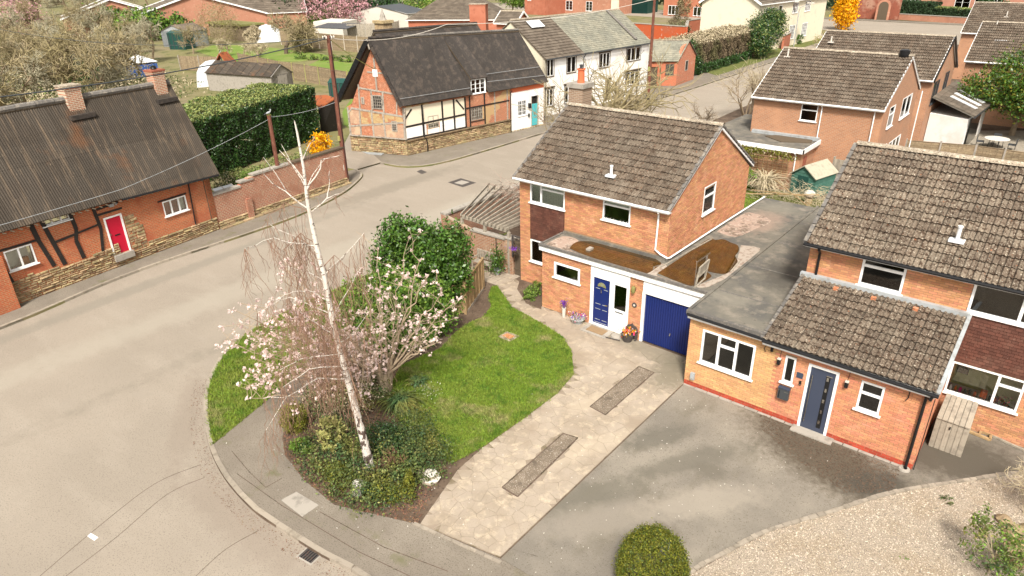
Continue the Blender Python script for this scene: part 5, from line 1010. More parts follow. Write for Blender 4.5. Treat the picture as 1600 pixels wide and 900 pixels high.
# ------------------------------------------------------------ timber-framed house
A_, B_ = Vector((-27.37,11.65)), Vector((-25.28,25.68)); dv = (B_-A_).normalized(); gv = Vector((-.94376,-.33064)); G_ = A_+gv*4.75
th = thing('timber_framed_house', 'timber-framed house of brick panels and rubble plinth under a black corrugated roof', 'timber framed house', (-28.5, 16, 0))
bT = bm_('bkTim', dv, (.44,.13,.065), (.30,.10,.055), (.40,.26,.16), layers=[(.55,(.44,.30,.15),.52,.56),(5,(.48,.24,.15),.55,.66)]); bG = bm_('bkTimG', gv, (.46,.13,.06), (.32,.10,.055), (.40,.26,.16), layers=[(5,(.50,.24,.15),.52,.64),(7,(.24,.08,.05),.58,.66)])
TF = frame((*A_, 0), dv); TGm = frame((*G_, 0), -gv)
fh = [(2.08,3.05,1.65,2.55),(6.2,7.35,1.6,2.6),(11.15,12.1,1.2,2.43),(12.65,13.5,.1,2.62)]
mb = MB(); holes(mb, TF, 0, 14.15, -.13, 3.55, fh, -.3, 0, bT); mb.build('front_wall', th)
mb = MB(); wallpoly(mb, TGm, [(0,-.13),(4.75,-.13),(4.85,3.6),(2.75,7.8),(.5,3.6),(0,3.3)], .3, bG); mb.build('gable_wall', th)
mb = MB(); mb.box((10.35,0,-.13),(14.1,.02,3.2),'paint',TF) if False else holes(mb, TF, 10.35, 14.1, -.1, 3.2, fh, 0, .02, 'paint'); mb.build('painted_brickwork', th)
pan = MB(); [holes(pan, TF, a, b, c, e, [], 0, .012, m_) for a, b, c, e, m_ in ((.1,5.6,2.0,3.45,'cream'),(.1,1.9,1.25,2.0,'paint'),(3.15,5.6,1.25,2.0,'paint'),(2.0,3.1,1.25,1.6,'paint'))]; pan.build('plaster_panels', th)
for i, s in enumerate((.0,1.62,3.45,4.55,5.65)): timber(th, TF, (s,1.15), (s,3.5), .14, 'tar' if i else 'oak')
for s in (6.1,7.6,8.65,10.0): timber(th, TF, (s,.95), (s,3.5), .12, 'oak' if s > 8 else 'tar')
for a, b, w_ in (((0,1.17),(5.7,1.17),.12),((5.7,1.1),(10.3,1.0),.12),((0,2.1),(5.65,2.2),.13),((5.65,2.62),(10.2,2.62),.1),((.0,2.6),(.7,3.3),.12),((5.5,2.6),(4.8,3.4),.12),((6.1,1.5),(7.5,1.5),.08)): timber(th, TF, a, b, w_, 'tar')
LAT = (4, 4)
window(th, TF, 2.08,3.05,1.65,2.55, [(0,.5,0,1),(.5,1,0,1)], fm='oak', sill=False, muntins=(2,4), fw=.05); window(th, TF, 6.2,7.35,1.6,2.6, [(0,.33,0,1),(.33,.66,0,1),(.66,1,0,1)], fm='oak', sill=False, muntins=(2,4), fw=.05)
window(th, TF, 11.15,12.1,1.2,2.43, [(0,.5,0,1),(.5,1,0,1)], fm='white', muntins=(2,4), fw=.05); MB().box((11.2,-.2,1.2),(12.05,-.15,2.4),'curtain',TF).build('curtain', th)
d = MB().box((12.72,-.1,.15),(13.43,-.05,1.95),'turq',TF).build('front_door', th); MB().box((12.72,-.1,1.97),(13.43,-.06,2.6),'glass',TF).build('door_light', d); mb = MB(); mb.box((12.65,-.1,.1),(12.72,.03,2.62),'oak',TF); mb.box((13.43,-.1,.1),(13.5,.03,2.62),'oak',TF); mb.build('door_frame', th)
MB().box((10.4,.01,3.2),(14.1,.05,3.55),'potred',TF).build('red_painted_band', th); MB().box((12.3,.02,1.7),(12.5,.2,2.1),'black',TF).build('post_box', th); MB().box((12.25,.02,1.0),(12.42,.12,1.25),'darkgrey',TF).build('meter_box', th)
pipe(th, [tuple(TF @ Vector(v)) for v in ((10.28,.3,3.4),(10.3,.08,3.2),(10.3,.08,.0))], 'black', .04); pipe(th, [tuple(TF @ Vector(v)) for v in ((1.6,.12,3.4),(1.6,.12,1.1),(1.75,.2,.9),(1.75,.2,0))], 'black', .035)
rubble(th, TF, 10.3, -.1, 1.05, .13, .36, stuff=False); rubble(th, TF, 14.1, -.1, .12, .12, .3, s0=10.3); rubble(th, TGm, 4.85, -.1, 1.2, .14, .36)
MB().box((-.02,.0,1.05),(10.3,.14,1.13),'stone',TF).build('plinth_ledge', th); MB().box((0,.0,1.2),(4.9,.14,1.28),'oak',TGm).build('sill_beam', th)
pg_ = MB(); bPk = bm_('bkPk', gv, (.45,.25,.16), (.36,.20,.13), (.45,.34,.24), layers=[(2,(.5,.36,.24),.5,.6)]); bYl = bm_('bkYl', gv, (.46,.33,.15), (.38,.22,.10), (.44,.34,.2), layers=[(2,(.38,.18,.09),.52,.6)])
for a, b, c, e, m_ in ((.15,1.05,1.3,1.95,bPk),(1.15,2.05,1.3,2.05,bG),(2.15,3.05,1.3,2.15,bPk),(3.15,4.65,1.3,2.25,bPk),(.2,1.05,2.1,3.1,bPk),(1.15,2.05,2.15,3.05,bYl),(2.15,3.05,2.25,2.95,bYl),(3.15,4.65,2.4,2.9,bYl)): holes(pg_, TGm, a, b, c, e, [], 0, .012, m_)
pg_.build('infill_panels', th)
for a, b, w_ in (((0,1.9),(4.85,1.9+.55),.13),((.4,3.25),(4.9,2.85),.14),((1.2,4.75),(4.1,4.45),.12),((1.0,1.25),(1.1,3.2),.13),((2.1,1.25),(2.1,3.2),.13),((3.1,1.25),(3.05,3.1),.13),((4.7,1.25),(4.85,3.5),.16),((.1,1.25),(.1,3.3),.15),((1.15,3.2),(1.25,5.0),.12),((2.2,3.2),(2.25,4.7),.12),((3.15,3.1),(3.2,4.6),.12),((2.75,4.6),(2.75,6.9),.12),((4.2,3.0),(4.3,3.9),.10),((2.1,5.9),(3.45,5.85),.1),((.1,2.9),(.5,3.3),.1)): timber(th, TGm, a, b, w_, 'oak')
for a, b, c, e in ((2.3,3.1,3.3,4.3),(1.35,1.6,3.6,4.1),(3.7,4.15,1.75,2.5)):
    o = MB(); holes(o, TGm, a, b, c, e, [(a+.07,b-.07,c+.07,e-.07)], .0, .06, 'oak'); 
    nx = 4 if b-a > .6 else 3
    for i in range(1, nx): x = a+.07+(b-a-.14)*i/nx; o.box((x-.012,.02,c),(x+.012,.05,e),'oak',TGm)
    for i in range(1, 4): z = c+.07+(e-c-.14)*i/4; o.box((a,.02,z-.012),(b,.05,z+.012),'oak',TGm)
    o = o.build('window', th); MB().box((a+.05,.02,c+.05),(b-.05,.03,e-.05),'interior',TGm).build('pane', o)
MB().box((2.55,.02,5.6),(2.95,.05,6.1),'paint',TGm).build('vent_board', th)
X3 = lambda s, t, z: Vector(((A_+dv*s+gv*t).x, (A_+dv*s+gv*t).y, z))
eL, eM, eR = X3(-.35,-.3,3.62), X3(6.1,-.32,3.6), X3(14.3,-.3,3.62)
rL, rM, rR = X3(-.35,1.9,8.15), X3(6.1,2.1,7.95), X3(14.3,2.36,7.62)
corr_roof(th, eL+Vector((0,0,.06)), eM+Vector((0,0,.06)), rM+Vector((0,0,.06)), rL+Vector((0,0,.06)), 8, 2, 'tinblack', 9)
corr_roof(th, X3(7.75,-.32,3.6), eR, rR, X3(7.75,2.16,7.9), 8, 2, 'tinblack', 9)
corr_roof(th, X3(6.1,-.22,4.8), X3(7.8,-.22,4.78), X3(7.8,2.16,7.9), rM, 2, 1, 'tinblack', 9)
corr_roof(th, X3(14.3,4.9,3.5), X3(-.35,4.95,3.9), rL, rR, 12, 2, 'tinblack', 9)
MB().slab(X3(6.15,-.1,4.75), X3(6.15,-.1,3.5), X3(6.15,1.6,6.9), X3(6.15,1.6,7.0), .05, 'tinblack').build('dormer_cheek', th); mb = MB(); mb.add([X3(7.72,-.05,3.55), X3(7.72,-.05,4.75), X3(7.72,.75,4.95), X3(7.72,.1,3.9)], [(0,1,2,3)], 'paint'); mb.build('dormer_cheek', th)
window(th, TF, 6.3,7.7,3.62,4.7, [(0,.33,0,1),(.33,.66,0,1),(.66,1,0,1)], muntins=(1,3), sill=True)
for s, w_ in ((2.5,.1),): pass
for a, b in ((eL,rL),):
    n = 9; q = Vector((0,0,.03))
    for i in range(n): MB().beam(a.lerp(b,i/n)+q+X3(-.1,0,0)-X3(0,0,0), a.lerp(b,(i+.96)/n)+q+X3(-.1,0,0)-X3(0,0,0), .16, .22, 'tinblack').build('verge_sheet', th)
a, b = X3(-.45,4.95,3.8), X3(-.45,1.9,8.1)
for i in range(6): MB().beam(a.lerp(b,i/6), a.lerp(b,(i+.97)/6), .30, .34, 'black').build('verge_sheet', th)
MB().beam(X3(-.5,1.9,8.2), X3(-.5,1.75,7.5), .12, .1, 'oak').build('finial_board', th)
for i in range(15): a = rL.lerp(rR,i/15)+Vector((0,0,.08)); b = rL.lerp(rR,(i+.98)/15)+Vector((0,0,.08)); MB().tube([a,b], .10, 'verge' if i > 2 else 'tinblack', 8).build('ridge_cap', th)
for u in (.1,.27): MB().tube([eL.lerp(rL,u)+Vector((.1,0,.12)), eM.lerp(rM,u)+Vector((.1,0,.12))] if u < .2 else [X3(7.8,-.32,3.62).lerp(X3(7.8,2.16,7.9),u)+Vector((.1,0,.14)), eR.lerp(rR,u)+Vector((.1,0,.14))], .015, 'lead', 5).build('safety_wire', th)
MB().tube([X3(7.8,0,4.3)+Vector((.15,0,.1)), eR.lerp(rR,.1)+Vector((.1,0,.14))], .015, 'lead', 5).build('safety_wire', th)
# rear wing roof, higher, behind
rw0, rw1 = Vector((*(-31.71,13.18), 8.3)), Vector((*(-29.43,22.09), 8.3)); dn = Vector((gv.x, gv.y, 0))
mb = MB(); 
corr_roof(th, rw0-dn*2.2-Vector((0,0,3.2)), rw1-dn*2.2-Vector((0,0,3.2)), rw1, rw0, 11, 1, 'tinblack', 9, 'rear_roof_sheet'); corr_roof(th, rw1+dn*2.4-Vector((0,0,4.2)), rw0+dn*2.4-Vector((0,0,4.2)), rw0, rw1, 8, 1, 'tinblack', 6, 'rear_roof_sheet')
MB().add([rw1-dn*2.2-Vector((0,0,3.2)), rw1, rw1+dn*2.4-Vector((0,0,4.2)), rw1+dn*2.4-Vector((0,0,8.3)), rw1-dn*2.2-Vector((0,0,8.3))], [(0,1,2),(0,2,3),(0,3,4)], bG).build('rear_wing_wall', th)
MB().tube([rw0+Vector((0,0,.06)), rw1+Vector((0,0,.06))], .1, 'tinblack', 8).build('rear_ridge_cap', th)
sc = thing('stone_chimney', 'short golden stone chimney with pointed finial beside the black corrugated gable', 'chimney', (*(-32.75,15.09), 7.4)); c = (-32.75,15.09)
MB().box((c[0]-.5,c[1]-.45,6.8),(c[0]+.5,c[1]+.45,8.75),'stone').build('stack', sc); MB().box((c[0]-.6,c[1]-.55,8.75),(c[0]+.6,c[1]+.55,8.95),'stone').build('capping', sc); MB().lathe((c[0],c[1],8.95),[(.3,0),(.2,.2),(.2,.3),(.12,.5),(.03,.8),(0,.82)],'concrete',8).build('finial', sc)
# ------------------------------------------------------------ white painted house
W0, W1_ = Vector((-27.29,28.42)), Vector((-25.69,43.48)); wv = (W1_-W0).normalized(); wp = Vector((-wv.y, wv.x))
wh = thing('white_house', 'white painted two-storey house row with half brown tile and half green-grey slate roof', 'white house', (-28.5, 36, 0)); WF = frame((*W0, 0), wv); LW = 15.55
hw = [(.25,1.15,3.47,4.9),(2.93,4.16,3.47,4.87),(7.6,9.15,3.4,4.72),(11.8,14.1,3.55,4.8),(.15,1.08,.85,2.38),(2.7,4.2,.78,2.36),(8.6,9.6,.1,2.3),(11.85,14.1,1.18,2.48)]
mb = MB(); holes(mb, WF, 0, LW, -.13, 5.0, hw, -.3, 0, 'paint'); mb.build('front_wall', wh)
X4 = lambda s, t, z: Vector(((W0+wv*s+wp*t).x, (W0+wv*s+wp*t).y, z))
mb = MB(); GL = frame((*(W0+wp*8.4), 0), -wp); wallpoly(mb, GL, [(0,-.13),(8.4,-.13),(8.4,5.0),(4.2,7.85),(0,5)], .3, 'cream'); GRm = frame((*(W0+wv*LW), 0), wp); wallpoly(mb, GRm, [(0,-.13),(8.4,-.13),(8.4,5.0),(4.2,7.85),(0,5)], .3, 'paint'); mb.build('gable_walls', wh)
for (a, b, c, e) in hw:
    if e-c > 2: MB().box((a,-.2,c),(b,-.1,e),'barkd',WF).build('front_door', wh); continue
    np_ = 2 if b-a < 1.4 else 3; window(wh, WF, a, b, c, e, [(i/np_, (i+1)/np_, 0, 1) for i in range(np_)], fm='white', sill=False)
    f = MB(); holes(f, WF, a-.07, b+.07, c-.09, e+.09, [(a+.01,b-.01,c+.01,e-.01)], .0, .035, 'barkd'); f.build('window_surround', wh)
    MB().box((a-.2,0,e+.1),(b+.2,.12,e+.2),'barkd',WF).build('window_hood', wh)
    if e > 3: MB().box((a+.05,-.22,c),(a+.35,-.18,e),'curtain',WF).build('curtain', wh)
def coursed(th, a, b, c, d, n, m, name='roof_courses', th_=.04, cols=0, gap=.012):
    """a,b eave; c,d ridge; n overlapping courses, each cut into cols slates"""
    a, b, c, d = map(Vector, (a, b, c, d)); nn = (b-a).cross(d-a).normalized(); mb = MB(); P = lambda u, v: a.lerp(b, u).lerp(d.lerp(c, u), v)
    for j in range(n):
        k = cols or 1
        for i in range(k+ (1 if cols and j % 2 else 0)):
            off_ = -.5/k if cols and j % 2 else 0; u0, u1 = max(0, i/k+off_+ (gap/ (b-a).length if cols else 0)), min(1, (i+1)/k+off_)
            if u1-u0 < .001: continue
            o0 = nn*(th_+random.uniform(0,.006)); o1 = nn*.005; mb.slab(P(u0, j/n)+o0, P(u1, j/n)+o0, P(u1, min(1,(j+1.1)/n))+o1, P(u0, min(1,(j+1.1)/n))+o1, th_*.8, m)
    mb.slab(P(0,0)-nn*.03, P(1,0)-nn*.03, P(1,1)-nn*.03, P(0,1)-nn*.03, .03, 'barkd'); return mb.build(name, th, kind='stuff' if cols else None)
coursed(wh, X4(-.1,-.25,4.98), X4(5.05,-.25,4.98), X4(5.05,4.2,7.95), X4(-.1,4.2,7.95), 15, 'pantile', cols=17, name='tile_courses', th_=.06)
coursed(wh, X4(5.05,-.25,5.02), X4(15.75,-.25,5.02), X4(15.75,4.2,8.0), X4(5.05,4.2,8.0), 20, 'slate', cols=30, name='slate_courses', th_=.03)
coursed(wh, X4(15.75,8.6,4.98), X4(-.1,8.6,4.98), X4(-.1,4.2,7.95), X4(15.75,4.2,7.95), 12, 'slate', cols=0)
for i in range(34): a = X4(-.1+i*.466,4.2,8.0); b = X4(-.1+(i+.96)*.466,4.2,8.0); MB().tube([a,b], .11, 'ridge', 7).build('ridge_tile', wh)
MB().slab(X4(1.4,2.9,7.35),X4(3.1,2.9,7.35),X4(3.1,3.7,7.9),X4(1.4,3.7,7.9),.04,'tarp').build('roof_light', wh); MB().beam(X4(13.6,.2,5.5), X4(13.6,4.1,8.05), .35, .06, 'verge').build('lead_valley', wh)
gutter(wh, tuple(X4(-.1,-.33,4.97)), tuple(X4(15.7,-.33,4.97)), 'darkgrey', .05); pipe(wh, [tuple(WF @ Vector(v)) for v in ((5.2,.3,4.9),(5.2,.08,4.6),(5.2,.08,.1))], 'darkgrey', .04)
MB().box((15.5,-.9,7.6),(15.8,-.1,8.9),'cream',frame(tuple(X4(0,4.2,0)), wv)).build('chimney', wh)
# ------------------------------------------------------------ red outbuilding beyond
O0, O1 = Vector((-26.58,48.54)), Vector((-25.13,49.5)); ov = (O1-O0).normalized(); O2 = Vector((-25.7,56.2)); o2v = (O2-O1).normalized(); Lo = (O2-O1).length
ob = thing('red_outbuilding', 'small red brick outbuilding with slate roof beyond the white house', 'outbuilding', (-27,52.5,0)); bO = bm_('bkOut', ov, (.50,.11,.05), (.38,.09,.045), (.42,.25,.15)); bO2 = bm_('bkOut2', o2v, (.52,.13,.065), (.40,.10,.05), (.45,.30,.2), layers=[(.9,(.5,.3,.22),.58,.72)])
of = frame((*(O1-ov*3.6),0), ov); mb = MB(); holes(mb, of, 0, 3.6, -.13, 2.6, [(2.35,3.25,1.2,2.3),(.1,1.5,-.13,2.0)], -.3, 0, bO); mb.build('front_wall', ob); window(ob, of, 2.35,3.25,1.2,2.3,[(0,.33,0,1),(.33,.66,0,1),(.66,1,0,1)],fm='darkgrey'); MB().box((.1,-.15,-.1),(1.5,-.1,2.0),'barkd',of).build('boarded_door', ob)
og = frame((*O1,0), o2v); mb = MB(); wallpoly(mb, og, [(0,-.13),(5.2,-.13),(5.2,2.6),(4.0,3.9),(2.6,4.4),(1.3,3.9),(0,2.6)], .3, bO2); mb.build('gable_wall', ob)
o = MB(); holes(o, og, 2.2,3.0,1.3,2.4,[(2.28,2.92,1.38,2.32)],0,.05,'concrete'); o = o.build('window', ob); MB().box((2.28,.0,1.38),(2.92,.02,2.32),'interior',og).build('pane', o)
r0 = lambda s, t, z: Vector((O1.x+o2v.x*t-ov.x*s, O1.y+o2v.y*t-ov.y*s, z))
coursed(ob, r0(5,-.25,2.6), r0(-.15,-.25,2.6), r0(-.15,2.6,4.5), r0(5,2.6,4.5), 11, 'slate', cols=16, name='slate_courses', th_=.03); coursed(ob, r0(-.15,5.4,2.6), r0(5,5.4,2.6), r0(5,2.6,4.5), r0(-.15,2.6,4.5), 9, 'slate')
MB().beam(r0(5,2.6,4.55), r0(-.2,2.6,4.55), .2, .1, 'ridge').build('ridge', ob)
# lower link roof between
coursed(ob, Vector((-25.9,43.9,2.2)), Vector((-27.6,47.6,2.4)), Vector((-31,47.2,4.0)), Vector((-31,44,4.0)), 8, 'slate', cols=9, name='link_roof', th_=.03)
# ------------------------------------------------------------ generic far houses
def far_house(name, label, cat, O, ang, L, D, ze, zr, wm, rm, hip=0, wins=(), z0=-.13, n=14, fm='white', over=.35):
    th_ = thing(name, label, cat, (O[0], O[1], 0)); c, s_ = math.cos(R(ang)), math.sin(R(ang)); P = lambda x, y, z: Vector((O[0]+c*x-s_*y, O[1]+s_*x+c*y, z)); U = (c, s_); Vn = (-s_, c)
    fr = {'f': frame((*P(0,0,0)[:2],0), U), 'r': frame((*P(L,0,0)[:2],0), Vn), 'b': frame((*P(L,D,0)[:2],0), (-c,-s_)), 'l': frame((*P(0,D,0)[:2],0), (s_,-c))}
    for k, ln in (('f',L),('r',D),('b',L),('l',D)):
        hs_ = [w_[1:5] for w_ in wins if w_[0] == k]; mb = MB(); ep = .005 if k in 'fb' else .012; holes(mb, fr[k], ep, ln-ep, z0, ze, hs_, -.25, 0, wm)
        if k in 'rl' and not hip: wallpoly(mb, fr[k], [(0,ze),(ln,ze),(ln/2,zr)], .25, wm)
        mb.build('wall', th_)
        for w_ in wins:
            if w_[0] == k: nx, nz = w_[5], w_[6]; window(th_, fr[k], *w_[1:5], [(i/nx,(i+1)/nx,0,1) for i in range(nx)], fm=fm, muntins=(1,nz) if nz > 1 else None, glass='glassd', fw=.09)
    e = over; za = ze-.05
    coursed(th_, P(-e,-e,za), P(L+e,-e,za), P(L+(e-hip if hip else e),D/2,zr), P(-e+hip if hip else -e,D/2,zr), n, rm, cols=int(L/ .9) if L < 30 else 0, name='roof_courses', th_=.07)
    coursed(th_, P(L+e,D+e,za), P(-e,D+e,za), P(-e+hip if hip else -e,D/2,zr), P(L+(e-hip if hip else e),D/2,zr), n, rm)
    if hip: coursed(th_, P(L+e,-e,za), P(L+e,D+e,za), P(L+e-hip,D/2,zr), P(L+e-hip,D/2,zr), n, rm); coursed(th_, P(-e,D+e,za), P(-e,-e,za), P(-e+hip,D/2,zr), P(-e+hip,D/2,zr), n, rm)
    else:
        for x in (-e-.02, L+e+.02):
            mb = MB(); [mb.beam(P(x,y,za), P(x,D/2,zr+.05), .08, .28, fm) for y in (-e,D+e)]; mb.build('bargeboard', th_)
    MB().tube([P(-e+hip,D/2,zr+.05), P(L+e-hip,D/2,zr+.05)], .14, 'ridge', 7).build('ridge', th_); MB().beam(P(-e,-e,za-.06), P(L+e,-e,za-.06), .1, .14, fm).build('gutter', th_); return th_, P, fr
FP = mat('far_pink_brick', (.42,.20,.13), .95, layers=[(.4,(.36,.17,.11),.45,.65),(2,(.47,.27,.19),.55,.7)], bump=(12,.3)); FR_ = mat('far_red_brick', (.36,.12,.07), .95, layers=[(.4,(.42,.16,.10),.45,.65),(2,(.30,.10,.06),.55,.7)], bump=(12,.3))
t_, P_, f_ = far_house('hipped_roof_house', 'house with a big brown hipped roof behind the timber-framed house', 'house', (-86.84,66.62), 30, 17, 10, 3.4, 6.9, FR_, 'pantile', hip=5.5, n=17)
stack('red_chimney', 'broad orange brick chimney rising behind the black corrugated roof', (-46.53,41.13), 1.9, 1.3, 3, 8.4, FR_, rot=.5, cap='ridge'); 
far_house('red_gable_wing', 'small orange brick gable between the broad chimney and the white house', 'house wing', (-66.53,67.20), 8, 3.6, 4, 3.6, 5.2, FR_, 'pantile', n=8)
far_house('bungalow', 'long brick bungalow with white gables behind the bare trees at top left', 'bungalow', (-139.10,50.11), 62, 26, 9, 3.2, 6.6, FP, 'pantile', n=10, wins=[('f',14,16,1.2,2.4,2,1)])
far_house('bungalow', 'brick gable with white bargeboards and small white window above the laurel shrubs', 'bungalow', (-144.21,41.43), -20, 11, 26, 3.6, 7.6, FP, 'pantile', n=12, wins=[('f',5.5,7.2,1.3,2.5,1,2)])
far_house('bungalow', 'leftmost small brick gable among the bare trees at the top left', 'bungalow', (-158.95,35.95), -20, 10, 18, 3.6, 6.8, FP, 'pantile', n=10)
far_house('brick_house', 'far brick house with white windows above the dark evergreens at the top left centre', 'house', (-206.04,116.73), -15, 12, 9, 5.2, 8, FP, 'pantile', wins=[('f',1.5,3.5,3.2,4.8,2,1),('f',6,9.5,3.2,4.8,3,1),('f',1.5,3.5,.6,2.2,2,1)])
far_house('brick_house', 'far orange brick house with tall white windows right of the round green tree', 'house', (-100.69,130.15), -5, 17, 9, 5.4, 8.5, FP, 'pantile', wins=[('f',3,5.2,.8,3.0,2,3),('f',9.5,11.5,.8,3.0,2,3),('f',3,5.2,3.6,5.0,2,2),('f',9.5,11.5,3.6,5.0,2,2)])
far_house('brick_house', 'far plain brick block left of the mossy flat outhouse at the top', 'house', (-105.55,123.13), -5, 7, 9, 5.4, 8, FR_, 'pantile', wins=[('f',1,2.2,3.2,4.4,1,1)])
far_house('brick_farmhouse', 'large pink brick house with two white three-pane windows behind the long red wall', 'house', (-72.86,134.67), -10, 22, 10, 6.2, 10, mat('salmon_brick', (.44,.17,.10), .95, layers=[(.5,(.38,.14,.08),.45,.65)], bump=(12,.3)), 'pantile', wins=[('f',1.4,4.4,.3,2.3,3,1),('f',8.5,11.6,.3,2.2,3,1)])
far_house('cream_house', 'cream rendered house with small-paned windows and narrow gabled porch by the far road', 'house', (-28.45,79.52), 86, 24, 9, 6.6, 9.5, 'cream', 'pantile', wins=[('f',1.3,3.0,1.0,2.6,3,3),('f',2,4.6,4.6,6.0,4,1),('f',6.2,7.4,4.8,6.1,1,1),('f',11,13,1.0,3.0,4,4),('f',15.6,17.6,1.0,3.0,4,4),('f',11,13,4.7,6.2,4,2),('f',15.6,17.6,4.7,6.2,4,2)])
t_, P_, f_ = far_house('brick_manor', 'grand brick house front with tall white bay windows across the main road', 'house', (-31.21,167.69), -8, 42, 12, 8, 12, mat('rose_brick', (.42,.20,.14), .95, layers=[(.5,(.36,.17,.12),.45,.65)], bump=(12,.3)), 'pantile', wins=[('f',3,5.6,2.2,5.2,3,5),('f',13,16,.8,5.6,2,3),('f',16.8,19.4,.8,5.6,2,3),('f',20,22,.8,5.6,2,3),('f',28,31,1,5,3,5)])
def lowwall(name, label, pts, h, t, m, cap=None, cat='wall'):
    w_ = thing(name, label, cat, (*pts[0], 0)); mb = MB()
    for a, b in zip(pts[:-1], pts[1:]): mb.beam((*a, h/2), (*b, h/2), t, h, m)
    mb.build('brickwork', w_)
    if cap: 
        mb = MB(); [mb.beam((*a, h+.06), (*b, h+.06), t+.12, .12, cap) for a, b in zip(pts[:-1], pts[1:])]; mb.build('coping', w_)
    return w_
lowwall('brick_wall', 'long bright red brick wall with pale coping behind the white house', [(-51.38,82.79),(-40.18,81.32),(-44.86,91.01)], 3.0, .35, mat('bright_red_brick', (.42,.085,.03), .95, layers=[(.6,(.36,.10,.05),.5,.65),(2,(.45,.3,.25),.62,.72)]), 'concrete')
lowwall('brick_wall', 'darker red brick wall running right behind the ivy tree', [(-45.85,92.73),(-45.34,105.43),(-43.49,114.80)], 2.8, .35, FR_, 'concrete'); lowwall('brick_wall', 'brick wall with faded white patch beside the far pavement', [(-26.96,86.50),(-29.21,100.11)], 1.9, .3, FR_, 'concrete')
lowwall('brick_wall', 'old dark red brick wall with arched door across the main road', [(-36.72,146.57),(-24.63,145.42)], 4.2, .5, mat('old_red_brick', (.25,.08,.05), .95, layers=[(.5,(.36,.2,.14),.5,.65),(2,(.16,.06,.04),.55,.7)]), 'redtile'); lowwall('brick_wall', 'low orange brick wall below the clipped hedge across the main road', [(-26.08,146.43),(-2.31,138.61)], 1.1, .4, FP, 'concrete')
a = (-28.41,144.36); b = (-26.58,144.42); t = thing('arched_door', 'brown arched door in the old brick wall across the main road', 'door', (*a, 0)); V = [(a[0],a[1]-.5),(b[0],b[1]-.5)]; 
Ld = (Vector(b)-Vector(a)).length; AF = frame((*a,0),(b[0]-a[0],b[1]-a[1])); mb = MB(); wallpoly(mb, AF @ Matrix.Translation((0,.4,0)), [(0,0),(Ld,0),(Ld,2.6)]+[(Ld/2+Ld/2*math.cos(k*math.pi/8), 2.6+Ld/2*math.sin(k*math.pi/8)) for k in range(1,8)]+[(0,2.6)], .2, 'barkd'); mb.build('door_leaf', t); mb = MB(); wallpoly(mb, AF @ Matrix.Translation((0,.35,0)), [(-.4,0),(Ld+.4,0),(Ld+.4,2.6)]+[(Ld/2+(Ld/2+.4)*math.cos(k*math.pi/8), 2.6+(Ld/2+.4)*math.sin(k*math.pi/8)) for k in range(1,8)]+[(-.4,2.6)], .2, FP); mb.build('brick_arch', t)
# sheds
def shed(name, label, O, ang, L, D, ze, zr, wm, rm, cat='shed', door=True, boards=False):
    th_ = thing(name, label, cat, (O[0], O[1], 0)); c, s_ = math.cos(R(ang)), math.sin(R(ang)); P = lambda x, y, z: Vector((O[0]+c*x-s_*y, O[1]+s_*x+c*y, z)); F_ = frame((*P(0,0,0)[:2],0), (c,s_)); S_ = frame((*P(L,0,0)[:2],0), (-s_,c))
    mb = MB(); wallpoly(mb, F_, [(0,-.1),(L,-.1),(L,ze),(L/2,zr-.05),(0,ze)], .1, wm); mb.poly([P(0,0,0)[:2],P(L,0,0)[:2],P(L,D,0)[:2],P(0,D,0)[:2]], -.1, ze, wm); wallpoly(mb, frame((*P(L,D,0)[:2],0), (-c,-s_)), [(0,-.1),(L,-.1),(L,ze),(L/2,zr-.05),(0,ze)], .1, wm); mb.build('walls', th_)
    if boards:
        nb_ = int(ze/.17)
        for i in range(nb_+4):
            z = i*.17; lim = 0 if z < ze-.17 else (z+.17-ze)/(zr-ze)*L/2+.04
            if z > zr-.32: break
            MB().add([(lim,.0,z),(L-lim,.0,z),(L-lim,.035,z),(lim,.035,z),(lim,.0,z+.165),(L-lim,.0,z+.165),(L-lim,.012,z+.165),(lim,.012,z+.165)], BOXF, wm, F_).build('board', th_)
            if z < ze-.1: MB().add([(0,.0,z),(D,.0,z),(D,.035,z),(0,.035,z),(0,.0,z+.165),(D,.0,z+.165),(D,.012,z+.165),(0,.012,z+.165)], BOXF, wm, S_).build('board', th_)
    if door: MB().box((L*.28,.03,0),(L*.72,.06,ze*.95),wm if not boards else 'greenbin',F_).build('door', th_)
    for sgn in (0,1):
        x = -.12 if sgn == 0 else L+.12; zz = ze-.06
        q = [P(x,-.15,zz),P(x,D+.15,zz),P(L/2,D+.15,zr),P(L/2,-.15,zr)]; 
        if sgn == 0: q = [q[1],q[0],q[3],q[2]]
        MB().slab(*q, .05, rm).build('roof_panel', th_)
    return th_, P, F_
shed('green_shed', 'small green wooden garden shed with pale felt roof between the brick houses', (-1.98,19.62), -14, 1.55, 2.1, 1.25, 1.85, 'green', 'shedfelt', boards=True)
shed('green_shed', 'dark green outbuilding with pale roof at the top beside the telegraph pole', (-86.28,137.03), 4, 7.5, 6, 3, 4.2, 'greenbin', 'shedfelt', door=False); shed('grey_shed', 'grey green shed with white panel among the bare trees', (-116.96,36.29), 20, 5.5, 5, 2.6, 3.6, 'lead', 'pantile')
ws, P_, F_ = shed('workshop', 'long low workshop with brown asbestos sheet roof and pale block walls behind the hedge', (-58.06,20.21), 105, 3.3, 9.5, 2.0, 3.0, 'concrete', 'verge', cat='workshop')
mb = MB()
for i in range(9):
    for sd in (0,1):
        x = -.2 if sd == 0 else 3.5; a = P_(x, i*1.06, 1.98); b = P_(x, i*1.06+1.0, 1.98); c = P_(1.65, i*1.06+1.0, 3.1); e = P_(1.65, i*1.06, 3.1); MB().slab(*( (b,a,e,c) if sd == 0 else (a,b,c,e)), .05, 'tinrust').build('roof_sheet', ws)
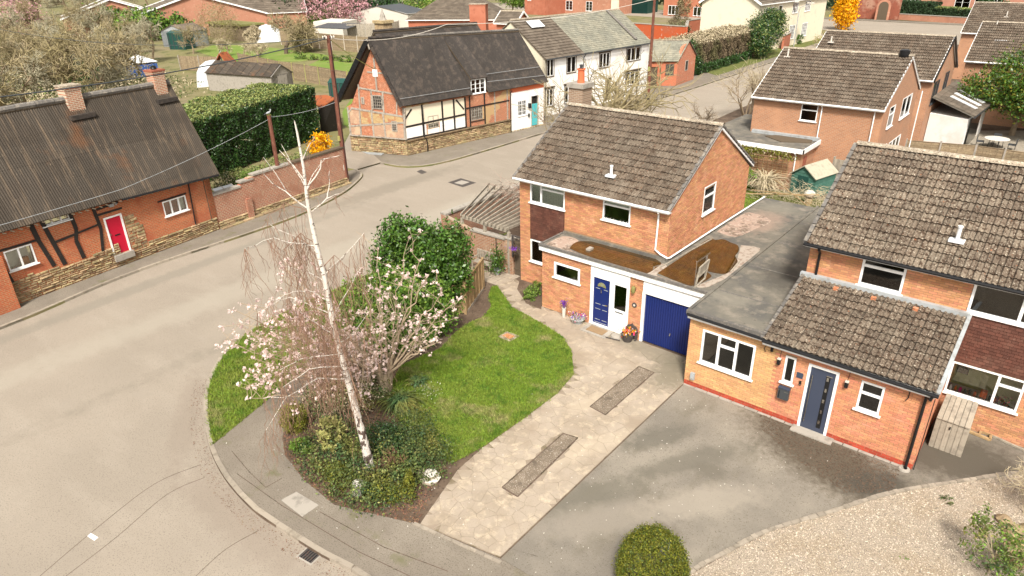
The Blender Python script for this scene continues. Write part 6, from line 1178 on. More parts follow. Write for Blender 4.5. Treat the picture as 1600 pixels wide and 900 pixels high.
shed('garden_room', 'pale garden building with dark green hipped roof left of the stone finial', (-113.97,74.80), 12, 15, 8, 3.2, 4.6, 'potw', 'darkgrey', cat='garden room', door=False)
t = thing('flat_garage', 'flat pale roofed garage behind the board fence', 'garage', (*(-103.55,59.40),0)); mb = MB(); q = [(-108.47,61.80),(-102.36,63.96),(-104.74,69.42),(-111.66,68.43)]; mb.poly(q, 0, 2.6, 'potw'); mb.build('walls', t); MB().poly([(-96.52,53.12),(-89.00,54.67),(-94.51,62.43),(-101.61,60.13)], 2.62, 2.75, 'darkgrey').build('roof', t)
t = thing('dark_lean_to', 'black boarded shed with rusty sloping roof at the end of the tall hedge', 'shed', (*(-38.76,13.16),0)); q = [(-38.75,12.30),(-38.31,13.77),(-41.39,15.91),(-42.65,15.02)]; MB().poly(q, 0, 1.9, 'tar').build('walls', t)
a, b = (-36.80,11.06), (-37.89,13.59); mb = MB(); mb.slab(Vector((*(-38.29,12.21),2.2)), Vector((*(-37.49,13.27),2.9)), Vector((*(-39.35,13.75),2.9)), Vector((*(-44.20,14.44),2.2)), .08, 'rust'); mb.build('roof', t); MB().add([Vector((*(-38.75,12.30),0)),Vector((*(-38.31,13.77),0)),Vector((*(-37.49,13.27),2.9)),Vector((*(-38.29,12.21),2.2))],[(0,1,2,3)],'tar').build('gable_boards', t)
# ============================================================ VEGETATION
def clumpy(ells, n, clump, rng, hollow=.55, cs0=.20):
    """leaf centres and outward normals for a crown made of lumpy ellipsoids"""
    C = []; N = []; vol = np.array([e[1][0]*e[1][1]*e[1][2] for e in ells])**(2/3); vol /= vol.sum()
    for (c, r), f in zip(ells, vol):
        nn = max(40, int(n*f)); k = max(8, nn//clump); d = rng.normal(size=(k,3)); d /= np.linalg.norm(d, axis=1)[:,None]; rad = hollow+(1-hollow)*rng.random((k,1))**.6
        cc = d*rad; idx = rng.integers(0, k, nn); cs = cs0*(.6+.8*rng.random((k,1)))
        p = cc[idx]+rng.normal(size=(nn,3))*cs[idx]*.75; C.append(np.array(c)+p*np.array(r)); N.append(d[idx])
    return np.concatenate(C), np.concatenate(N)
def leafy(name, label, cat, loc, ells, n, size, m, asp=.55, clump=26, trunk=None, group=None, seed=1, m2=None, f2=.3, tilt=1.0, zmin=0.02, hollow=.55, cs0=.20):
    rng = np.random.default_rng(seed); t = thing(name, label, cat, loc, group); L_ = np.array((loc[0], loc[1], 0))
    C, N = clumpy(ells, n, clump, rng, hollow, cs0); C = C+L_; k = C[:,2] > zmin; C, N = C[k], N[k]; V, F = leafquads(C, size, rng, asp, tilt, N); mb = MB()
    if m2:
        sel = rng.random(len(C)) < f2; V4 = V.reshape(-1,4,3)
        for s_, mm in ((~sel, m), (sel, m2)): mb.add(V4[s_].reshape(-1,3), np.arange(4*s_.sum()).reshape(-1,4), mm)
    else: mb.add(V, F, m)
    mb.build('foliage' if not trunk else 'crown', t)
    if trunk:
        r, h, mt = trunk; sk = MB(); p = Vector((loc[0], loc[1], -.05)); sk.tube([p, p+Vector((.03,.02,h*.5)), p+Vector((0,.05,h))], [r, r*.8, r*.6], mt, 8)
        for i in range(7):
            a = i*.9+seed; e = ells[i % len(ells)]; q = Vector((loc[0]+e[0][0]+math.cos(a)*e[1][0]*.6, loc[1]+e[0][1]+math.sin(a)*e[1][1]*.6, e[0][2]+e[1][2]*.3)); sk.tube([p+Vector((0,0,h*(.5+.06*i))), (p+Vector((0,0,h))).lerp(q,.5), q], [r*.5, r*.3, r*.1], mt, 5)
        sk.build('trunk', t)
    return t
def bare(name, label, cat, loc, H, spread, seed, m='barko', mt='bark', lev=5, nb=(3,5), r0=None, fork=.25, twigw=.006, up=.25, group=None, droop=0.0, stems=1, wig=.35, mid=None, lean=(0,0)):
    rg = random.Random(seed); segs = []; r0 = r0 or H*.022; t = thing(name, label, cat, loc, group)
    def grow(p, d, ln, r, l):
        n = 3 if l < lev else 2; q = p
        for i in range(n):
            d = (d+Vector((rg.gauss(0,wig),rg.gauss(0,wig),rg.gauss(0,wig)*.6+(up if l < lev-1 else -droop)))*.45).normalized(); q2 = q+d*ln/n; segs.append((q, q2, r*(1-.28*i/n), r*(1-.28*(i+1)/n), l)); q = q2
            if l < lev and i >= (1 if l == 0 else 0):
                for _ in range(rg.randint(*nb)-1 if i < n-1 else rg.randint(*nb)):
                    a = rg.uniform(0,6.283); o = d.orthogonal().normalized(); o.rotate(Matrix.Rotation(a,3,d)); nd = (d*rg.uniform(.35,1.0)+o*rg.uniform(.5,1.15)*spread).normalized(); grow(q, nd, ln*rg.uniform(.5,.78), max(r*.5, twigw), l+1)
    for s in range(stems):
        b = Vector((loc[0]+(rg.gauss(0,.12) if stems > 1 else 0), loc[1]+(rg.gauss(0,.12) if stems > 1 else 0), -.05)); d0 = Vector((lean[0]+(rg.gauss(0,.35) if stems > 1 else 0), lean[1]+(rg.gauss(0,.35) if stems > 1 else 0), 1)).normalized(); grow(b, d0, H*(fork if stems == 1 else .35), r0/(1 if stems == 1 else 1.8), 0)
    zm = max(s[1].z for s in segs); k = H/zm
    for lo, hi, nm, mm, kk in ((0,1,'trunk',mt,7),(1,3,'branch',mid or mt,4),(3,9,'twigs',m,3)):
        S = [s for s in segs if lo <= s[4] < hi]
        if not S: continue
        P0 = np.array([s[0] for s in S]); P1 = np.array([s[1] for s in S]); b = np.array((loc[0],loc[1],0)); P0 = b+(P0-b)*k; P1 = b+(P1-b)*k
        MB().add(*tubesv(P0, P1, [max(s[2],twigw) for s in S], [max(s[3],twigw*.8) for s in S], kk), mm).build(nm if nm != 'branch' else 'branches', t, kind=None if nm == 'trunk' else 'stuff')
    TIPS[t.name] = [b_ for b_ in ((Vector((loc[0],loc[1],0))+(s[1]-Vector((loc[0],loc[1],0)))*k) for s in segs if s[4] >= lev-1)]
    return t
TIPS = {}
# ---- birch: leaning white trunk, stubby lopped top, drooping fine twigs on the left
bi = thing('silver_birch', 'leaning silver birch with white bark and drooping bare twigs in the front bed', 'birch tree', (-2.4,-12.55,0))
camr = Vector((0.7695,0.6386,0)); cf = Vector((-0.6386,0.7695,0))     # along and across the row of bed planting
bb = Vector((-2.40,-12.55,0)); Bp = lambda x, z, y=0.0: bb+camr*x+cf*y+Vector((0,0,z))
TRK = [(-.01,-.06),(-.10,1.11),(-.20,2.09),(-.29,2.92),(-.39,3.93),(-.47,4.79),(-.49,5.61),(-.52,6.23),(-.59,6.96),(-.62,7.54),(-.64,8.02),(-.63,8.4),(-.61,8.87),(-.62,9.3),(-.63,9.67),(-.65,9.95)]
tr = [Bp(*p) for p in TRK]; tz = [p[1] for p in TRK]
MB().tube(tr[:3], [.155,.115,.098], 'birchd', 12).build('trunk_foot', bi, smooth=True); MB().tube(tr[2:12], [.099,.09,.083,.077,.071,.066,.06,.053,.046,.038], 'birchb', 10).build('trunk', bi, smooth=True); MB().tube(tr[11:], [.038,.034,.03,.025,.012], 'birchb', 8).build('leader', bi, smooth=True)
rg = random.Random(5); S = []; SB = []
def wob(a, b, n, r0, r1, out, amp=.06, sag=0.0):
    p = a; L_ = (b-a).length
    for i in range(n):
        f = (i+1)/n; q = a.lerp(b, f)+Vector((rg.gauss(0,amp),rg.gauss(0,amp),rg.gauss(0,amp)))*L_*.25*(0 if i == n-1 else 1)+Vector((0,0,sag*math.sin(f*math.pi))); out.append((p,q,r0+(r1-r0)*(f-1/n),r0+(r1-r0)*f)); p = q
    return p
def limb(pts, r0, r1, out, dy=0.0):
    V_ = [Bp(x, z, dy*k/(len(pts)-1)) for k, (x, z) in enumerate(pts)]; n = len(V_)-1
    for k in range(n): wob(V_[k], V_[k+1], 3, r0+(r1-r0)*k/n, r0+(r1-r0)*(k+1)/n, out, .10)
    return V_
UP = [[(-.67,7.9),(-1.1,8.34),(-1.36,8.56),(-1.49,8.81)],[(-1.1,8.34),(-1.24,8.76),(-1.43,9.17)],[(-.64,8.4),(-.91,8.95),(-1.1,9.39)],[(-.65,8.6),(-.94,9.01),(-1.15,9.25)],[(-.61,8.35),(-.22,8.85),(-.17,9.05),(.03,9.1),(.26,9.15)],[(-.6,8.4),(-.43,8.7),(-.16,9.0)],[(-.58,7.8),(-.18,8.12),(-.1,8.43),(-.07,8.74)],[(-.18,8.12),(.13,8.23)],[(-.6,9.05),(-.4,9.39),(-.23,9.59)]]
LO = [[(-.5,5.97),(-1.09,6.15),(-1.71,6.2)],[(-.5,5.43),(-.89,5.65),(-1.28,5.63),(-1.67,5.49),(-2.16,5.22)],[(-.45,4.45),(-1.25,4.76),(-1.77,5.22)],[(-.39,3.87),(-1.39,3.81),(-2.05,3.5)],[(-.35,3.49),(-1.13,3.68),(-1.73,3.42)],[(-.32,3.09),(-1.08,3.14),(-1.98,2.58),(-2.63,2.55)],[(-1.98,2.58),(-2.32,2.12),(-2.71,1.55)],[(-.5,6.14),(.09,6.65),(.44,6.98)],[(-.54,6.66),(-1.27,7.01),(-2.02,7.16)],[(-.58,6.91),(-1.55,7.18),(-2.29,6.94)],[(-.5,5.07),(-1.52,5.45),(-2.51,4.92)],[(-.45,4.9),(-.1,5.5),(.3,6.1)],[(-.4,4.2),(.1,4.6),(.5,5.2)]]
for i, L_ in enumerate(UP):
    V_ = limb(L_, (.019 if i in (0,4,6) else .013), .005, SB, rg.gauss(0,.15))
    for _ in range(10): p = V_[rg.randrange(len(V_)-1)].lerp(V_[-1], rg.random()); wob(p, p+Vector((rg.gauss(0,.18),rg.gauss(0,.18),-rg.uniform(.0,.6))), 4, .005, .0025, S, .14)
for i, L_ in enumerate(LO):
    V_ = limb(L_, .020 if i == 5 else .013, .005, SB, rg.gauss(0,.5))
    for k in range(14):
        j = rg.randrange(len(V_)-1); p = V_[j].lerp(V_[j+1], rg.random()) if rg.random() < .8 else V_[-1]; q = p+Vector((rg.gauss(0,.25),rg.gauss(0,.25),-rg.uniform(.4,1.8))); wob(p, q, 5, .0058, .0036, S, .13)
        for _ in range(3): u = p.lerp(q, rg.random()); wob(u, u+Vector((rg.gauss(0,.16),rg.gauss(0,.16),-rg.uniform(.2,.8))), 3, .0046, .003, S, .13)
for i in range(15):        # finer side branches, nearly all to the left, hung with twigs
    z = rg.uniform(3.0,8.0); x0 = np.interp(z, tz, [p[0] for p in TRK]); lf = -rg.uniform(.6,2.1) if rg.random() < .85 else rg.uniform(.3,1.0); V_ = limb([(x0,z),(x0+lf*.5,z+.3),(x0+lf,z-.1)], .014, .005, S, rg.gauss(0,1.0))
    for k in range(14):
        j = rg.randrange(2); p = V_[j].lerp(V_[j+1], rg.random()); q = p+Vector((rg.gauss(0,.2),rg.gauss(0,.2),-rg.uniform(.5,2.0))); wob(p, q, 5, .0058, .0036, S, .13)
        for _ in range(2): u = p.lerp(q, rg.random()); wob(u, u+Vector((rg.gauss(0,.15),rg.gauss(0,.15),-rg.uniform(.3,.9))), 3, .0046, .003, S, .13)
MB().add(*tubesv([s[0] for s in SB],[s[1] for s in SB],[s[2] for s in SB],[s[3] for s in SB],6),'birchb').build('branches', bi, kind='stuff'); MB().add(*tubesv([s[0] for s in S],[s[1] for s in S],[s[2] for s in S],[s[3] for s in S],3),'barkt').build('twigs', bi, kind='stuff')
# ---- magnolia: short trunk, wide fan of pale stems, flowers thick on the left and sparse on the right
mg = thing('magnolia_tree', 'spreading magnolia with pale pink flowers behind the birch in the front bed', 'magnolia tree', (-4.95,-9.75,0)); mb0 = Vector((-4.95,-9.75,0)); rg = random.Random(14)
Mp = lambda x, z, y=0.0: mb0+camr*x+cf*y+Vector((0,0,z))
MGT = [(-4.2,2.6),(-3.9,3.9),(-3.4,4.5),(-2.7,4.7),(-2.0,4.6),(-1.2,4.5),(-4.0,1.9),(-3.9,1.1),(-2.9,2.5),(-1.7,3.6),(-.5,4.3),(-.1,4.6),(.8,4.4),(1.35,4.5),(1.65,4.3),(2.1,3.8),(2.45,3.4),(2.2,2.8),(2.0,2.4),(1.3,1.5),(.8,3.2),(.2,3.6),(-.3,2.9),(-3.2,1.5),(-3.9,3.2),(-2.4,3.7),(-2.1,2.7),(-3.4,3.4),(-3.6,2.4),(-3.0,3.9),(-2.6,3.2)]
S = []; SM = []; FL = []
for sx_, h_, r_ in ((-.10,.95,.13),(.12,1.1,.12),(.0,.8,.12)): wob(Mp(sx_*.3,-.05,sx_), Mp(sx_*1.6,h_,sx_), 3, r_, r_*.8, SM, .05)
for i, (x, z) in enumerate(MGT):
    st = Mp(.14 if x > 0 else -.14, rg.uniform(.7,1.0), 0); e = Mp(x, z, rg.gauss(0,.7)-(1.3 if x < -1 else 0)); mid = st.lerp(e, .45)+Vector((0,0,(.15 if x > 0 else -.25)+rg.gauss(0,.15))); r0 = rg.uniform(.026,.046); k = []
    wob(st, mid, 4, r0, r0*.6, SM, .10); wob(mid, e, 5, r0*.6, .010, SM, .12)
    for _ in range(22 if x < -1 else 9):
        f = rg.uniform(.15,1); p = st.lerp(mid, f*2) if f < .5 else mid.lerp(e, f*2-1); d = Vector((rg.gauss(0,.45),rg.gauss(0,.45),rg.uniform(.1,.9))) if x > -1.2 else Vector((rg.gauss(0,.5),rg.gauss(0,.5),rg.gauss(.15,.45))); q = p+d; wob(p, q, 3, .011, .006, S, .2)
        for _ in range(2): u = p.lerp(q, rg.uniform(.4,1)); v = u+Vector((rg.gauss(0,.25),rg.gauss(0,.25),rg.uniform(0,.4))); wob(u, v, 2, .006, .004, S, .2); k.append(v)
        k.append(q)
    pf = .95 if x < -1.0 else (.75 if z > 2.2 and x > .3 else .30)
    FL += [v for v in k if rg.random() < pf*(1.0 if (v-e).length < .9 else .55)]; FL.append(e)
rngm = np.random.default_rng(8); P = np.array(FL); C = np.repeat(P, 7, 0)+rngm.normal(size=(len(P)*7,3))*.035; V, F = leafquads(C, .10, rngm, .7, 1.0, np.array([[0,0,1.]]))
MB().add(*tubesv([s[0] for s in SM],[s[1] for s in SM],[s[2] for s in SM],[s[3] for s in SM],7),'magb').build('stems', mg, kind='stuff'); MB().add(*tubesv([s[0] for s in S],[s[1] for s in S],[s[2] for s in S],[s[3] for s in S],4),'magb').build('twigs', mg, kind='stuff'); MB().add(V, F, 'pinkf').build('flowers', mg, kind='stuff')
# ---- big laurel and hedge mass behind the magnolia
leafy('laurel_bush', 'large glossy rounded laurel bush beside the slatted screen fence', 'laurel bush', (-8.35,-4.3), [((0,0,2.3),(1.1,1.0,1.3)),((-.9,-.7,2.9),(.85,.8,1.1)),((-.3,-.2,3.2),(.6,.6,.75)),((.85,.55,2.5),(.8,.75,1.2)),((.6,-.4,2.4),(.7,.7,.9)),((-1.3,-.9,1.9),(.8,.8,1.2)),((.1,-.4,1.0),(1.4,1.1,1.1)),((1.1,.2,1.4),(.75,.75,.9))], 26000, .14, 'laurel', seed=3, tilt=.9, hollow=.45)
leafy('shrub', 'lower bright green shrub mass behind the magnolia stems', 'shrub', (-7.9,-6.6), [((0,0,1.3),(1.3,1.2,1.3)),((.9,-1.4,.9),(1.0,1.0,.9)),((-1.0,-1.0,1.3),(.9,1.0,1.0)),((1.3,.8,1.1),(.9,.9,1.0)),((.2,-.8,1.9),(.7,.7,.8)),((1.6,-.4,.8),(.8,.8,.8)),((1.3,-.5,1.9),(.9,.9,.8))], 22000, .12, 'laurel', seed=4, m2='lime', f2=.6)
# ---- front bed plants
leafy('groundcover_shrub', 'low spreading evergreen groundcover shrub at the foot of the birch', 'shrub', (-2.3,-12.5), [((0,.3,.25),(1.5,1.2,.42)),((.75,-.15,.2),(.72,.75,.42)),((-1.3,-.6,.22),(1.15,.85,.42)),((.2,-1.0,.2),(1.3,.62,.40)),((.9,.9,.2),(.9,.9,.4)),((-2.0,0.1,.2),(.9,.9,.35))], 15000, .075, 'cover', seed=5, clump=14, m2='straw', f2=.03, hollow=.35)
leafy('groundcover_shrub', 'grey-green cotoneaster mound spreading towards the lawn edge', 'shrub', (-1.9,-11.0), [((0,0,.2),(1.15,.8,.42)),((.6,-.9,.2),(.75,.75,.40)),((-.9,.4,.2),(.8,.8,.35))], 7500, .06, 'cover', seed=6, clump=14, m2='conif', f2=.30, hollow=.35)
leafy('heather_mound', 'olive and reddish heather mound along the front edge of the bed', 'heather', (-1.5,-13.1), [((0,0,.2),(.8,.42,.32)),((-1.2,-.35,.2),(.7,.38,.3)),((.7,.3,.2),(.5,.4,.3))], 5200, .055, 'yew', seed=66, clump=12, m2='cover', f2=.5, hollow=.4)
leafy('dark_juniper', 'dark blue-green juniper patch right behind the birch foot', 'juniper', (-2.9,-11.7), [((0,0,.35),(.7,.6,.4))], 3200, .06, 'conif', seed=67, clump=12, m2='hedgel', f2=.4)
bare('dead_stems', 'reddish dead perennial stems poking out beside the birch foot', 'dead stems', (-1.9,-12.3), .75, .5, 68, m='litter', mt='litter', lev=2, nb=(2,3), r0=.008, stems=9, twigw=.005, up=.8)
leafy('spotted_laurel', 'pale yellow variegated shrub left of the birch trunk', 'variegated shrub', (-4.15,-12.55), [((0,0,.55),(.42,.40,.38)),((.35,-.3,.45),(.35,.3,.3))], 900, .12, 'straw', seed=7, trunk=(.03,.3,'bark'))
leafy('dwarf_conifer', 'small rounded olive green conifer at the left end of the bed', 'conifer', (-5.65,-12.85), [((0,0,.45),(.36,.36,.45))], 3800, .06, 'yew', seed=8, hollow=.85)
leafy('fern_clump', 'bright green leafy clump beside the pavement end of the bed', 'plant', (-4.65,-13.35), [((0,0,.15),(.35,.3,.25))], 1100, .07, 'lime', seed=9)
leafy('trailing_shrub', 'sprawling dark olive shrub between the magnolia and the pavement', 'shrub', (-5.6,-11.4), [((0,0,.5),(.9,1.0,.7)),((.5,.9,.4),(.8,.8,.6))], 7000, .07, 'cover', seed=10, m2='barkp', f2=.25)
leafy('golden_conifer_sprig', 'narrow upright golden green dwarf conifer beside the white ornament stones', 'conifer', (-0.83,-12.51), [((0,0,.35),(.13,.13,.42))], 900, .05, 'yew', seed=11, hollow=.8)
def spiky(name, label, loc, n, ln, m, cat='plant', w_=.022, arch=.5, seed=1):
    rng = np.random.default_rng(seed); a = rng.random(n)*6.283; L_ = ln*(.6+.5*rng.random(n)); o = rng.random(n)*.6+.25; V = []; b = np.array((loc[0],loc[1],0.0)); c0 = b+np.stack([rng.normal(size=n)*.1, rng.normal(size=n)*.1, np.zeros(n)],1)
    d = np.stack([np.cos(a),np.sin(a),np.zeros(n)],1); pr = np.stack([-np.sin(a),np.cos(a),np.zeros(n)],1)*w_; z = np.array([[0,0,1.]])
    pts = [c0, c0+d*(L_*o*.5)[:,None]+z*(L_*.62)[:,None], c0+d*(L_*o*1.25)[:,None]+z*(L_*(.75-.25*arch))[:,None], c0+d*(L_*o*1.9)[:,None]+z*(L_*(.62-.55*arch))[:,None]]
    for i, k in ((0,.7),(1,1),(2,.8),(3,.05)): V += [pts[i]-pr*k, pts[i]+pr*k]
    V = np.stack(V,1); F = np.array([(0,1,3,2),(2,3,5,4),(4,5,7,6)]); t = thing(name, label, cat, loc); MB().add(V.reshape(-1,3), (F[None]+np.arange(n)[:,None,None]*8).reshape(-1,4), m).build('leaves', t); return t
spiky('spiky_plant', 'arching strap-leaved clump beneath the magnolia trunk', (-4.0,-9.95), 300, .62, 'cover', seed=2, arch=.9)
spiky('daffodil_clump', 'low tuft of narrow green leaves beside the lawn edge of the bed', (-4.6,-8.7), 160, .3, 'cover', seed=3)
# white flowers by the spiky plant and daffodils
C = np.array([[-3.9,-8.9,.12]])+RNG.normal(size=(90,3))*[.35,.25,.03]; tag(MB().add(*leafquads(C,.035,RNG),'potw').build('white_flowers', kind='stuff', base=(-3.9,-8.9,0)), 'scatter of tiny white flowers at the lawn edge by the magnolia', 'flowers')
# ---- yew ball at the bottom, right corner shrub
leafy('yew_ball', 'clipped golden yew ball at the bottom edge of the drive', 'yew bush', (5.93,-11.35), [((0,0,.80),(.76,.76,1.02))], 42000, .042, 'yew', seed=12, hollow=.95, cs0=.07, clump=12, m2='yew2', f2=.35, tilt=1.3)
leafy('corner_shrub', 'loose dark evergreen shrub among the gravel at the right edge', 'shrub', (*(11.77,-5.84),), [((0,0,.7),(.7,.7,.6)),((-.45,.25,.95),(.28,.28,.6)),((.5,-.2,.5),(.6,.6,.5))], 2600, .07, 'cover', m2='lime', f2=.3, hollow=.3, seed=13, trunk=(.03,.7,'barkp'))
bare('bare_shrub', 'pale bare twiggy shrub reaching in over the gravel at the right edge', 'shrub', (*(12.32,-2.91),), 1.5, 1.3, 21, m='barkp', mt='barkp', lev=3, nb=(2,3), r0=.03, up=0.1, stems=4, twigw=.006)
leafy('gravel_weed', 'small green weed growing through the gravel', 'weed', (*(10.13,-6.60),), [((0,0,.03),(.1,.1,.06))], 60, .04, 'lime', seed=3)
leafy('gravel_weed', 'tuft of olive weeds in the gravel near the drive edge', 'weed', (*(10.60,-3.85),), [((0,0,.06),(.18,.15,.1))], 160, .05, 'cover', seed=4)
# ---- plants by the house
leafy('border_plants', 'leafy bright green plants in the small bed against the brick house corner', 'plants', (*(-5.62,-0.96),), [((0,0,.12),(.35,.45,.2)),((-.3,.5,.12),(.3,.4,.22)),((.1,-.35,.15),(.3,.25,.22))], 2600, .08, 'lime', seed=14, m2='cover', f2=.45)
MB().poly([(-7.10,0.03),(-6.55,-0.88),(-5.39,-1.70),(-4.53,-1.76),(-4.72,-1.5),(-4.72,-.02),(-7.0,-.02)], 0, .02, 'soil').build('border_soil', near)
# ---- tall hedge beyond the garden wall
def hedgebox(name, label, a, b, depth, h, n, size, m, mtop=None, seed=1, lumps=.25, cat='hedge', z0=.1):
    rng = np.random.default_rng(seed); a, b = np.array(a,float), np.array(b,float); L_ = np.linalg.norm(b-a); u = (b-a)/L_; v = np.array((-u[1],u[0])); t = thing(name, label, cat, (*((a+b)/2), 0)); nf = rng.random(n)
    s = rng.random(n)*L_; w_ = rng.random(n)*depth; z = z0+rng.random(n)*(h-z0); face = rng.choice(4, n, p=[.42,.36,.12,.10]); j = rng.random(n)**2*.30
    w_ = np.where(face == 0, j, w_); z = np.where(face == 1, h-j*.7, z); s = np.where(face == 2, j, s); s = np.where(face == 3, L_-j, s)
    lump = lumps*(np.sin(s*2.1+seed)*np.sin(z*2.3+1)+.6*np.sin(s*5.3)*np.sin(z*4.7+w_*3)+.4*np.sin(s*9+w_*7)); top = (z/h)**6
    w_ = w_+np.where(face == 0, lump*.6, 0); z = z+np.where(face == 1, lump*.8, 0); z = z-0.12*np.maximum(0, (w_ < .35)*(z > h-.3)*1.0)
    C = np.stack([a[0]+u[0]*s+v[0]*w_, a[1]+u[1]*s+v[1]*w_, z],1); N = np.zeros((n,3)); N[face==0,:2] = -v; N[face==1,2] = 1; N[face==2,:2] = -u; N[face==3,:2] = u
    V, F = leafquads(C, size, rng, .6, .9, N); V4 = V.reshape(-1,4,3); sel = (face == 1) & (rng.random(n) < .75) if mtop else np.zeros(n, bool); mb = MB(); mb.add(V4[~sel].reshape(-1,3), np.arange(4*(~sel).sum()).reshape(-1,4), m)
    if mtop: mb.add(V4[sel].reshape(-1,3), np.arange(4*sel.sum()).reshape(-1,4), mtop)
    mb.build('foliage', t); core = MB(); q = [a+v*.4+u*.3, b+v*.4-u*.3, b+v*(depth-.3)-u*.3, a+v*(depth-.3)+u*.3]; core.poly([tuple(x) for x in q], 0, h-.45, 'barkd'); core.build('stems', t); return t
hedgebox('tall_hedge', 'tall dense dark green evergreen hedge behind the garden wall', (-31.6,-5.0), (-37.59,11.46), 5.2, 4.15, 70000, .15, 'hedgel', 'hedgey', seed=2, lumps=.16)  # top leaves coloured paler to stand for sky gloss
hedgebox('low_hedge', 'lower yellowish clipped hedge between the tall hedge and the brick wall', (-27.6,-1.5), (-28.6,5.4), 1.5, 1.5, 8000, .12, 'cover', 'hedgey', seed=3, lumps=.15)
leafy('rounded_shrub', 'bright green rounded shrub beside the glass cold frame', 'shrub', (-26.9,-1.2), [((0,0,1.0),(.7,.8,.85))], 3000, .11, 'lime', seed=15); leafy('rounded_shrub', 'brown-green clipped shrub between cold frame and bright shrub', 'shrub', (-28.2,-2.2), [((0,0,1.0),(.8,.8,.8))], 3000, .10, 'cover', seed=16, m2='barkp', f2=.3)
leafy('forsythia', 'bright yellow forsythia in flower beside the telegraph pole', 'forsythia', (-27.2,4.2), [((0,0,2.3),(.75,.8,.75)),((-.6,.4,1.9),(.5,.5,.6))], 2200, .15, 'yellow', seed=17, clump=40, trunk=(.05,1.6,'bark'))
bare('bare_shrub', 'bare pale-stemmed climber against the left end of the tall hedge', 'shrub', (*(-34.90,0.55),), 4.4, .8, 31, m='barkp', mt='barkp', lev=3, nb=(2,3), stems=3, r0=.06)
# ---- trees in front of the white house
bare('bare_tree', 'mossy bare multi-stemmed tree in front of the white house', 'bare tree', (-12.6,15.6), 8.2, 1.0, 41, m='barko', mt='barko', lev=3, nb=(2,3), r0=.26, up=.28, stems=6, twigw=.016)
bare('bare_tree', 'slim bare twisting tree left of the brick chimney stack', 'bare tree', (-13.4,11.2), 7.4, .8, 42, m='barko', mt='bark', lev=3, nb=(2,3), r0=.12, up=.45, stems=2, twigw=.012)
bare('bare_tree', 'leafless pale shrub-like tree on the street edge right of the ridge', 'bare tree', (-12.33,37.9), 5.2, .75, 43, m='barkp', mt='bark', lev=3, nb=(2,3), r0=.13, up=.5, stems=5, twigw=.012)
bare('bare_tree', 'small gnarled bare shrub just beyond the roof ridge', 'bare tree', (-13.2,30.6), 2.6, 1.4, 44, m='bark', mt='barkd', lev=3, nb=(2,3), r0=.12, up=.05, stems=2, twigw=.012)
# ---- roadside brown hedge and ivy tree beyond the outbuilding
hedgebox('brown_hedge', 'long brown leafless hedge above the far pavement beyond the red outbuilding', (-26.8,58.0), (-27.3,80.0), 5.5, 3.6, 42000, .17, 'brownhedge', 'barkp', seed=5, lumps=.4)
hedgebox('ivy_bank', 'dark ivy growing along the foot of the brown hedge', (-26.3,57.5), (-26.6,74.0), .6, 1.1, 9000, .16, 'hedgel', seed=6, lumps=.2, cat='ivy')
leafy('ivy_tree', 'round-headed ivy-clad tree at the end of the brown hedge', 'tree', (-26.6,78.5), [((0,0,3.6),(2.3,3.2,2.3)),((.6,-3.2,2.4),(1.7,2.4,2.0)),((.3,1.0,4.6),(1.6,2.2,1.4))], 15000, .22, 'hedgel', seed=18, trunk=(.25,2.2,'barkd'), m2='hedgey', f2=.2)
leafy('ivy_clump', 'ivy scrambling over the end of the red outbuilding', 'ivy', (-27.5,56.8), [((0,0,2.6),(1.0,1.3,1.5)),((.9,.4,1.2),(.8,1.0,1.2))], 4500, .17, 'hedgel', seed=19)
leafy('ivy_tree', 'dark green ivy-covered tree behind the roadside hedge', 'tree', (*(-43.71,103.72),), [((0,0,5.2),(4.2,4.2,4.4)),((2.5,1,3.5),(3,3,3))], 12000, .42, 'hedgel', seed=20, trunk=(.3,2.5,'barkd'), m2='barko', f2=.15)
leafy('forsythia', 'tall yellow forsythia beside the cream house porch', 'forsythia', (*(-27.83,119.18),), [((0,0,3.6),(1.9,1.9,3.6)),((.2,.2,5.5),(1.3,1.3,1.8))], 5200, .42, 'yellow', seed=21, clump=40)
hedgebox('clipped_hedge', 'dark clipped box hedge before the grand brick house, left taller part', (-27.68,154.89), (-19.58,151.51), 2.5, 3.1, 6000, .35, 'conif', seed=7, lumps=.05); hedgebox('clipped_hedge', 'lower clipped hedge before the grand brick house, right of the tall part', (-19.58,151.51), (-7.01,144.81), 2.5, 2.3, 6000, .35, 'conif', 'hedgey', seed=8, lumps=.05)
leafy('rounded_shrub', 'pair of dark rounded shrubs at the bay windows of the grand house', 'shrub', (*(-11.64,159.11),), [((0,0,2.6),(1.4,1.4,1.3)),((2.6,.2,2.4),(1.3,1.3,1.2))], 1800, .35, 'hedgel', seed=22)
# ---- right-hand garden tree
leafy('garden_tree', 'broad dark olive-green evergreen tree overhanging the patio at the right edge', 'tree', (6.6,43.4), [((0,0,4.1),(2.8,3.0,2.3)),((-2.2,-1.6,3.6),(1.7,1.7,1.4)),((2.2,-1.2,4.2),(2.3,2.3,2.0)),((3.8,1.2,3.6),(2.6,2.6,2.4)),((.8,-2.2,3.1),(1.8,1.6,1.5))], 26000, .20, 'laurel', seed=23, trunk=(.22,2.4,'bark'), m2='yew', f2=.25, hollow=.5)
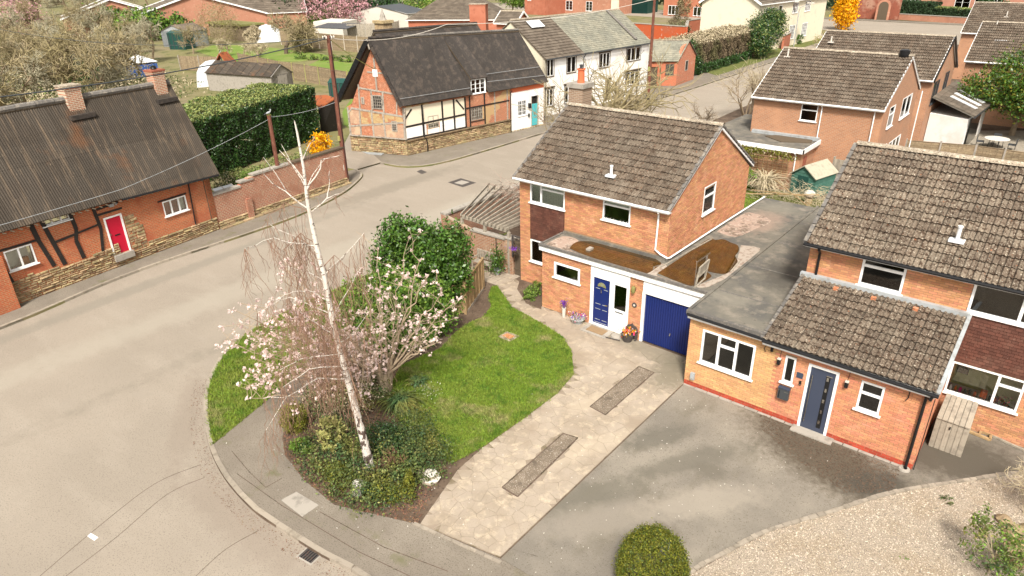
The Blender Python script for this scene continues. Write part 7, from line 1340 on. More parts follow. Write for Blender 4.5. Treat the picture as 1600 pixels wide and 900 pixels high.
# ---- climbers and brush in the back garden
leafy('climber', 'olive yellow climber covering the trellis on the flat-roofed garage', 'climber', (-5.4,19.3), [((0,0,2.0),(1.3,.3,.6)),((-1.3,.1,1.4),(.9,.4,1.1)),((1.8,0,2.2),(1.6,.25,.35))], 3600, .11, 'yew', seed=24, m2='barkp', f2=.2); leafy('shrub', 'light green leafy shrub at the foot of the trellis', 'shrub', (-4.8,18.4), [((0,0,.7),(1.1,.8,.8))], 2600, .13, 'lime', seed=25, m2='cover', f2=.3)
spiky('pampas_clump', 'straw-coloured upright grass clump beside the green shed', (-3.25,18.6), 220, 1.6, 'barkp', seed=5, arch=.3)
S = []; rg = random.Random(9)
for i in range(420):
    p = Vector((rg.uniform(-3.4,.6), rg.uniform(17.0,19.0), rg.uniform(.05,.9))); d = Vector((rg.gauss(0,1),rg.gauss(0,.7),rg.gauss(0,.35))).normalized()*rg.uniform(.3,.9); wob(p, p+d, 3, .012, .005, S, .2)
t = thing('brushwood_pile', 'tangled heap of cut bare branches in front of the green shed', 'brushwood', (-1.4,18,0)); MB().add(*tubesv([s[0] for s in S],[s[1] for s in S],[s[2] for s in S],[s[3] for s in S],4),'barkp').build('branches', t)
for a, b in (((-3.4,17.2,.5),(-.2,16.6,.9)),((-2.6,18.4,1.0),(.2,16.4,.4)),((-3.8,16.8,.3),(.4,17.3,.9))): MB().tube([a,b],.03,'woodn',6).build('pole', t)
# ---- background trees, left side: mass of bare trees behind the cottage
VAR = []
for i, (mm, H_) in enumerate((('barko',8.5),('barkg',7.5),('barko',9.5),('barkg',8.0))): VAR.append(bare('bare_tree', 'x', 'bare tree', (-60-i*3,-6), H_, 1.15, 60+i, m=mm, mt='bark', lev=4, nb=(2,4), r0=.2, up=.12, twigw=.030, wig=.45, group='bare trees behind the cottage'))
spots = [(8,205),(60,190),(110,182),(160,175),(20,160),(75,150),(135,150),(185,140),(225,150),(5,125),(50,120),(100,118),(150,112),(195,105),(20,92),(70,90),(120,84),(165,80),(210,84),(10,62),(48,60),(85,58),(130,60),(240,98),(180,60),(225,62)]
fr_ = np.random.default_rng(4); import itertools
from_px = [(-62.78,-3.89),(-64.84,-0.57),(-64.84,2.20),(-64.49,5.01),(-78.42,1.44),(-79.48,5.21),(-75.68,7.79),(-76.99,11.79),(-76.67,14.08),(-97.85,6.23),(-97.62,9.46),(-95.05,12.41),(-95.01,16.41),(-96.06,20.68),(-122.07,14.64),(-119.16,18.21),(-119.99,23.24),(-119.38,27.52),(-111.16,28.67),(-159.01,24.69),(-157.20,28.43),(-155.48,32.17),(-146.86,34.40),(-97.18,25.29),(-140.70,37.96),(-132.72,39.97)]
where = ['at the far left edge just over the cottage ridge','over the left cottage chimney','just right of the left cottage chimney','over the middle of the cottage ridge','at the left edge, second row back','second row back, above the left chimney','second row back, above the ridge middle','beside the blue-sided gazebo','between gazebo and the taller cottage chimney','at the left edge, third row','third row, left of centre','in the middle of the tangle','third row, left of the gazebo','directly behind the gazebo','at the left edge before the pink blossom','below the pink blossom tree','before the leftmost bungalow gable','under the yellow-green shrubs','left of the grey green shed','at the left edge beyond the blossom','beyond the pink blossom tree','against the leftmost brick gable','between the two bungalow gables','in front of the grey green shed','before the wide bungalow gable','right of the bungalow shrubs']
for i, p in enumerate(from_px):
    sc_ = .62+.25*fr_.random()+(.12 if i < 8 else 0); lab = 'bare %s tree %s' % ('olive' if i % 4 in (0,2) else 'pale straw', where[i])
    if i < 4: o = VAR[i]; o.location = (p[0], p[1], 0); o['label'] = lab; o.scale = (sc_,)*3; o.rotation_euler = (0,0,i*1.3)
    else: dup(VAR[i % 4], p, fr_.random()*6.28, (sc_,sc_,sc_*(.85+.3*fr_.random())), lab)
for i_, p in enumerate(((-216.70,49.39),(-230.63,62.53),(-242.31,74.35),(-213.26,42.22),(-275.70,58.87),(-193.15,52.68),(-230.90,85.84),(-276.25,71.96),(-307.66,72.87),(-257.08,87.48))): dup(VAR[i_ % 4], p, i_*1.1, 1.25+.1*(i_ % 3), 'far bare tree along the top left edge, %s' % ('beyond the pink blossom','behind the leftmost gable','against the leftmost bungalow roof','left of the pink blossom','in the top left corner','at the foot of the leftmost gable','above the wide bungalow gable','near the top edge left of the bungalows','near the corner, partly cut by the frame','above the valley between the gables')[i_])
for p, s_, lb in (((-139.68,20.46),1.0,'tall bare grey tree near the top left corner'), ((-139.87,35.81),.95,'slender pale bare tree before the bungalow roof')):
    o = dup(VAR[1], p, 1.0, s_, lb); 
    if 'group' in o: del o['group']
t = leafy('undergrowth', 'x', 'undergrowth', (-79.16,5.43), [((x*8-24,y*7-14,.6),(6,5,1.3)) for x in range(5) for y in range(4)], 45000, .26, 'cover', seed=31, m2='barkp', f2=.55, hollow=.2)
t['label'] = 'brown and olive undergrowth between the bare trees'; t['category'] = 'undergrowth'
leafy('evergreen_shrub', 'dark green shrub just behind the left cottage chimney', 'shrub', (-75.00,7.33), [((0,0,2),(2.4,2,2))], 4000, .22, 'hedgel', seed=32)
leafy('evergreen_shrub', 'yellow-green laurel shrubs below the bungalow gables, left clump', 'shrub', (-148.34,40.50), [((0,0,2.6),(5,4,3.2)),((6,2,2),(4,3,2.5))], 5000, .6, 'lime', seed=33, m2='hedgel', f2=.3); leafy('evergreen_shrub', 'yellow-green laurel shrubs below the bungalow gables, right clump', 'shrub', (-132.36,40.17), [((0,0,2.6),(6,4,3)),((7,3,2),(4,3,2.5))], 5000, .6, 'lime', seed=34, m2='hedgel', f2=.35)
leafy('cherry_tree', 'pale pink blossom tree at the far left edge', 'blossom tree', (-161.59,28.67), [((0,0,4),(5,5,3.4))], 3500, .35, 'pinkb', seed=35, trunk=(.2,2.5,'bark'), m2='barko', f2=.4); leafy('cherry_tree', 'pink cherry blossom tree against the dark evergreens', 'blossom tree', (-118.16,72.51), [((0,0,4.4),(5.5,5,3.8)),((5,2,4.6),(4,4,3.2))], 5200, .40, 'pinkb', seed=36, trunk=(.25,2.5,'barkd'), m2='barkd', f2=.25)
leafy('willow_clump', 'upright brown willow clump beside the orchard lawn', 'shrub', (-112.53,44.51), [((0,0,3.2),(3.4,3.4,3.6))], 6500, .30, 'barko', asp=.2, seed=37, m2='yew', f2=.15); 
leafy('evergreen_tree', 'dark spreading evergreen tree above the mossy thatch of the log store', 'tree', (-145.89,69.61), [((0,0,5),(8,6,5)),((9,4,5),(7,6,5)),((-7,3,4),(6,5,4))], 9000, .65, 'conif', seed=38, trunk=(.4,3,'barkd'), m2='hedgel', f2=.4)
for i, (p, s_, lb) in enumerate((((-135.01,79.09),1.0,'tall dark conifer left of the pink blossom'),((-117.43,84.71),.9,'dark evergreen left of the small pointed stone finial'),((-124.72,104.72),1.0,'dark green conifer behind the garden room'),((-147.53,102.80),1.1,'dark conifer at the top edge between blossom and garden room'))):
    leafy('conifer', lb, 'conifer', p, [((0,0,4.5*s_),(4.5,4.5,5.5*s_)),((2.5,1,2.5),(3.5,3.5,3.2))], 5200, .5, 'conif', seed=40+i, trunk=(.3,2,'barkd'), m2='hedgel', f2=.3)
leafy('bamboo_clump', 'light green feathery bushes behind the garden room', 'shrub', (-117.22,92.18), [((0,0,3),(5,3,3)),((7,3,2.6),(5,3,2.6)),((13,6,2.6),(4,3,2.6))], 6500, .4, 'lime', seed=45, m2='straw', f2=.3)
leafy('yellow_green_shrub', 'bright yellow-green shrub below the pink blossom', 'shrub', (-120.71,72.73), [((0,0,1.8),(3,2.5,2))], 1600, .35, 'lime', seed=46); leafy('round_tree', 'bright green round-headed tree behind the white house roof', 'tree', (-111.20,125.13), [((0,0,4.2),(3.6,3.6,3.0)),((2,1,3.6),(2.6,2.6,2.4))], 4200, .42, 'lime', seed=47, trunk=(.2,2.4,'bark'))
bare('apple_tree', 'large spreading bare apple tree on the orchard lawn', 'apple tree', (-88.94,42.33), 6.4, 1.5, 71, m='barko', mt='barkd', lev=4, nb=(3,4), r0=.32, up=.03, twigw=.03, wig=.45, fork=.2)
for i, (p, H_, lb) in enumerate((((-102.37,34.08),4.8,'olive bare fruit tree beside the green compost bin'),((-94.09,35.57),3.0,'small pale bare fruit tree on the orchard lawn, left one'),((-89.30,35.12),3.4,'small pale bare fruit tree on the orchard lawn, right one'),((-83.90,34.46),3.2,'thin bare sapling in front of the board fence'))): bare('fruit_tree', lb, 'fruit tree', p, H_, 1.4, 80+i, m='barko' if i == 0 else 'barkp', mt='bark', lev=4, nb=(2,3), r0=.12, up=.1, twigw=.022)
bare('bare_shrub', 'brown bare shrub row at the far side of the orchard', 'shrub', (-108.60,49.15), 3.2, 1.4, 90, m='barkp', mt='barkp', lev=4, nb=(3,3), stems=6, twigw=.03, r0=.1); bare('bare_tree', 'tall slender bare tree standing behind the grey flat garage', 'bare tree', (-119.19,83.78), 9, .5, 91, m='barkp', mt='barkp', lev=3, nb=(2,3), twigw=.03, up=.6)
leafy('shrub_row', 'low green plants on the allotment behind the board fence', 'plants', (-81.74,39.84), [((x*2.2,x*.5,.3),(1.3,.8,.5)) for x in range(5)], 1800, .25, 'cover', seed=48, m2='lime', f2=.3)
leafy('bare_bush', 'brown leafless bush standing by the bright red wall', 'shrub', (-46.14,90.27), [((0,0,2.4),(1.8,1.8,2.6))], 2400, .28, 'brownhedge', asp=.25, seed=49); leafy('dark_shrub', 'small dark evergreen behind the outbuilding roof', 'shrub', (-42.86,85.70), [((0,0,1.6),(1.1,1.1,1.6))], 1000, .25, 'hedgel', seed=50)
leafy('wall_shrub', 'brown climber on the salmon brick house between its white windows', 'climber', (-66.30,133.77), [((0,0,2.8),(2.2,.8,2.8))], 1800, .35, 'barko', seed=51); leafy('border_shrub', 'buff ornamental grass tuft beside the far pavement', 'shrub', (-23.06,93.49), [((0,0,.9),(1.6,1.6,1.1))], 1500, .3, 'straw', asp=.2, seed=52, m2='barkp', f2=.5); leafy('border_shrub', 'dark green shrub at the foot of the faded brick wall', 'shrub', (-28.22,94.36), [((0,0,.7),(1.8,1.4,.8))], 1000, .25, 'laurel', seed=53)
# distant wooded backdrop so that the land goes on past the frame
C, N = clumpy([((-280+i*34, 205+30*math.sin(i*1.7)-i*1.5,4),(22,14,7)) for i in range(19)], 30000, 30, RNG); V, F = leafquads(C, 1.6, RNG, .6, 1, N); tag(MB().add(V, F, 'conif').build('distant_wood', kind='stuff', base=(0,200,0)), 'distant belt of trees beyond the far houses', 'woodland')
# ============================================================ STREET AND GARDEN OBJECTS
PT = Vector((-25.55,4.67,0)); 
tp_ = thing('telegraph_pole', 'tall red-brown telegraph pole with wires at the corner of the brick garden wall', 'telegraph pole', tuple(PT)); MB().tube([PT, PT+Vector((0,0,9.1))], [.17,.12], 'polew', 12).build('pole', tp_, smooth=True)
for a in (0, 1.57): MB().beam(PT+Vector((math.cos(a)*-.35,math.sin(a)*-.35,9.0)), PT+Vector((math.cos(a)*.35,math.sin(a)*.35,9.0)), .07, .07, 'iron').build('cross_arm', tp_)
for i in range(6): a = i*1.05; c = PT+Vector((math.cos(a)*.32,math.sin(a)*.32,8.95)); MB().lathe(tuple(c), [(0,0),(.04,0),(.05,.08),(.03,.14),(0,.15)], 'potw', 7).build('insulator', tp_)
MB().box((PT.x-.05,PT.y-.24,2.8),(PT.x+.12,PT.y-.17,3.1),'straw').build('warning_plate', tp_); MB().box((PT.x-.0,PT.y-.22,.9),(PT.x+.14,PT.y-.16,1.25),'potw').build('notice', tp_); MB().tube([PT+Vector((.17,0,.2)),PT+Vector((.13,0,8.8))],.018,'black',5).build('conduit', tp_)
for i in range(5): MB().tube([PT+Vector((0,-.12,6.2+i*.45)), PT+Vector(((-1)**i*.25,-.14,6.2+i*.45))], .012, 'iron', 5).build('step_bolt', tp_)
P2 = Vector((-22.95,39.46,0)); t2 = thing('telegraph_pole', 'dark telegraph pole on the far pavement at the right end of the white house', 'telegraph pole', tuple(P2)); MB().tube([P2,P2+Vector((0,0,9.8))],[.17,.12],'polew',10).build('pole', t2); MB().tube([P2,P2+Vector((0,0,.9))],[.2,.19],'tar',10).build('pole_foot', t2); MB().box((P2.x-.1,P2.y-.2,3.0),(P2.x+.1,P2.y-.15,3.4),'straw').build('warning_plate', t2)
P3 = Vector((-24.25,-1.33,0)); t3 = thing('short_pole', 'short weathered wooden pole with wires just behind the brick garden wall', 'pole', (-25.0,-.45,0)); P3 = Vector((-25.0,-.45,0)); MB().tube([P3,P3+Vector((0,0,5.35))],[.13,.11],'polew',10).build('pole', t3); MB().box((P3.x-.1,P3.y-.1,5.3),(P3.x+.1,P3.y+.1,5.36),'moss').build('mossy_top', t3)
b_ = thing('pigeon', 'grey pigeon perched on top of the short wooden pole', 'pigeon', (P3.x,P3.y,5.36)); sk = [(0,-.13,.10),(0,-.06,.11),(0,.04,.13),(0,.10,.17),(0,.13,.22)]
MB().tube([(P3.x+a,P3.y+b*1.2,5.33+c) for a,b,c in sk],[.03,.06,.07,.04,.035],'lead',8).build('body', b_, smooth=True); MB().tube([(P3.x,P3.y-.14,5.43),(P3.x,P3.y-.30,5.38)],[.035,.025],'darkgrey',5).build('tail', b_); MB().lathe((P3.x,P3.y+.16,5.55),[(0,0),(.035,.02),(.04,.05),(.02,.085),(0,.09)],'lead',8).build('head', b_); MB().tube([(P3.x,P3.y+.19,5.6),(P3.x,P3.y+.235,5.59)],[.01,.003],'black',5).build('beak', b_)
def wire(name, label, pts, r=.014, m='darkgrey', sag=.4):
    P = []
    for a, b in zip(pts[:-1], pts[1:]):
        a, b = Vector(a), Vector(b)
        for i in range(13): f = i/12; P.append(a.lerp(b,f)-Vector((0,0,4*sag*f*(1-f))))
    tag(MB().tube(P, r, m, 5).build(name, base=tuple(P[0])), label, 'cable')
PTt = tuple(PT+Vector((0,0,8.95)))
wire('overhead_cable', 'thick overhead cable from the telegraph pole past both cottage chimneys to the left edge', [PTt, tuple(cp_(-12,1.2,9.5))], .03, 'darkgrey', .9); wire('overhead_cable', 'thin overhead cable crossing the orchard from the telegraph pole', [PTt, (-75,0,8.0)], .02, 'darkgrey', 1.0); wire('overhead_cable', 'pale overhead cable running from telegraph pole along the black corrugated ridge', [PTt, tuple(X3(6,1.5,8.7)), (-23.3,39.4,9.3)], .022, 'potw', .5)
wire('overhead_cable', 'short yellowish stay cable from the telegraph pole down to the timber gable', [PTt, tuple(TGm @ Vector((2.9,.1,6.1)))], .022, 'straw', .15); wire('overhead_cable', 'pale wire from the short pole over the cottage eave', [(P3.x,P3.y,5.1), tuple(cp_(5.5,-.6,3.75)), tuple(cp_(-8,-.6,3.9))], .012, 'lead', .12); wire('overhead_cable', 'thin wire linking the short pole to the telegraph pole', [(P3.x,P3.y,5.2), tuple(PT+Vector((0,0,5.2)))], .012, 'lead', .15)
# street lamp and signs
def post(name, label, cat, p, h, m, head=None):
    t = thing(name, label, cat, (*p, 0)); MB().tube([(*p,0),(*p,h)],.07,m,8).build('post', t)
    if head: head(t)
    return t
p = (-26.63,90.40); post('street_lamp', 'grey street lamp with double head beside the far pavement', 'street lamp', p, 5.0, 'lead', lambda t: (MB().tube([(*p,5.0),(p[0]+.2,p[1]-.2,5.6),(p[0]+1.4,p[1]+.3,6.2)],.05,'lead',6).build('arm', t), MB().box((p[0]+1.0,p[1]-.1,6.15),(p[0]+2.0,p[1]+.4,6.3),'potw').build('lantern', t), MB().box((p[0]-1.2,p[1]-.3,6.3),(p[0]-.2,p[1]+.2,6.45),'potw').build('lantern', t)))
q = (-29.77,131.22); sgn = post('give_way_sign', 'triangular give way sign seen on a post at the road mouth', 'road sign', q, 3.3, 'lead'); MB().add([(q[0]-1.2,q[1]-.1,5.0),(q[0]+1.2,q[1]-.1,5.0),(q[0],q[1]-.1,2.9),(q[0]-1.2,q[1]-.05,5.0),(q[0]+1.2,q[1]-.05,5.0),(q[0],q[1]-.05,2.9)],[(0,1,2),(5,4,3)],'potw').build('sign_plate', sgn)
for px_, lb in (((-32.34,148.76),'thin pale post in front of the old brick wall, left one'),((-30.28,149.78),'thin pale post in front of the old brick wall near the arched door')): post('sign_post', lb, 'post', px_, 6.5, 'potw')
# fences
def fence(name, label, pts, h, kind='panel', pw=1.83, m='wood', mp='concrete', board=True, ph=.12):
    f = thing(name, label, 'fence', (*pts[0], 0))
    for a, b in zip(pts[:-1], pts[1:]):
        a, b = Vector(a), Vector(b); L_ = (b-a).length; n = max(1, int(round(L_/pw))); d = (b-a).normalized(); Fm = frame((*a,0), d); st = L_/n
        for i in range(n+1): MB().box((i*st-.05,-.06,-.05),(i*st+.05,.06,h+ph),mp,Fm).build('post', f)
        for i in range(n):
            s0, s1 = i*st+.05, (i+1)*st-.05
            if kind == 'panel':
                if board: MB().box((s0,-.02,0),(s1,.02,.22),mp if mp == 'concrete' else m,Fm).build('gravel_board', f)
                k = max(5, int((h-.25)/.14)); 
                for j in range(k):
                    z0 = .24+(h-.26)*j/k; z1 = .24+(h-.26)*(j+1)/k; MB().add([(s0,.0,z0),(s1,.0,z0),(s1,.022,z0),(s0,.022,z0),(s0,-.0,z1+.01),(s1,-.0,z1+.01),(s1,.006,z1+.01),(s0,.006,z1+.01)],BOXF,m,Fm).build('slat', f)
                mb = MB(); [mb.box((x,.02,.24),(x+.04,.04,h),m,Fm) for x in (s0,(s0+s1)/2,s1-.04,s0+(s1-s0)*.25,s0+(s1-s0)*.75)]; mb.box((s0,-.03,h-.02),(s1,.04,h+.02),m,Fm); mb.build('battens', f)
            else:
                k = max(3, int((s1-s0)/.15))
                for j in range(k): x = s0+(s1-s0)*j/k; MB().box((x,.0,.05),(x+(s1-s0)/k-.012,.02+.006*(j%2),h+random.uniform(-.01,.01)),m,Fm).build('board', f)
                MB().box((s0,-.05,h*.75),(s1,.0,h*.75+.08),m,Fm).build('rail', f)
    return f
fence('panel_fence', 'slatted tan panel fence at the far side of the patio garden', [(1.37,32.93),(5.45,34.01),(8.83,33.75)], 1.0, ph=.12)
fence('board_fence', 'weathered vertical board fence beside the green shed', [(-.35,21.9),(1.55,21.6)], 1.85, 'board', pw=1.9, m='woodg', mp='woodg')
fence('panel_fence', 'long weathered panel fence with concrete posts along the orchard lawn', [(-80.35,29.31),(-67.95,27.69),(-59.75,27.48),(-53.69,26.94)], 2.0, pw=3.2, mp='straw'); fence('board_fence', 'tall brown close-boarded fence behind the polytunnel', [(-85.79,23.73),(-79.86,26.21)], 1.9, 'board', pw=3.0, m='wood')
fence('panel_fence', 'panel fence at the back of the orchard behind the telegraph pole', [(-100.70,49.27),(-89.88,49.44),(-80.11,49.58),(-67.44,48.78)], 2.4, pw=3.4, mp='potw', m='wood'); fence('board_fence', 'pale picket boards behind the grey garage', [(-93.37,58.11),(-89.36,62.78),(-90.05,67.20)], 3.0, 'board', pw=3.5, m='woodg')
fence('panel_fence', 'tan fence panels between the white house and the bright red wall', [(-41.77,71.33),(-36.97,75.99)], 2.0, pw=3.0, m='woodn'); fence('panel_fence', 'grey fence behind the brown roadside hedge', [(-34.22,69.55),(-35.17,96.65)], 2.4, pw=4, m='woodg')
# slatted screen by the laurel and lower brown panel
a, b = Vector((-6.75,-3.95)), Vector((-7.75,-1.75)); sc_ = thing('screen_fence', 'tan vertical batten screen fence panel beside the laurel bush', 'fence', (-7.25,-2.85,0)); Fm = frame((*a,0),(b-a)); L_ = (b-a).length
MB().box((-.05,-.05,0),(.05,.05,1.5),'woodn',Fm).build('post', sc_); MB().box((L_-.05,-.05,0),(L_+.05,.05,1.5),'woodn',Fm).build('post', sc_)
for i in range(11): s = .05+i*(L_-.1)/11; MB().box((s,.0,.12),(s+(L_-.1)/11-.014,.02,1.42),'woodn',Fm).build('board', sc_)
for s in (.0,.42,.84,1.26,1.68,2.1): MB().box((s+.05,.02,.1),(s+.10,.05,1.45),'woodn',Fm).build('batten', sc_)
MB().box((0,-.03,1.42),(L_,.05,1.48),'woodn',Fm).build('cap', sc_); MB().box((0,-.02,.0),(L_,.05,.12),'kerb',Fm).build('base', sc_)
a2 = Vector((-7.9,-4.75)); Fn = frame((*a2,0),(a-a2)); s2 = thing('screen_fence', 'short brown horizontal board panel at the corner under the laurel', 'fence', (*a2,0)); L2 = (a-a2).length
for i in range(9): MB().box((0,.0,.05+i*.14),(L2-.06,.02+.004*(i%2),.05+i*.14+.13),'woodn',Fn).build('board', s2)
for s in (.02,.6,1.1): MB().box((s,.02,0),(s+.07,.06,1.35),'woodn',Fn).build('batten', s2)
# side garden wall, gate, pergola, bench, pots
gwA, gwB = Vector((-10.15,0.10)), Vector((-7.62,0.20)); sw = thing('side_wall', 'brown brick garden wall with stone coping between pergola and house gate', 'wall', (-8.9,.15,0)); SFm = frame((*gwA,0),(gwB-gwA)); Lw2 = (gwB-gwA).length; bSW = bm_('bkSW', (gwB-gwA).normalized(), (.33,.17,.10), (.25,.12,.07), (.33,.26,.19), layers=[(2,(.40,.28,.19),.52,.68)])
MB().box((0,-.22,-.1),(Lw2,0,1.62),bSW,SFm).build('brickwork', sw)
for i in range(7): MB().box((i*Lw2/7+.005,-.27,1.62),((i+1)*Lw2/7-.005,.05,1.70),'concrete',SFm).build('coping_stone', sw)
MB().box((Lw2-.42,-.3,-.1),(Lw2+.02,.06,1.72),bSW,SFm).build('pier', sw); MB().box((Lw2-.46,-.34,1.72),(Lw2+.06,.10,1.8),'concrete',SFm).build('pier_cap', sw); MB().tube([SFm @ Vector((1.55,.03,.1)), SFm @ Vector((1.55,.03,1.6))],.02,'black',5).build('cable', sw)
gt = thing('garden_gate', 'dark slatted wooden gate between brown wall and house corner', 'gate', (-7.3,.3,0))
for i in range(4): MB().box((-7.56+i*.13,.2,.05),(-7.45+i*.13,.24,1.75),'barkd').build('slat', gt)
for z in (.3,1.0,1.6): MB().box((-7.58,.18,z),(-7.06,.2,z+.08),'barkd').build('rail', gt)
mb = MB(); mb.beam((-7.58,.1,.95),(-7.58,.1,2.0),.07,.07,'iron'); mb.beam((-7.06,.1,.0),(-7.06,.1,2.0),.05,.05,'iron'); mb.beam((-7.58,.1,1.98),(-7.06,.1,1.98),.06,.06,'iron'); mb.build('arch', gt)
pg = thing('pergola', 'weathered timber pergola with slanting open rafters beside the street wall', 'pergola', (-10,2.5,0)); A1, A2 = Vector((*(-10.87,0.32),2.1)), Vector((*(-7.86,0.18),2.1)); B1, B2 = Vector((*(-12.71,4.29),2.2)), Vector((-7.5,4.6,2.2))
MB().beam(A1, A2, .09, .16, 'woodg').build('beam', pg); MB().beam(B1, B2, .09, .14, 'woodg').build('beam', pg)
for i in range(13): f = i/12; a_ = A1.lerp(A2, f); b_2 = B1.lerp(B2, f); dd = (b_2-a_)*.04; MB().beam(a_-dd+Vector((0,0,.14)), b_2+dd+Vector((0,0,.14)), .055, .12, 'woodg').build('rafter', pg)
for v in (A1, A2, B1, B2, A1.lerp(A2,.5)): MB().box((v.x-.06,v.y-.06,-.05),(v.x+.06,v.y+.06,2.05),'woodg').build('post', pg)
MB().box((-9.3,2.2,0),(-8.3,3.0,1.25),'greenbin').build('crate', pg) if False else None
t = thing('wheelie_bin', 'dark green wheelie bin under the pergola', 'bin', (-8.4,2.4,0)); MB().poly([(-8.7,2.1),(-8.15,2.1),(-8.15,2.75),(-8.7,2.75)],.05,1.0,'greenbin').build('body', t); MB().slab((-8.73,2.05,1.0),(-8.12,2.05,1.0),(-8.12,2.8,1.06),(-8.73,2.8,1.06),.05,'greenbin').build('lid', t)
S = []; rg = random.Random(12)
for i in range(300): p = Vector((rg.uniform(-11.6,-7.4), rg.uniform(2.8,4.8), rg.uniform(2.1,2.9))); wob(p, p+Vector((rg.gauss(0,.5),rg.gauss(0,.5),rg.gauss(0,.25))), 3, .012, .005, S, .2)
t = thing('dry_climber', 'dry pinkish climber stems heaped over the far end of the pergola', 'climber', (-9.5,3.8,0)); MB().add(*tubesv([s[0] for s in S],[s[1] for s in S],[s[2] for s in S],[s[3] for s in S],4),'feltp').build('stems', t)
st_ = thing('street_wall', 'weathered brick boundary wall between pergola and street', 'wall', (-12.4,4,0)); bST = bm_('bkST', (0,1), (.36,.15,.09), (.26,.11,.07), (.34,.26,.19)); MB().box((-12.6,.6,-.1),(-12.3,15,1.75),bST).build('brickwork', st_); MB().box((-12.65,.6,1.75),(-12.25,15,1.85),'concrete').build('coping', st_); MB().beam((-12.45,.7,.85),(-10.2,.1,.85),.22,1.75,bSW).build('return', st_)
be = thing('garden_bench', 'grey slatted garden bench against the brown brick wall', 'bench', (-9.1,-.25,0)); BF = frame((-9.55,-.1,0),(1,.03))
for i in range(4): MB().box((0,.05+i*.1,.42),(1.1,.05+i*.1+.07,.45),'woodg',BF).build('seat_slat', be)
for i in range(10): MB().box((.04+i*.107,.0,.5),(.1+i*.107,.03,.9),'woodg',BF).build('back_slat', be)
for x in (0,1.06): MB().box((x,.02,0),(x+.04,.06,.92),'woodg',BF).build('leg', be); MB().box((x,.42,0),(x+.04,.46,.62),'woodg',BF).build('leg', be); MB().box((x,.02,.6),(x+.05,.48,.64),'woodg',BF).build('armrest', be)
MB().box((0,.0,.88),(1.1,.035,.94),'woodg',BF).build('top_rail', be)
def pot(name, label, p, r, h, m, fl=None, n=120, leafm='laurel', sz=.05, spread=1.3, fh=.15, cat='plant pot'):
    t = thing(name, label, cat, (*p[:2], p[2] if len(p) > 2 else .015)); z = p[2] if len(p) > 2 else .015
    MB().lathe((p[0],p[1],z),[(0,0),(r*.7,0),(r,h*.9),(r*1.08,h*.92),(r*1.08,h),(r*.9,h),(r*.85,h*.9),(0,h*.88)],m,12).build('pot', t)
    c = np.array((p[0],p[1],z+h)); rng = np.random.default_rng(n)
    C = c+rng.normal(size=(n,3))*[r*spread*.5,r*spread*.5,fh*.5]+[0,0,fh*.5]; C[:,2] = np.maximum(C[:,2], z+h*.85); MB().add(*leafquads(C,sz,rng),leafm).build('foliage', t)
    if fl:
        for mm, k in fl: C = c+rng.normal(size=(k,3))*[r*spread*.5,r*spread*.5,fh*.35]+[0,0,fh]; MB().add(*leafquads(C,sz*1.1,rng,.9),mm).build('flowers', t)
    return t
pot('potted_shrub', 'green shrub in a grey bucket pot beside the bench', (-8.25,-0.24), .17, .26, 'lead', None, 900, 'laurel', .09, 2.4, .75); pot('vase_pot', 'tall pale vase of purple flowers against the extension wall', (-3.42,-1.72), .085, .42, 'potw', [('purple',160)], 60, 'laurel', .045, 1.6, .2)
pot('bowl_pot', 'shallow stone bowl of pink and white pansies by the front door', (-2.72,-1.75), .28, .20, 'lead', [('pinkf',70),('redf',30),('purple',60)], 160, 'laurel', .05, 1.3, .1); pot('trough_pot', 'dark iron fire basket planted with red and orange flowers by the door pier', (-.42,-1.78), .24, .30, 'iron', [('redf',90),('yellow',50),('pinkf',40)], 90, 'laurel', .055, 1.25, .12)
t = thing('fireback', 'arched cast iron fireback standing behind the flower basket', 'fireback', (-.4,-1.57,0)); mb = MB(); wallpoly(mb, frame((-.66,-1.56,0),(1,0)), [(0,0.05),(.52,.05),(.52,.42),(.44,.55),(.34,.58),(.26,.66),(.18,.58),(.08,.55),(0,.42)], .05, 'iron'); mb.build('plate', t); [MB().box((x,-1.66,0),(x+.05,-1.5,.06),'iron').build('foot', t) for x in (-.64,-.2)]
t = thing('door_mat', 'brown coir doormat on a stone slab before the navy door', 'doormat', (-1.75,-1.85,0)); MB().box((-2.3,-2.22,.012),(-1.15,-1.55,.05),'concrete').build('slab', t); MB().box((-2.1,-2.1,.05),(-1.35,-1.68,.07),'mat_').build('mat', t)
t = thing('boot_scraper', 'low stone with black metal scraper beside the door slab', 'boot scraper', (-.9,-2.0,0)); MB().lathe((-.9,-1.8,0.012),[(0,0),(.22,.0),(.2,.06),(0,.09)],'concrete',9).build('stone', t); MB().beam((-1.2,-2.12,.05),(-.6,-2.02,.06),.03,.03,'iron').build('bar', t)
t = thing('hanging_basket', 'hanging basket with purple flowers on the house corner by the gate', 'hanging basket', (-7.15,-.2,1.45)); MB().lathe((-7.2,-.22,1.35),[(0,0),(.1,.03),(.16,.12),(.15,.16),(0,.15)],'barkd',10).build('basket', t); C = np.array([[-7.2,-.22,1.55]])+RNG.normal(size=(120,3))*[.1,.1,.04]; MB().add(*leafquads(C,.06,RNG),'purple').build('flowers', t); MB().tube([(-7.04,-.02,1.9),(-7.2,-.2,1.92),(-7.2,-.22,1.5)],.01,'black',5).build('bracket', t)
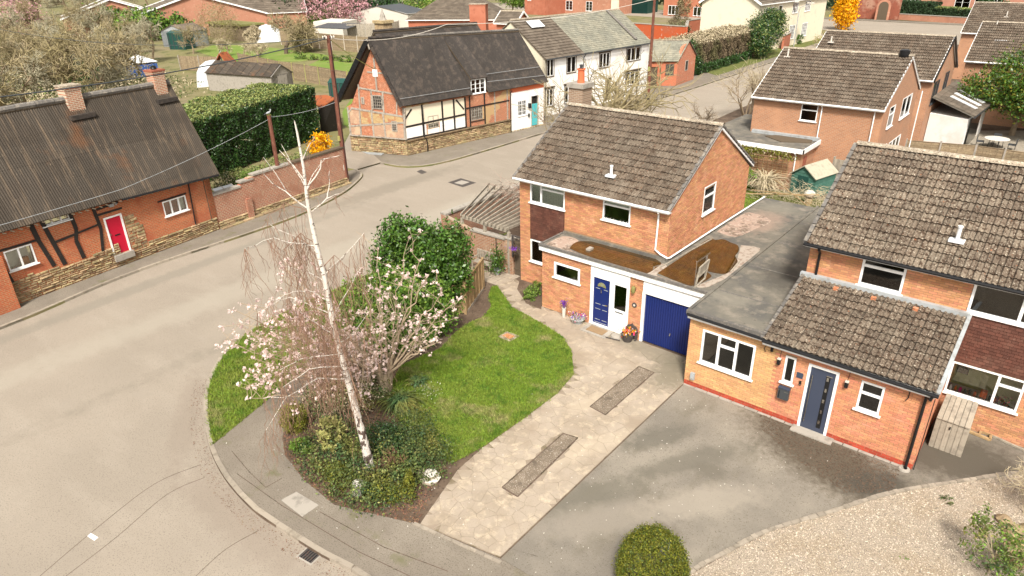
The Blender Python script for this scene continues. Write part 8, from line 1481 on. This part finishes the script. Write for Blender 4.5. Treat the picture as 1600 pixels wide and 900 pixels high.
# lawn slab, bed ornaments
c = (-4.13,-4.33); sl = thing('lawn_slab', 'square pinkish stone slab lying in the lawn', 'slab', (*c,0)); MB().poly([(-4.43,-4.63),(-4.42,-4.11),(-3.80,-4.08),(-3.82,-4.64)], .02, .065, 'feltp').build('slab', sl); MB().poly([(-4.33,-4.48),(-4.30,-4.21),(-3.93,-4.23),(-3.96,-4.50)], .065, .075, 'terracotta').build('tile', sl)
c = Vector((*(-0.76,-11.81),0)); t = thing('ornament_stones', 'stack of flat cream ornamental stones at the bed corner', 'stones', tuple(c))
for i, (dx,dy,z,r,s_) in enumerate(((.0,0,.03,.30,.06),(.05,.02,.09,.27,.05),(-.03,.04,.14,.24,.05),(0,.05,.19,.19,.06),(-.32,.0,.03,.16,.12))):
    k = 9; prof = [(0,0),(r*.9,0.01),(r,s_*.5),(r*.8,s_),(0,s_*1.1)]; MB().lathe((c.x+dx,c.y+dy,z),prof,'potw' if i % 2 else 'flag',k).build('stone', t)
c = Vector((*(-1.94,-13.37),0)); t = thing('white_rock', 'single white rock peeping out of the groundcover', 'rock', tuple(c)); MB().lathe((c.x,c.y,.22),[(0,0),(.17,.02),(.19,.08),(.10,.17),(0,.19)],'potw',6).build('rock', t); MB().lathe((c.x,c.y,0),[(.2,0),(.17,.24)],'concrete',7).build('base', t)
sy_ = Vector((*(6.14,-11.26), 1.66)); t = thing('solar_light', 'small grey square solar lamp sitting on the yew ball', 'solar lamp', tuple(sy_)); MB().box((sy_.x-.07,sy_.y-.07,sy_.z-.25),(sy_.x+.07,sy_.y+.07,sy_.z+.02),'lead').build('body', t); MB().box((sy_.x-.08,sy_.y-.08,sy_.z+.02),(sy_.x+.08,sy_.y+.08,sy_.z+.04),'darkgrey').build('panel', t)
pot('stone_urn', 'weathered stone pot at the right edge of the gravel', (12.19,-5.14), .3, .45, 'stone', None, 200, 'lime', .08, 1.6, .3)
t = thing('stone_pile', 'rough tan stones heaped at the right edge of the gravel', 'stones', (*(12.14,-4.04),0)); rg = random.Random(3)
for i in range(9): p = (12.14,-4.04); MB().lathe((p[0]+rg.uniform(-.35,.5),p[1]+rg.uniform(-.4,.4),.0),[(0,0),(.16,.02),(.19,.1),(.08,.2),(0,.21)],'stone',7).build('stone', t)
# patio table and chairs
tc = Vector((6.15,38.4,0)); t = thing('patio_table', 'round pale garden table on the patio at the right', 'table', tuple(tc)); MB().lathe((tc.x,tc.y,.70),[(0,0),(.78,0),(.8,.02),(.78,.04),(0,.04)],'potw',20).build('tabletop', t)
for a in range(4): MB().tube([(tc.x+.5*math.cos(a*1.57+.4),tc.y+.5*math.sin(a*1.57+.4),0),(tc.x+.4*math.cos(a*1.57+.4),tc.y+.4*math.sin(a*1.57+.4),.7)],.02,'black',6).build('leg', t)
def chair(p, rz, lab):
    t = thing('garden_chair', lab, 'chair', (p[0],p[1],0), 'chairs around the patio table'); Mx = Matrix.Translation((p[0],p[1],0)) @ Matrix.Rotation(rz,4,'Z'); MB().box((-.24,-.24,.42),(.24,.24,.47),'darkgrey',Mx).build('seat', t); MB().box((-.24,.2,.47),(.24,.25,.85),'darkgrey',Mx).build('backrest', t)
    for x in (-.22,.2):
        for y in (-.22,.2): MB().box((x,y,0),(x+.02,y+.02,.42),'black',Mx).build('leg', t)
chair((tc.x-.95,tc.y-.2), 1.7, 'dark patio chair left of the round table'); chair((tc.x+1.0,tc.y-.1), -1.6, 'dark patio chair right of the round table'); chair((tc.x-.1,tc.y+.95), 0, 'dark patio chair behind the round table')
MB().poly([(3.55,35.59),(4.02,43.53),(7.18,45.77),(9.71,34.77),(8.33,34.52)], 0, .05, 'woodg').build('patio_deck', kind='structure')
# back garden things
tr_ = thing('trellis', 'tan lattice trellis on the wall of the flat-roofed garage', 'trellis', (-4.6,19.5,0)); TRF = frame((-7.2,19.82,0),(1,0))
for i in range(13): MB().box((0,.0,.5+i*.13),(4.9,.02,.53+i*.13),'woodn',TRF).build('lath', tr_)
for i in range(17): MB().box((i*.3,.02,.4),(i*.3+.025,.04,2.2),'woodn',TRF).build('upright', tr_)
t = thing('round_pot', 'round pink and white pot beside the brushwood pile', 'pot', (-.35,18.1,0)); MB().lathe((-.35,18.1,.35),[(0,0),(.2,.02),(.3,.15),(.3,.26),(.2,.38),(0,.42)],'feltp',12).build('lower', t); MB().lathe((-.35,18.1,.6),[(.31,0),(.28,.1),(.16,.2),(0,.22)],'potw',12).build('upper', t); MB().lathe((-.35,18.1,0),[(.2,0),(.2,.36)],'woodn',8).build('stand', t)
t = thing('bird_box', 'small pink tag hanging on the board fence by the shed', 'bird box', (.5,21.6,1.2)); MB().box((.45,21.5,1.15),(.62,21.6,1.4),'feltp').build('box', t); MB().box((.43,21.46,1.4),(.64,21.62,1.43),'woodg').build('roof', t)
# gardens beyond the wall
t = thing('cold_frame', 'domed glass cold frame behind the wall beside the cottage gable', 'cold frame', (-25.9,-3.6,0)); mb = MB(); c = Vector((-25.9,-3.6,0)); V = []
for y in (-.6,.6):
    for k in range(7): a = math.pi*k/6; V.append((c.x+.65*math.cos(a), c.y+y, 1.0+.75*math.sin(a)))
mb.add(V, [(k,k+1,8+k,7+k) for k in range(6)], 'glass'); mb.build('glazing', t); mb = MB()
for y in (-.6,0,.6): mb.tube([(c.x+.66*math.cos(math.pi*k/6), c.y+y, 1.0+.76*math.sin(math.pi*k/6)) for k in range(7)], .02, 'potw', 5)
mb.build('hoops', t); MB().box((c.x-.65,c.y-.6,0),(c.x+.65,c.y+.6,1.0),'woodg').build('base', t)
t = thing('polytunnel', 'white plastic polytunnel left of the brown-roofed workshop', 'polytunnel', (*(-66.58,18.77),0)); a, b = Vector((*(-70.24,17.85),0)), Vector((*(-68.18,21.88),0)); d = (b-a).normalized(); n = Vector((-d.y,d.x,0)); V = []
for q in (a, a+n*7):
    for k in range(9): an = math.pi*k/8; V.append(q.lerp(q+d*(b-a).length, .5-.5*math.cos(an))+Vector((0,0,2.2*math.sin(an))))
MB().add(V, [(k,k+1,10+k,9+k) for k in range(8)], 'tarp').build('cover', t, smooth=True); MB().add(V[:9]+[a.lerp(b,.5)], [(k+1,k,9) for k in range(8)], 'tarp').build('end', t)
t = thing('gazebo', 'white-topped gazebo with blue sides among the bare trees', 'gazebo', (*(-83.53,17.46),0)); c = Vector((*(-83.53,17.46),0)); V = [c+Vector(v) for v in ((-1.7,-1.7,2.0),(1.7,-1.7,2.0),(1.7,1.7,2.0),(-1.7,1.7,2.0),(0,0,2.9))]; MB().add(V,[(0,1,4),(1,2,4),(2,3,4),(3,0,4)],'tarp').build('canopy', t); MB().box((c.x-1.6,c.y-1.6,0),(c.x+1.6,c.y+1.6,1.8),'bluet').build('sides', t)
def bin_(name, label, p, w_, d_, h, rz, n=5):
    t = thing(name, label, 'bin', (*p,0)); Mx = Matrix.Translation((*p,0)) @ Matrix.Rotation(rz,4,'Z'); MB().box((-w_/2,-d_/2,0),(w_/2,d_/2,h),'greenbin',Mx).build('body', t)
    MB().add([(-w_/2-.05,-d_/2-.05,h),(w_/2+.05,-d_/2-.05,h),(w_/2+.05,d_/2+.05,h),(-w_/2-.05,d_/2+.05,h),(-w_/2,-.2,h+.35),(w_/2,-.2,h+.35),(w_/2,.2,h+.35),(-w_/2,.2,h+.35)],BOXF,'greenbin',Mx).build('lid', t)
    for i in range(n): x = -w_/2+w_*(i+.3)/n; MB().box((x,-d_/2-.06,.1),(x+.1,-d_/2,h),'darkgrey',Mx).build('rib', t)
bin_('oil_tank', 'ribbed dark green storage tank behind the timber gable', (-50.60,23.92), 2.6, 1.6, 1.6, .5); bin_('compost_bin', 'dark green compost bin with pale panel by the grey shed', (-110.95,36.72), 3.2, 2.6, 2.6, .4, 4)
t = thing('rusty_shelter', 'collapsed rusty metal shelter beside the polytunnel', 'shelter', (*(-78.02,26.09),0)); c = Vector((*(-78.02,26.09),0)); MB().slab(c+Vector((-2,-1,0)),c+Vector((0,-2.5,0)),c+Vector((.6,-1,2.6)),c+Vector((-1,.6,2.6)),.1,'rust').build('sheet', t); MB().slab(c+Vector((.8,-1.0,2.6)),c+Vector((2.6,-.3,0)),c+Vector((1.4,2,0)),c+Vector((-.6,.8,2.6)),.1,'rust').build('sheet', t); MB().beam(c+Vector((-1.5,-2,0)),c+Vector((.6,-.6,2.9)),.15,.15,'woodg').build('prop', t); MB().beam(c+Vector((1.9,-1.4,0)),c+Vector((.2,-.6,2.9)),.12,.12,'black').build('prop', t)
t = thing('metal_sheet', 'pale blue-grey flat sheet lying on the ground by the timber gable', 'metal sheet', (*(-29.72,10.63),0)); MB().poly([(-31.83,10.50),(-31.93,11.15),(-29.27,11.18),(-28.93,10.52),(-30.05,10.16)], .012, .05, 'lead').build('sheet', t)
t = thing('drain_cover', 'small iron stopcock cover near the lane mouth', 'drain cover', (*(-23.80,9.50),-.1)); MB().poly([(-23.94,9.40),(-24.04,9.91),(-23.25,9.71),(-23.20,9.18)], -.1, -.09, 'iron').build('cover', t)
t = thing('log_store', 'moss-topped log store beside the far evergreen', 'log store', (*(-118.18,50.96),0)); c = Vector((*(-118.18,50.96),0)); MB().box((c.x-6,c.y-2,0),(c.x+6,c.y+2,2.6),'bark').build('body', t); MB().box((c.x-6.5,c.y-2.4,2.6),(c.x+6.5,c.y+2.4,2.9),'straw').build('roof', t)
t = thing('plastic_sheet', 'crumpled white sheet under the apple tree', 'sheet', (*(-108.41,51.65),0)); c = Vector((*(-108.41,51.65),0)); MB().lathe((c.x,c.y,0),[(3.4,0),(2.8,1.4),(1.2,2.6),(0,2.9)],'tarp',7).build('sheet', t)
# fallen brown squirrel-like husk: brown wind vane bird on the birch side
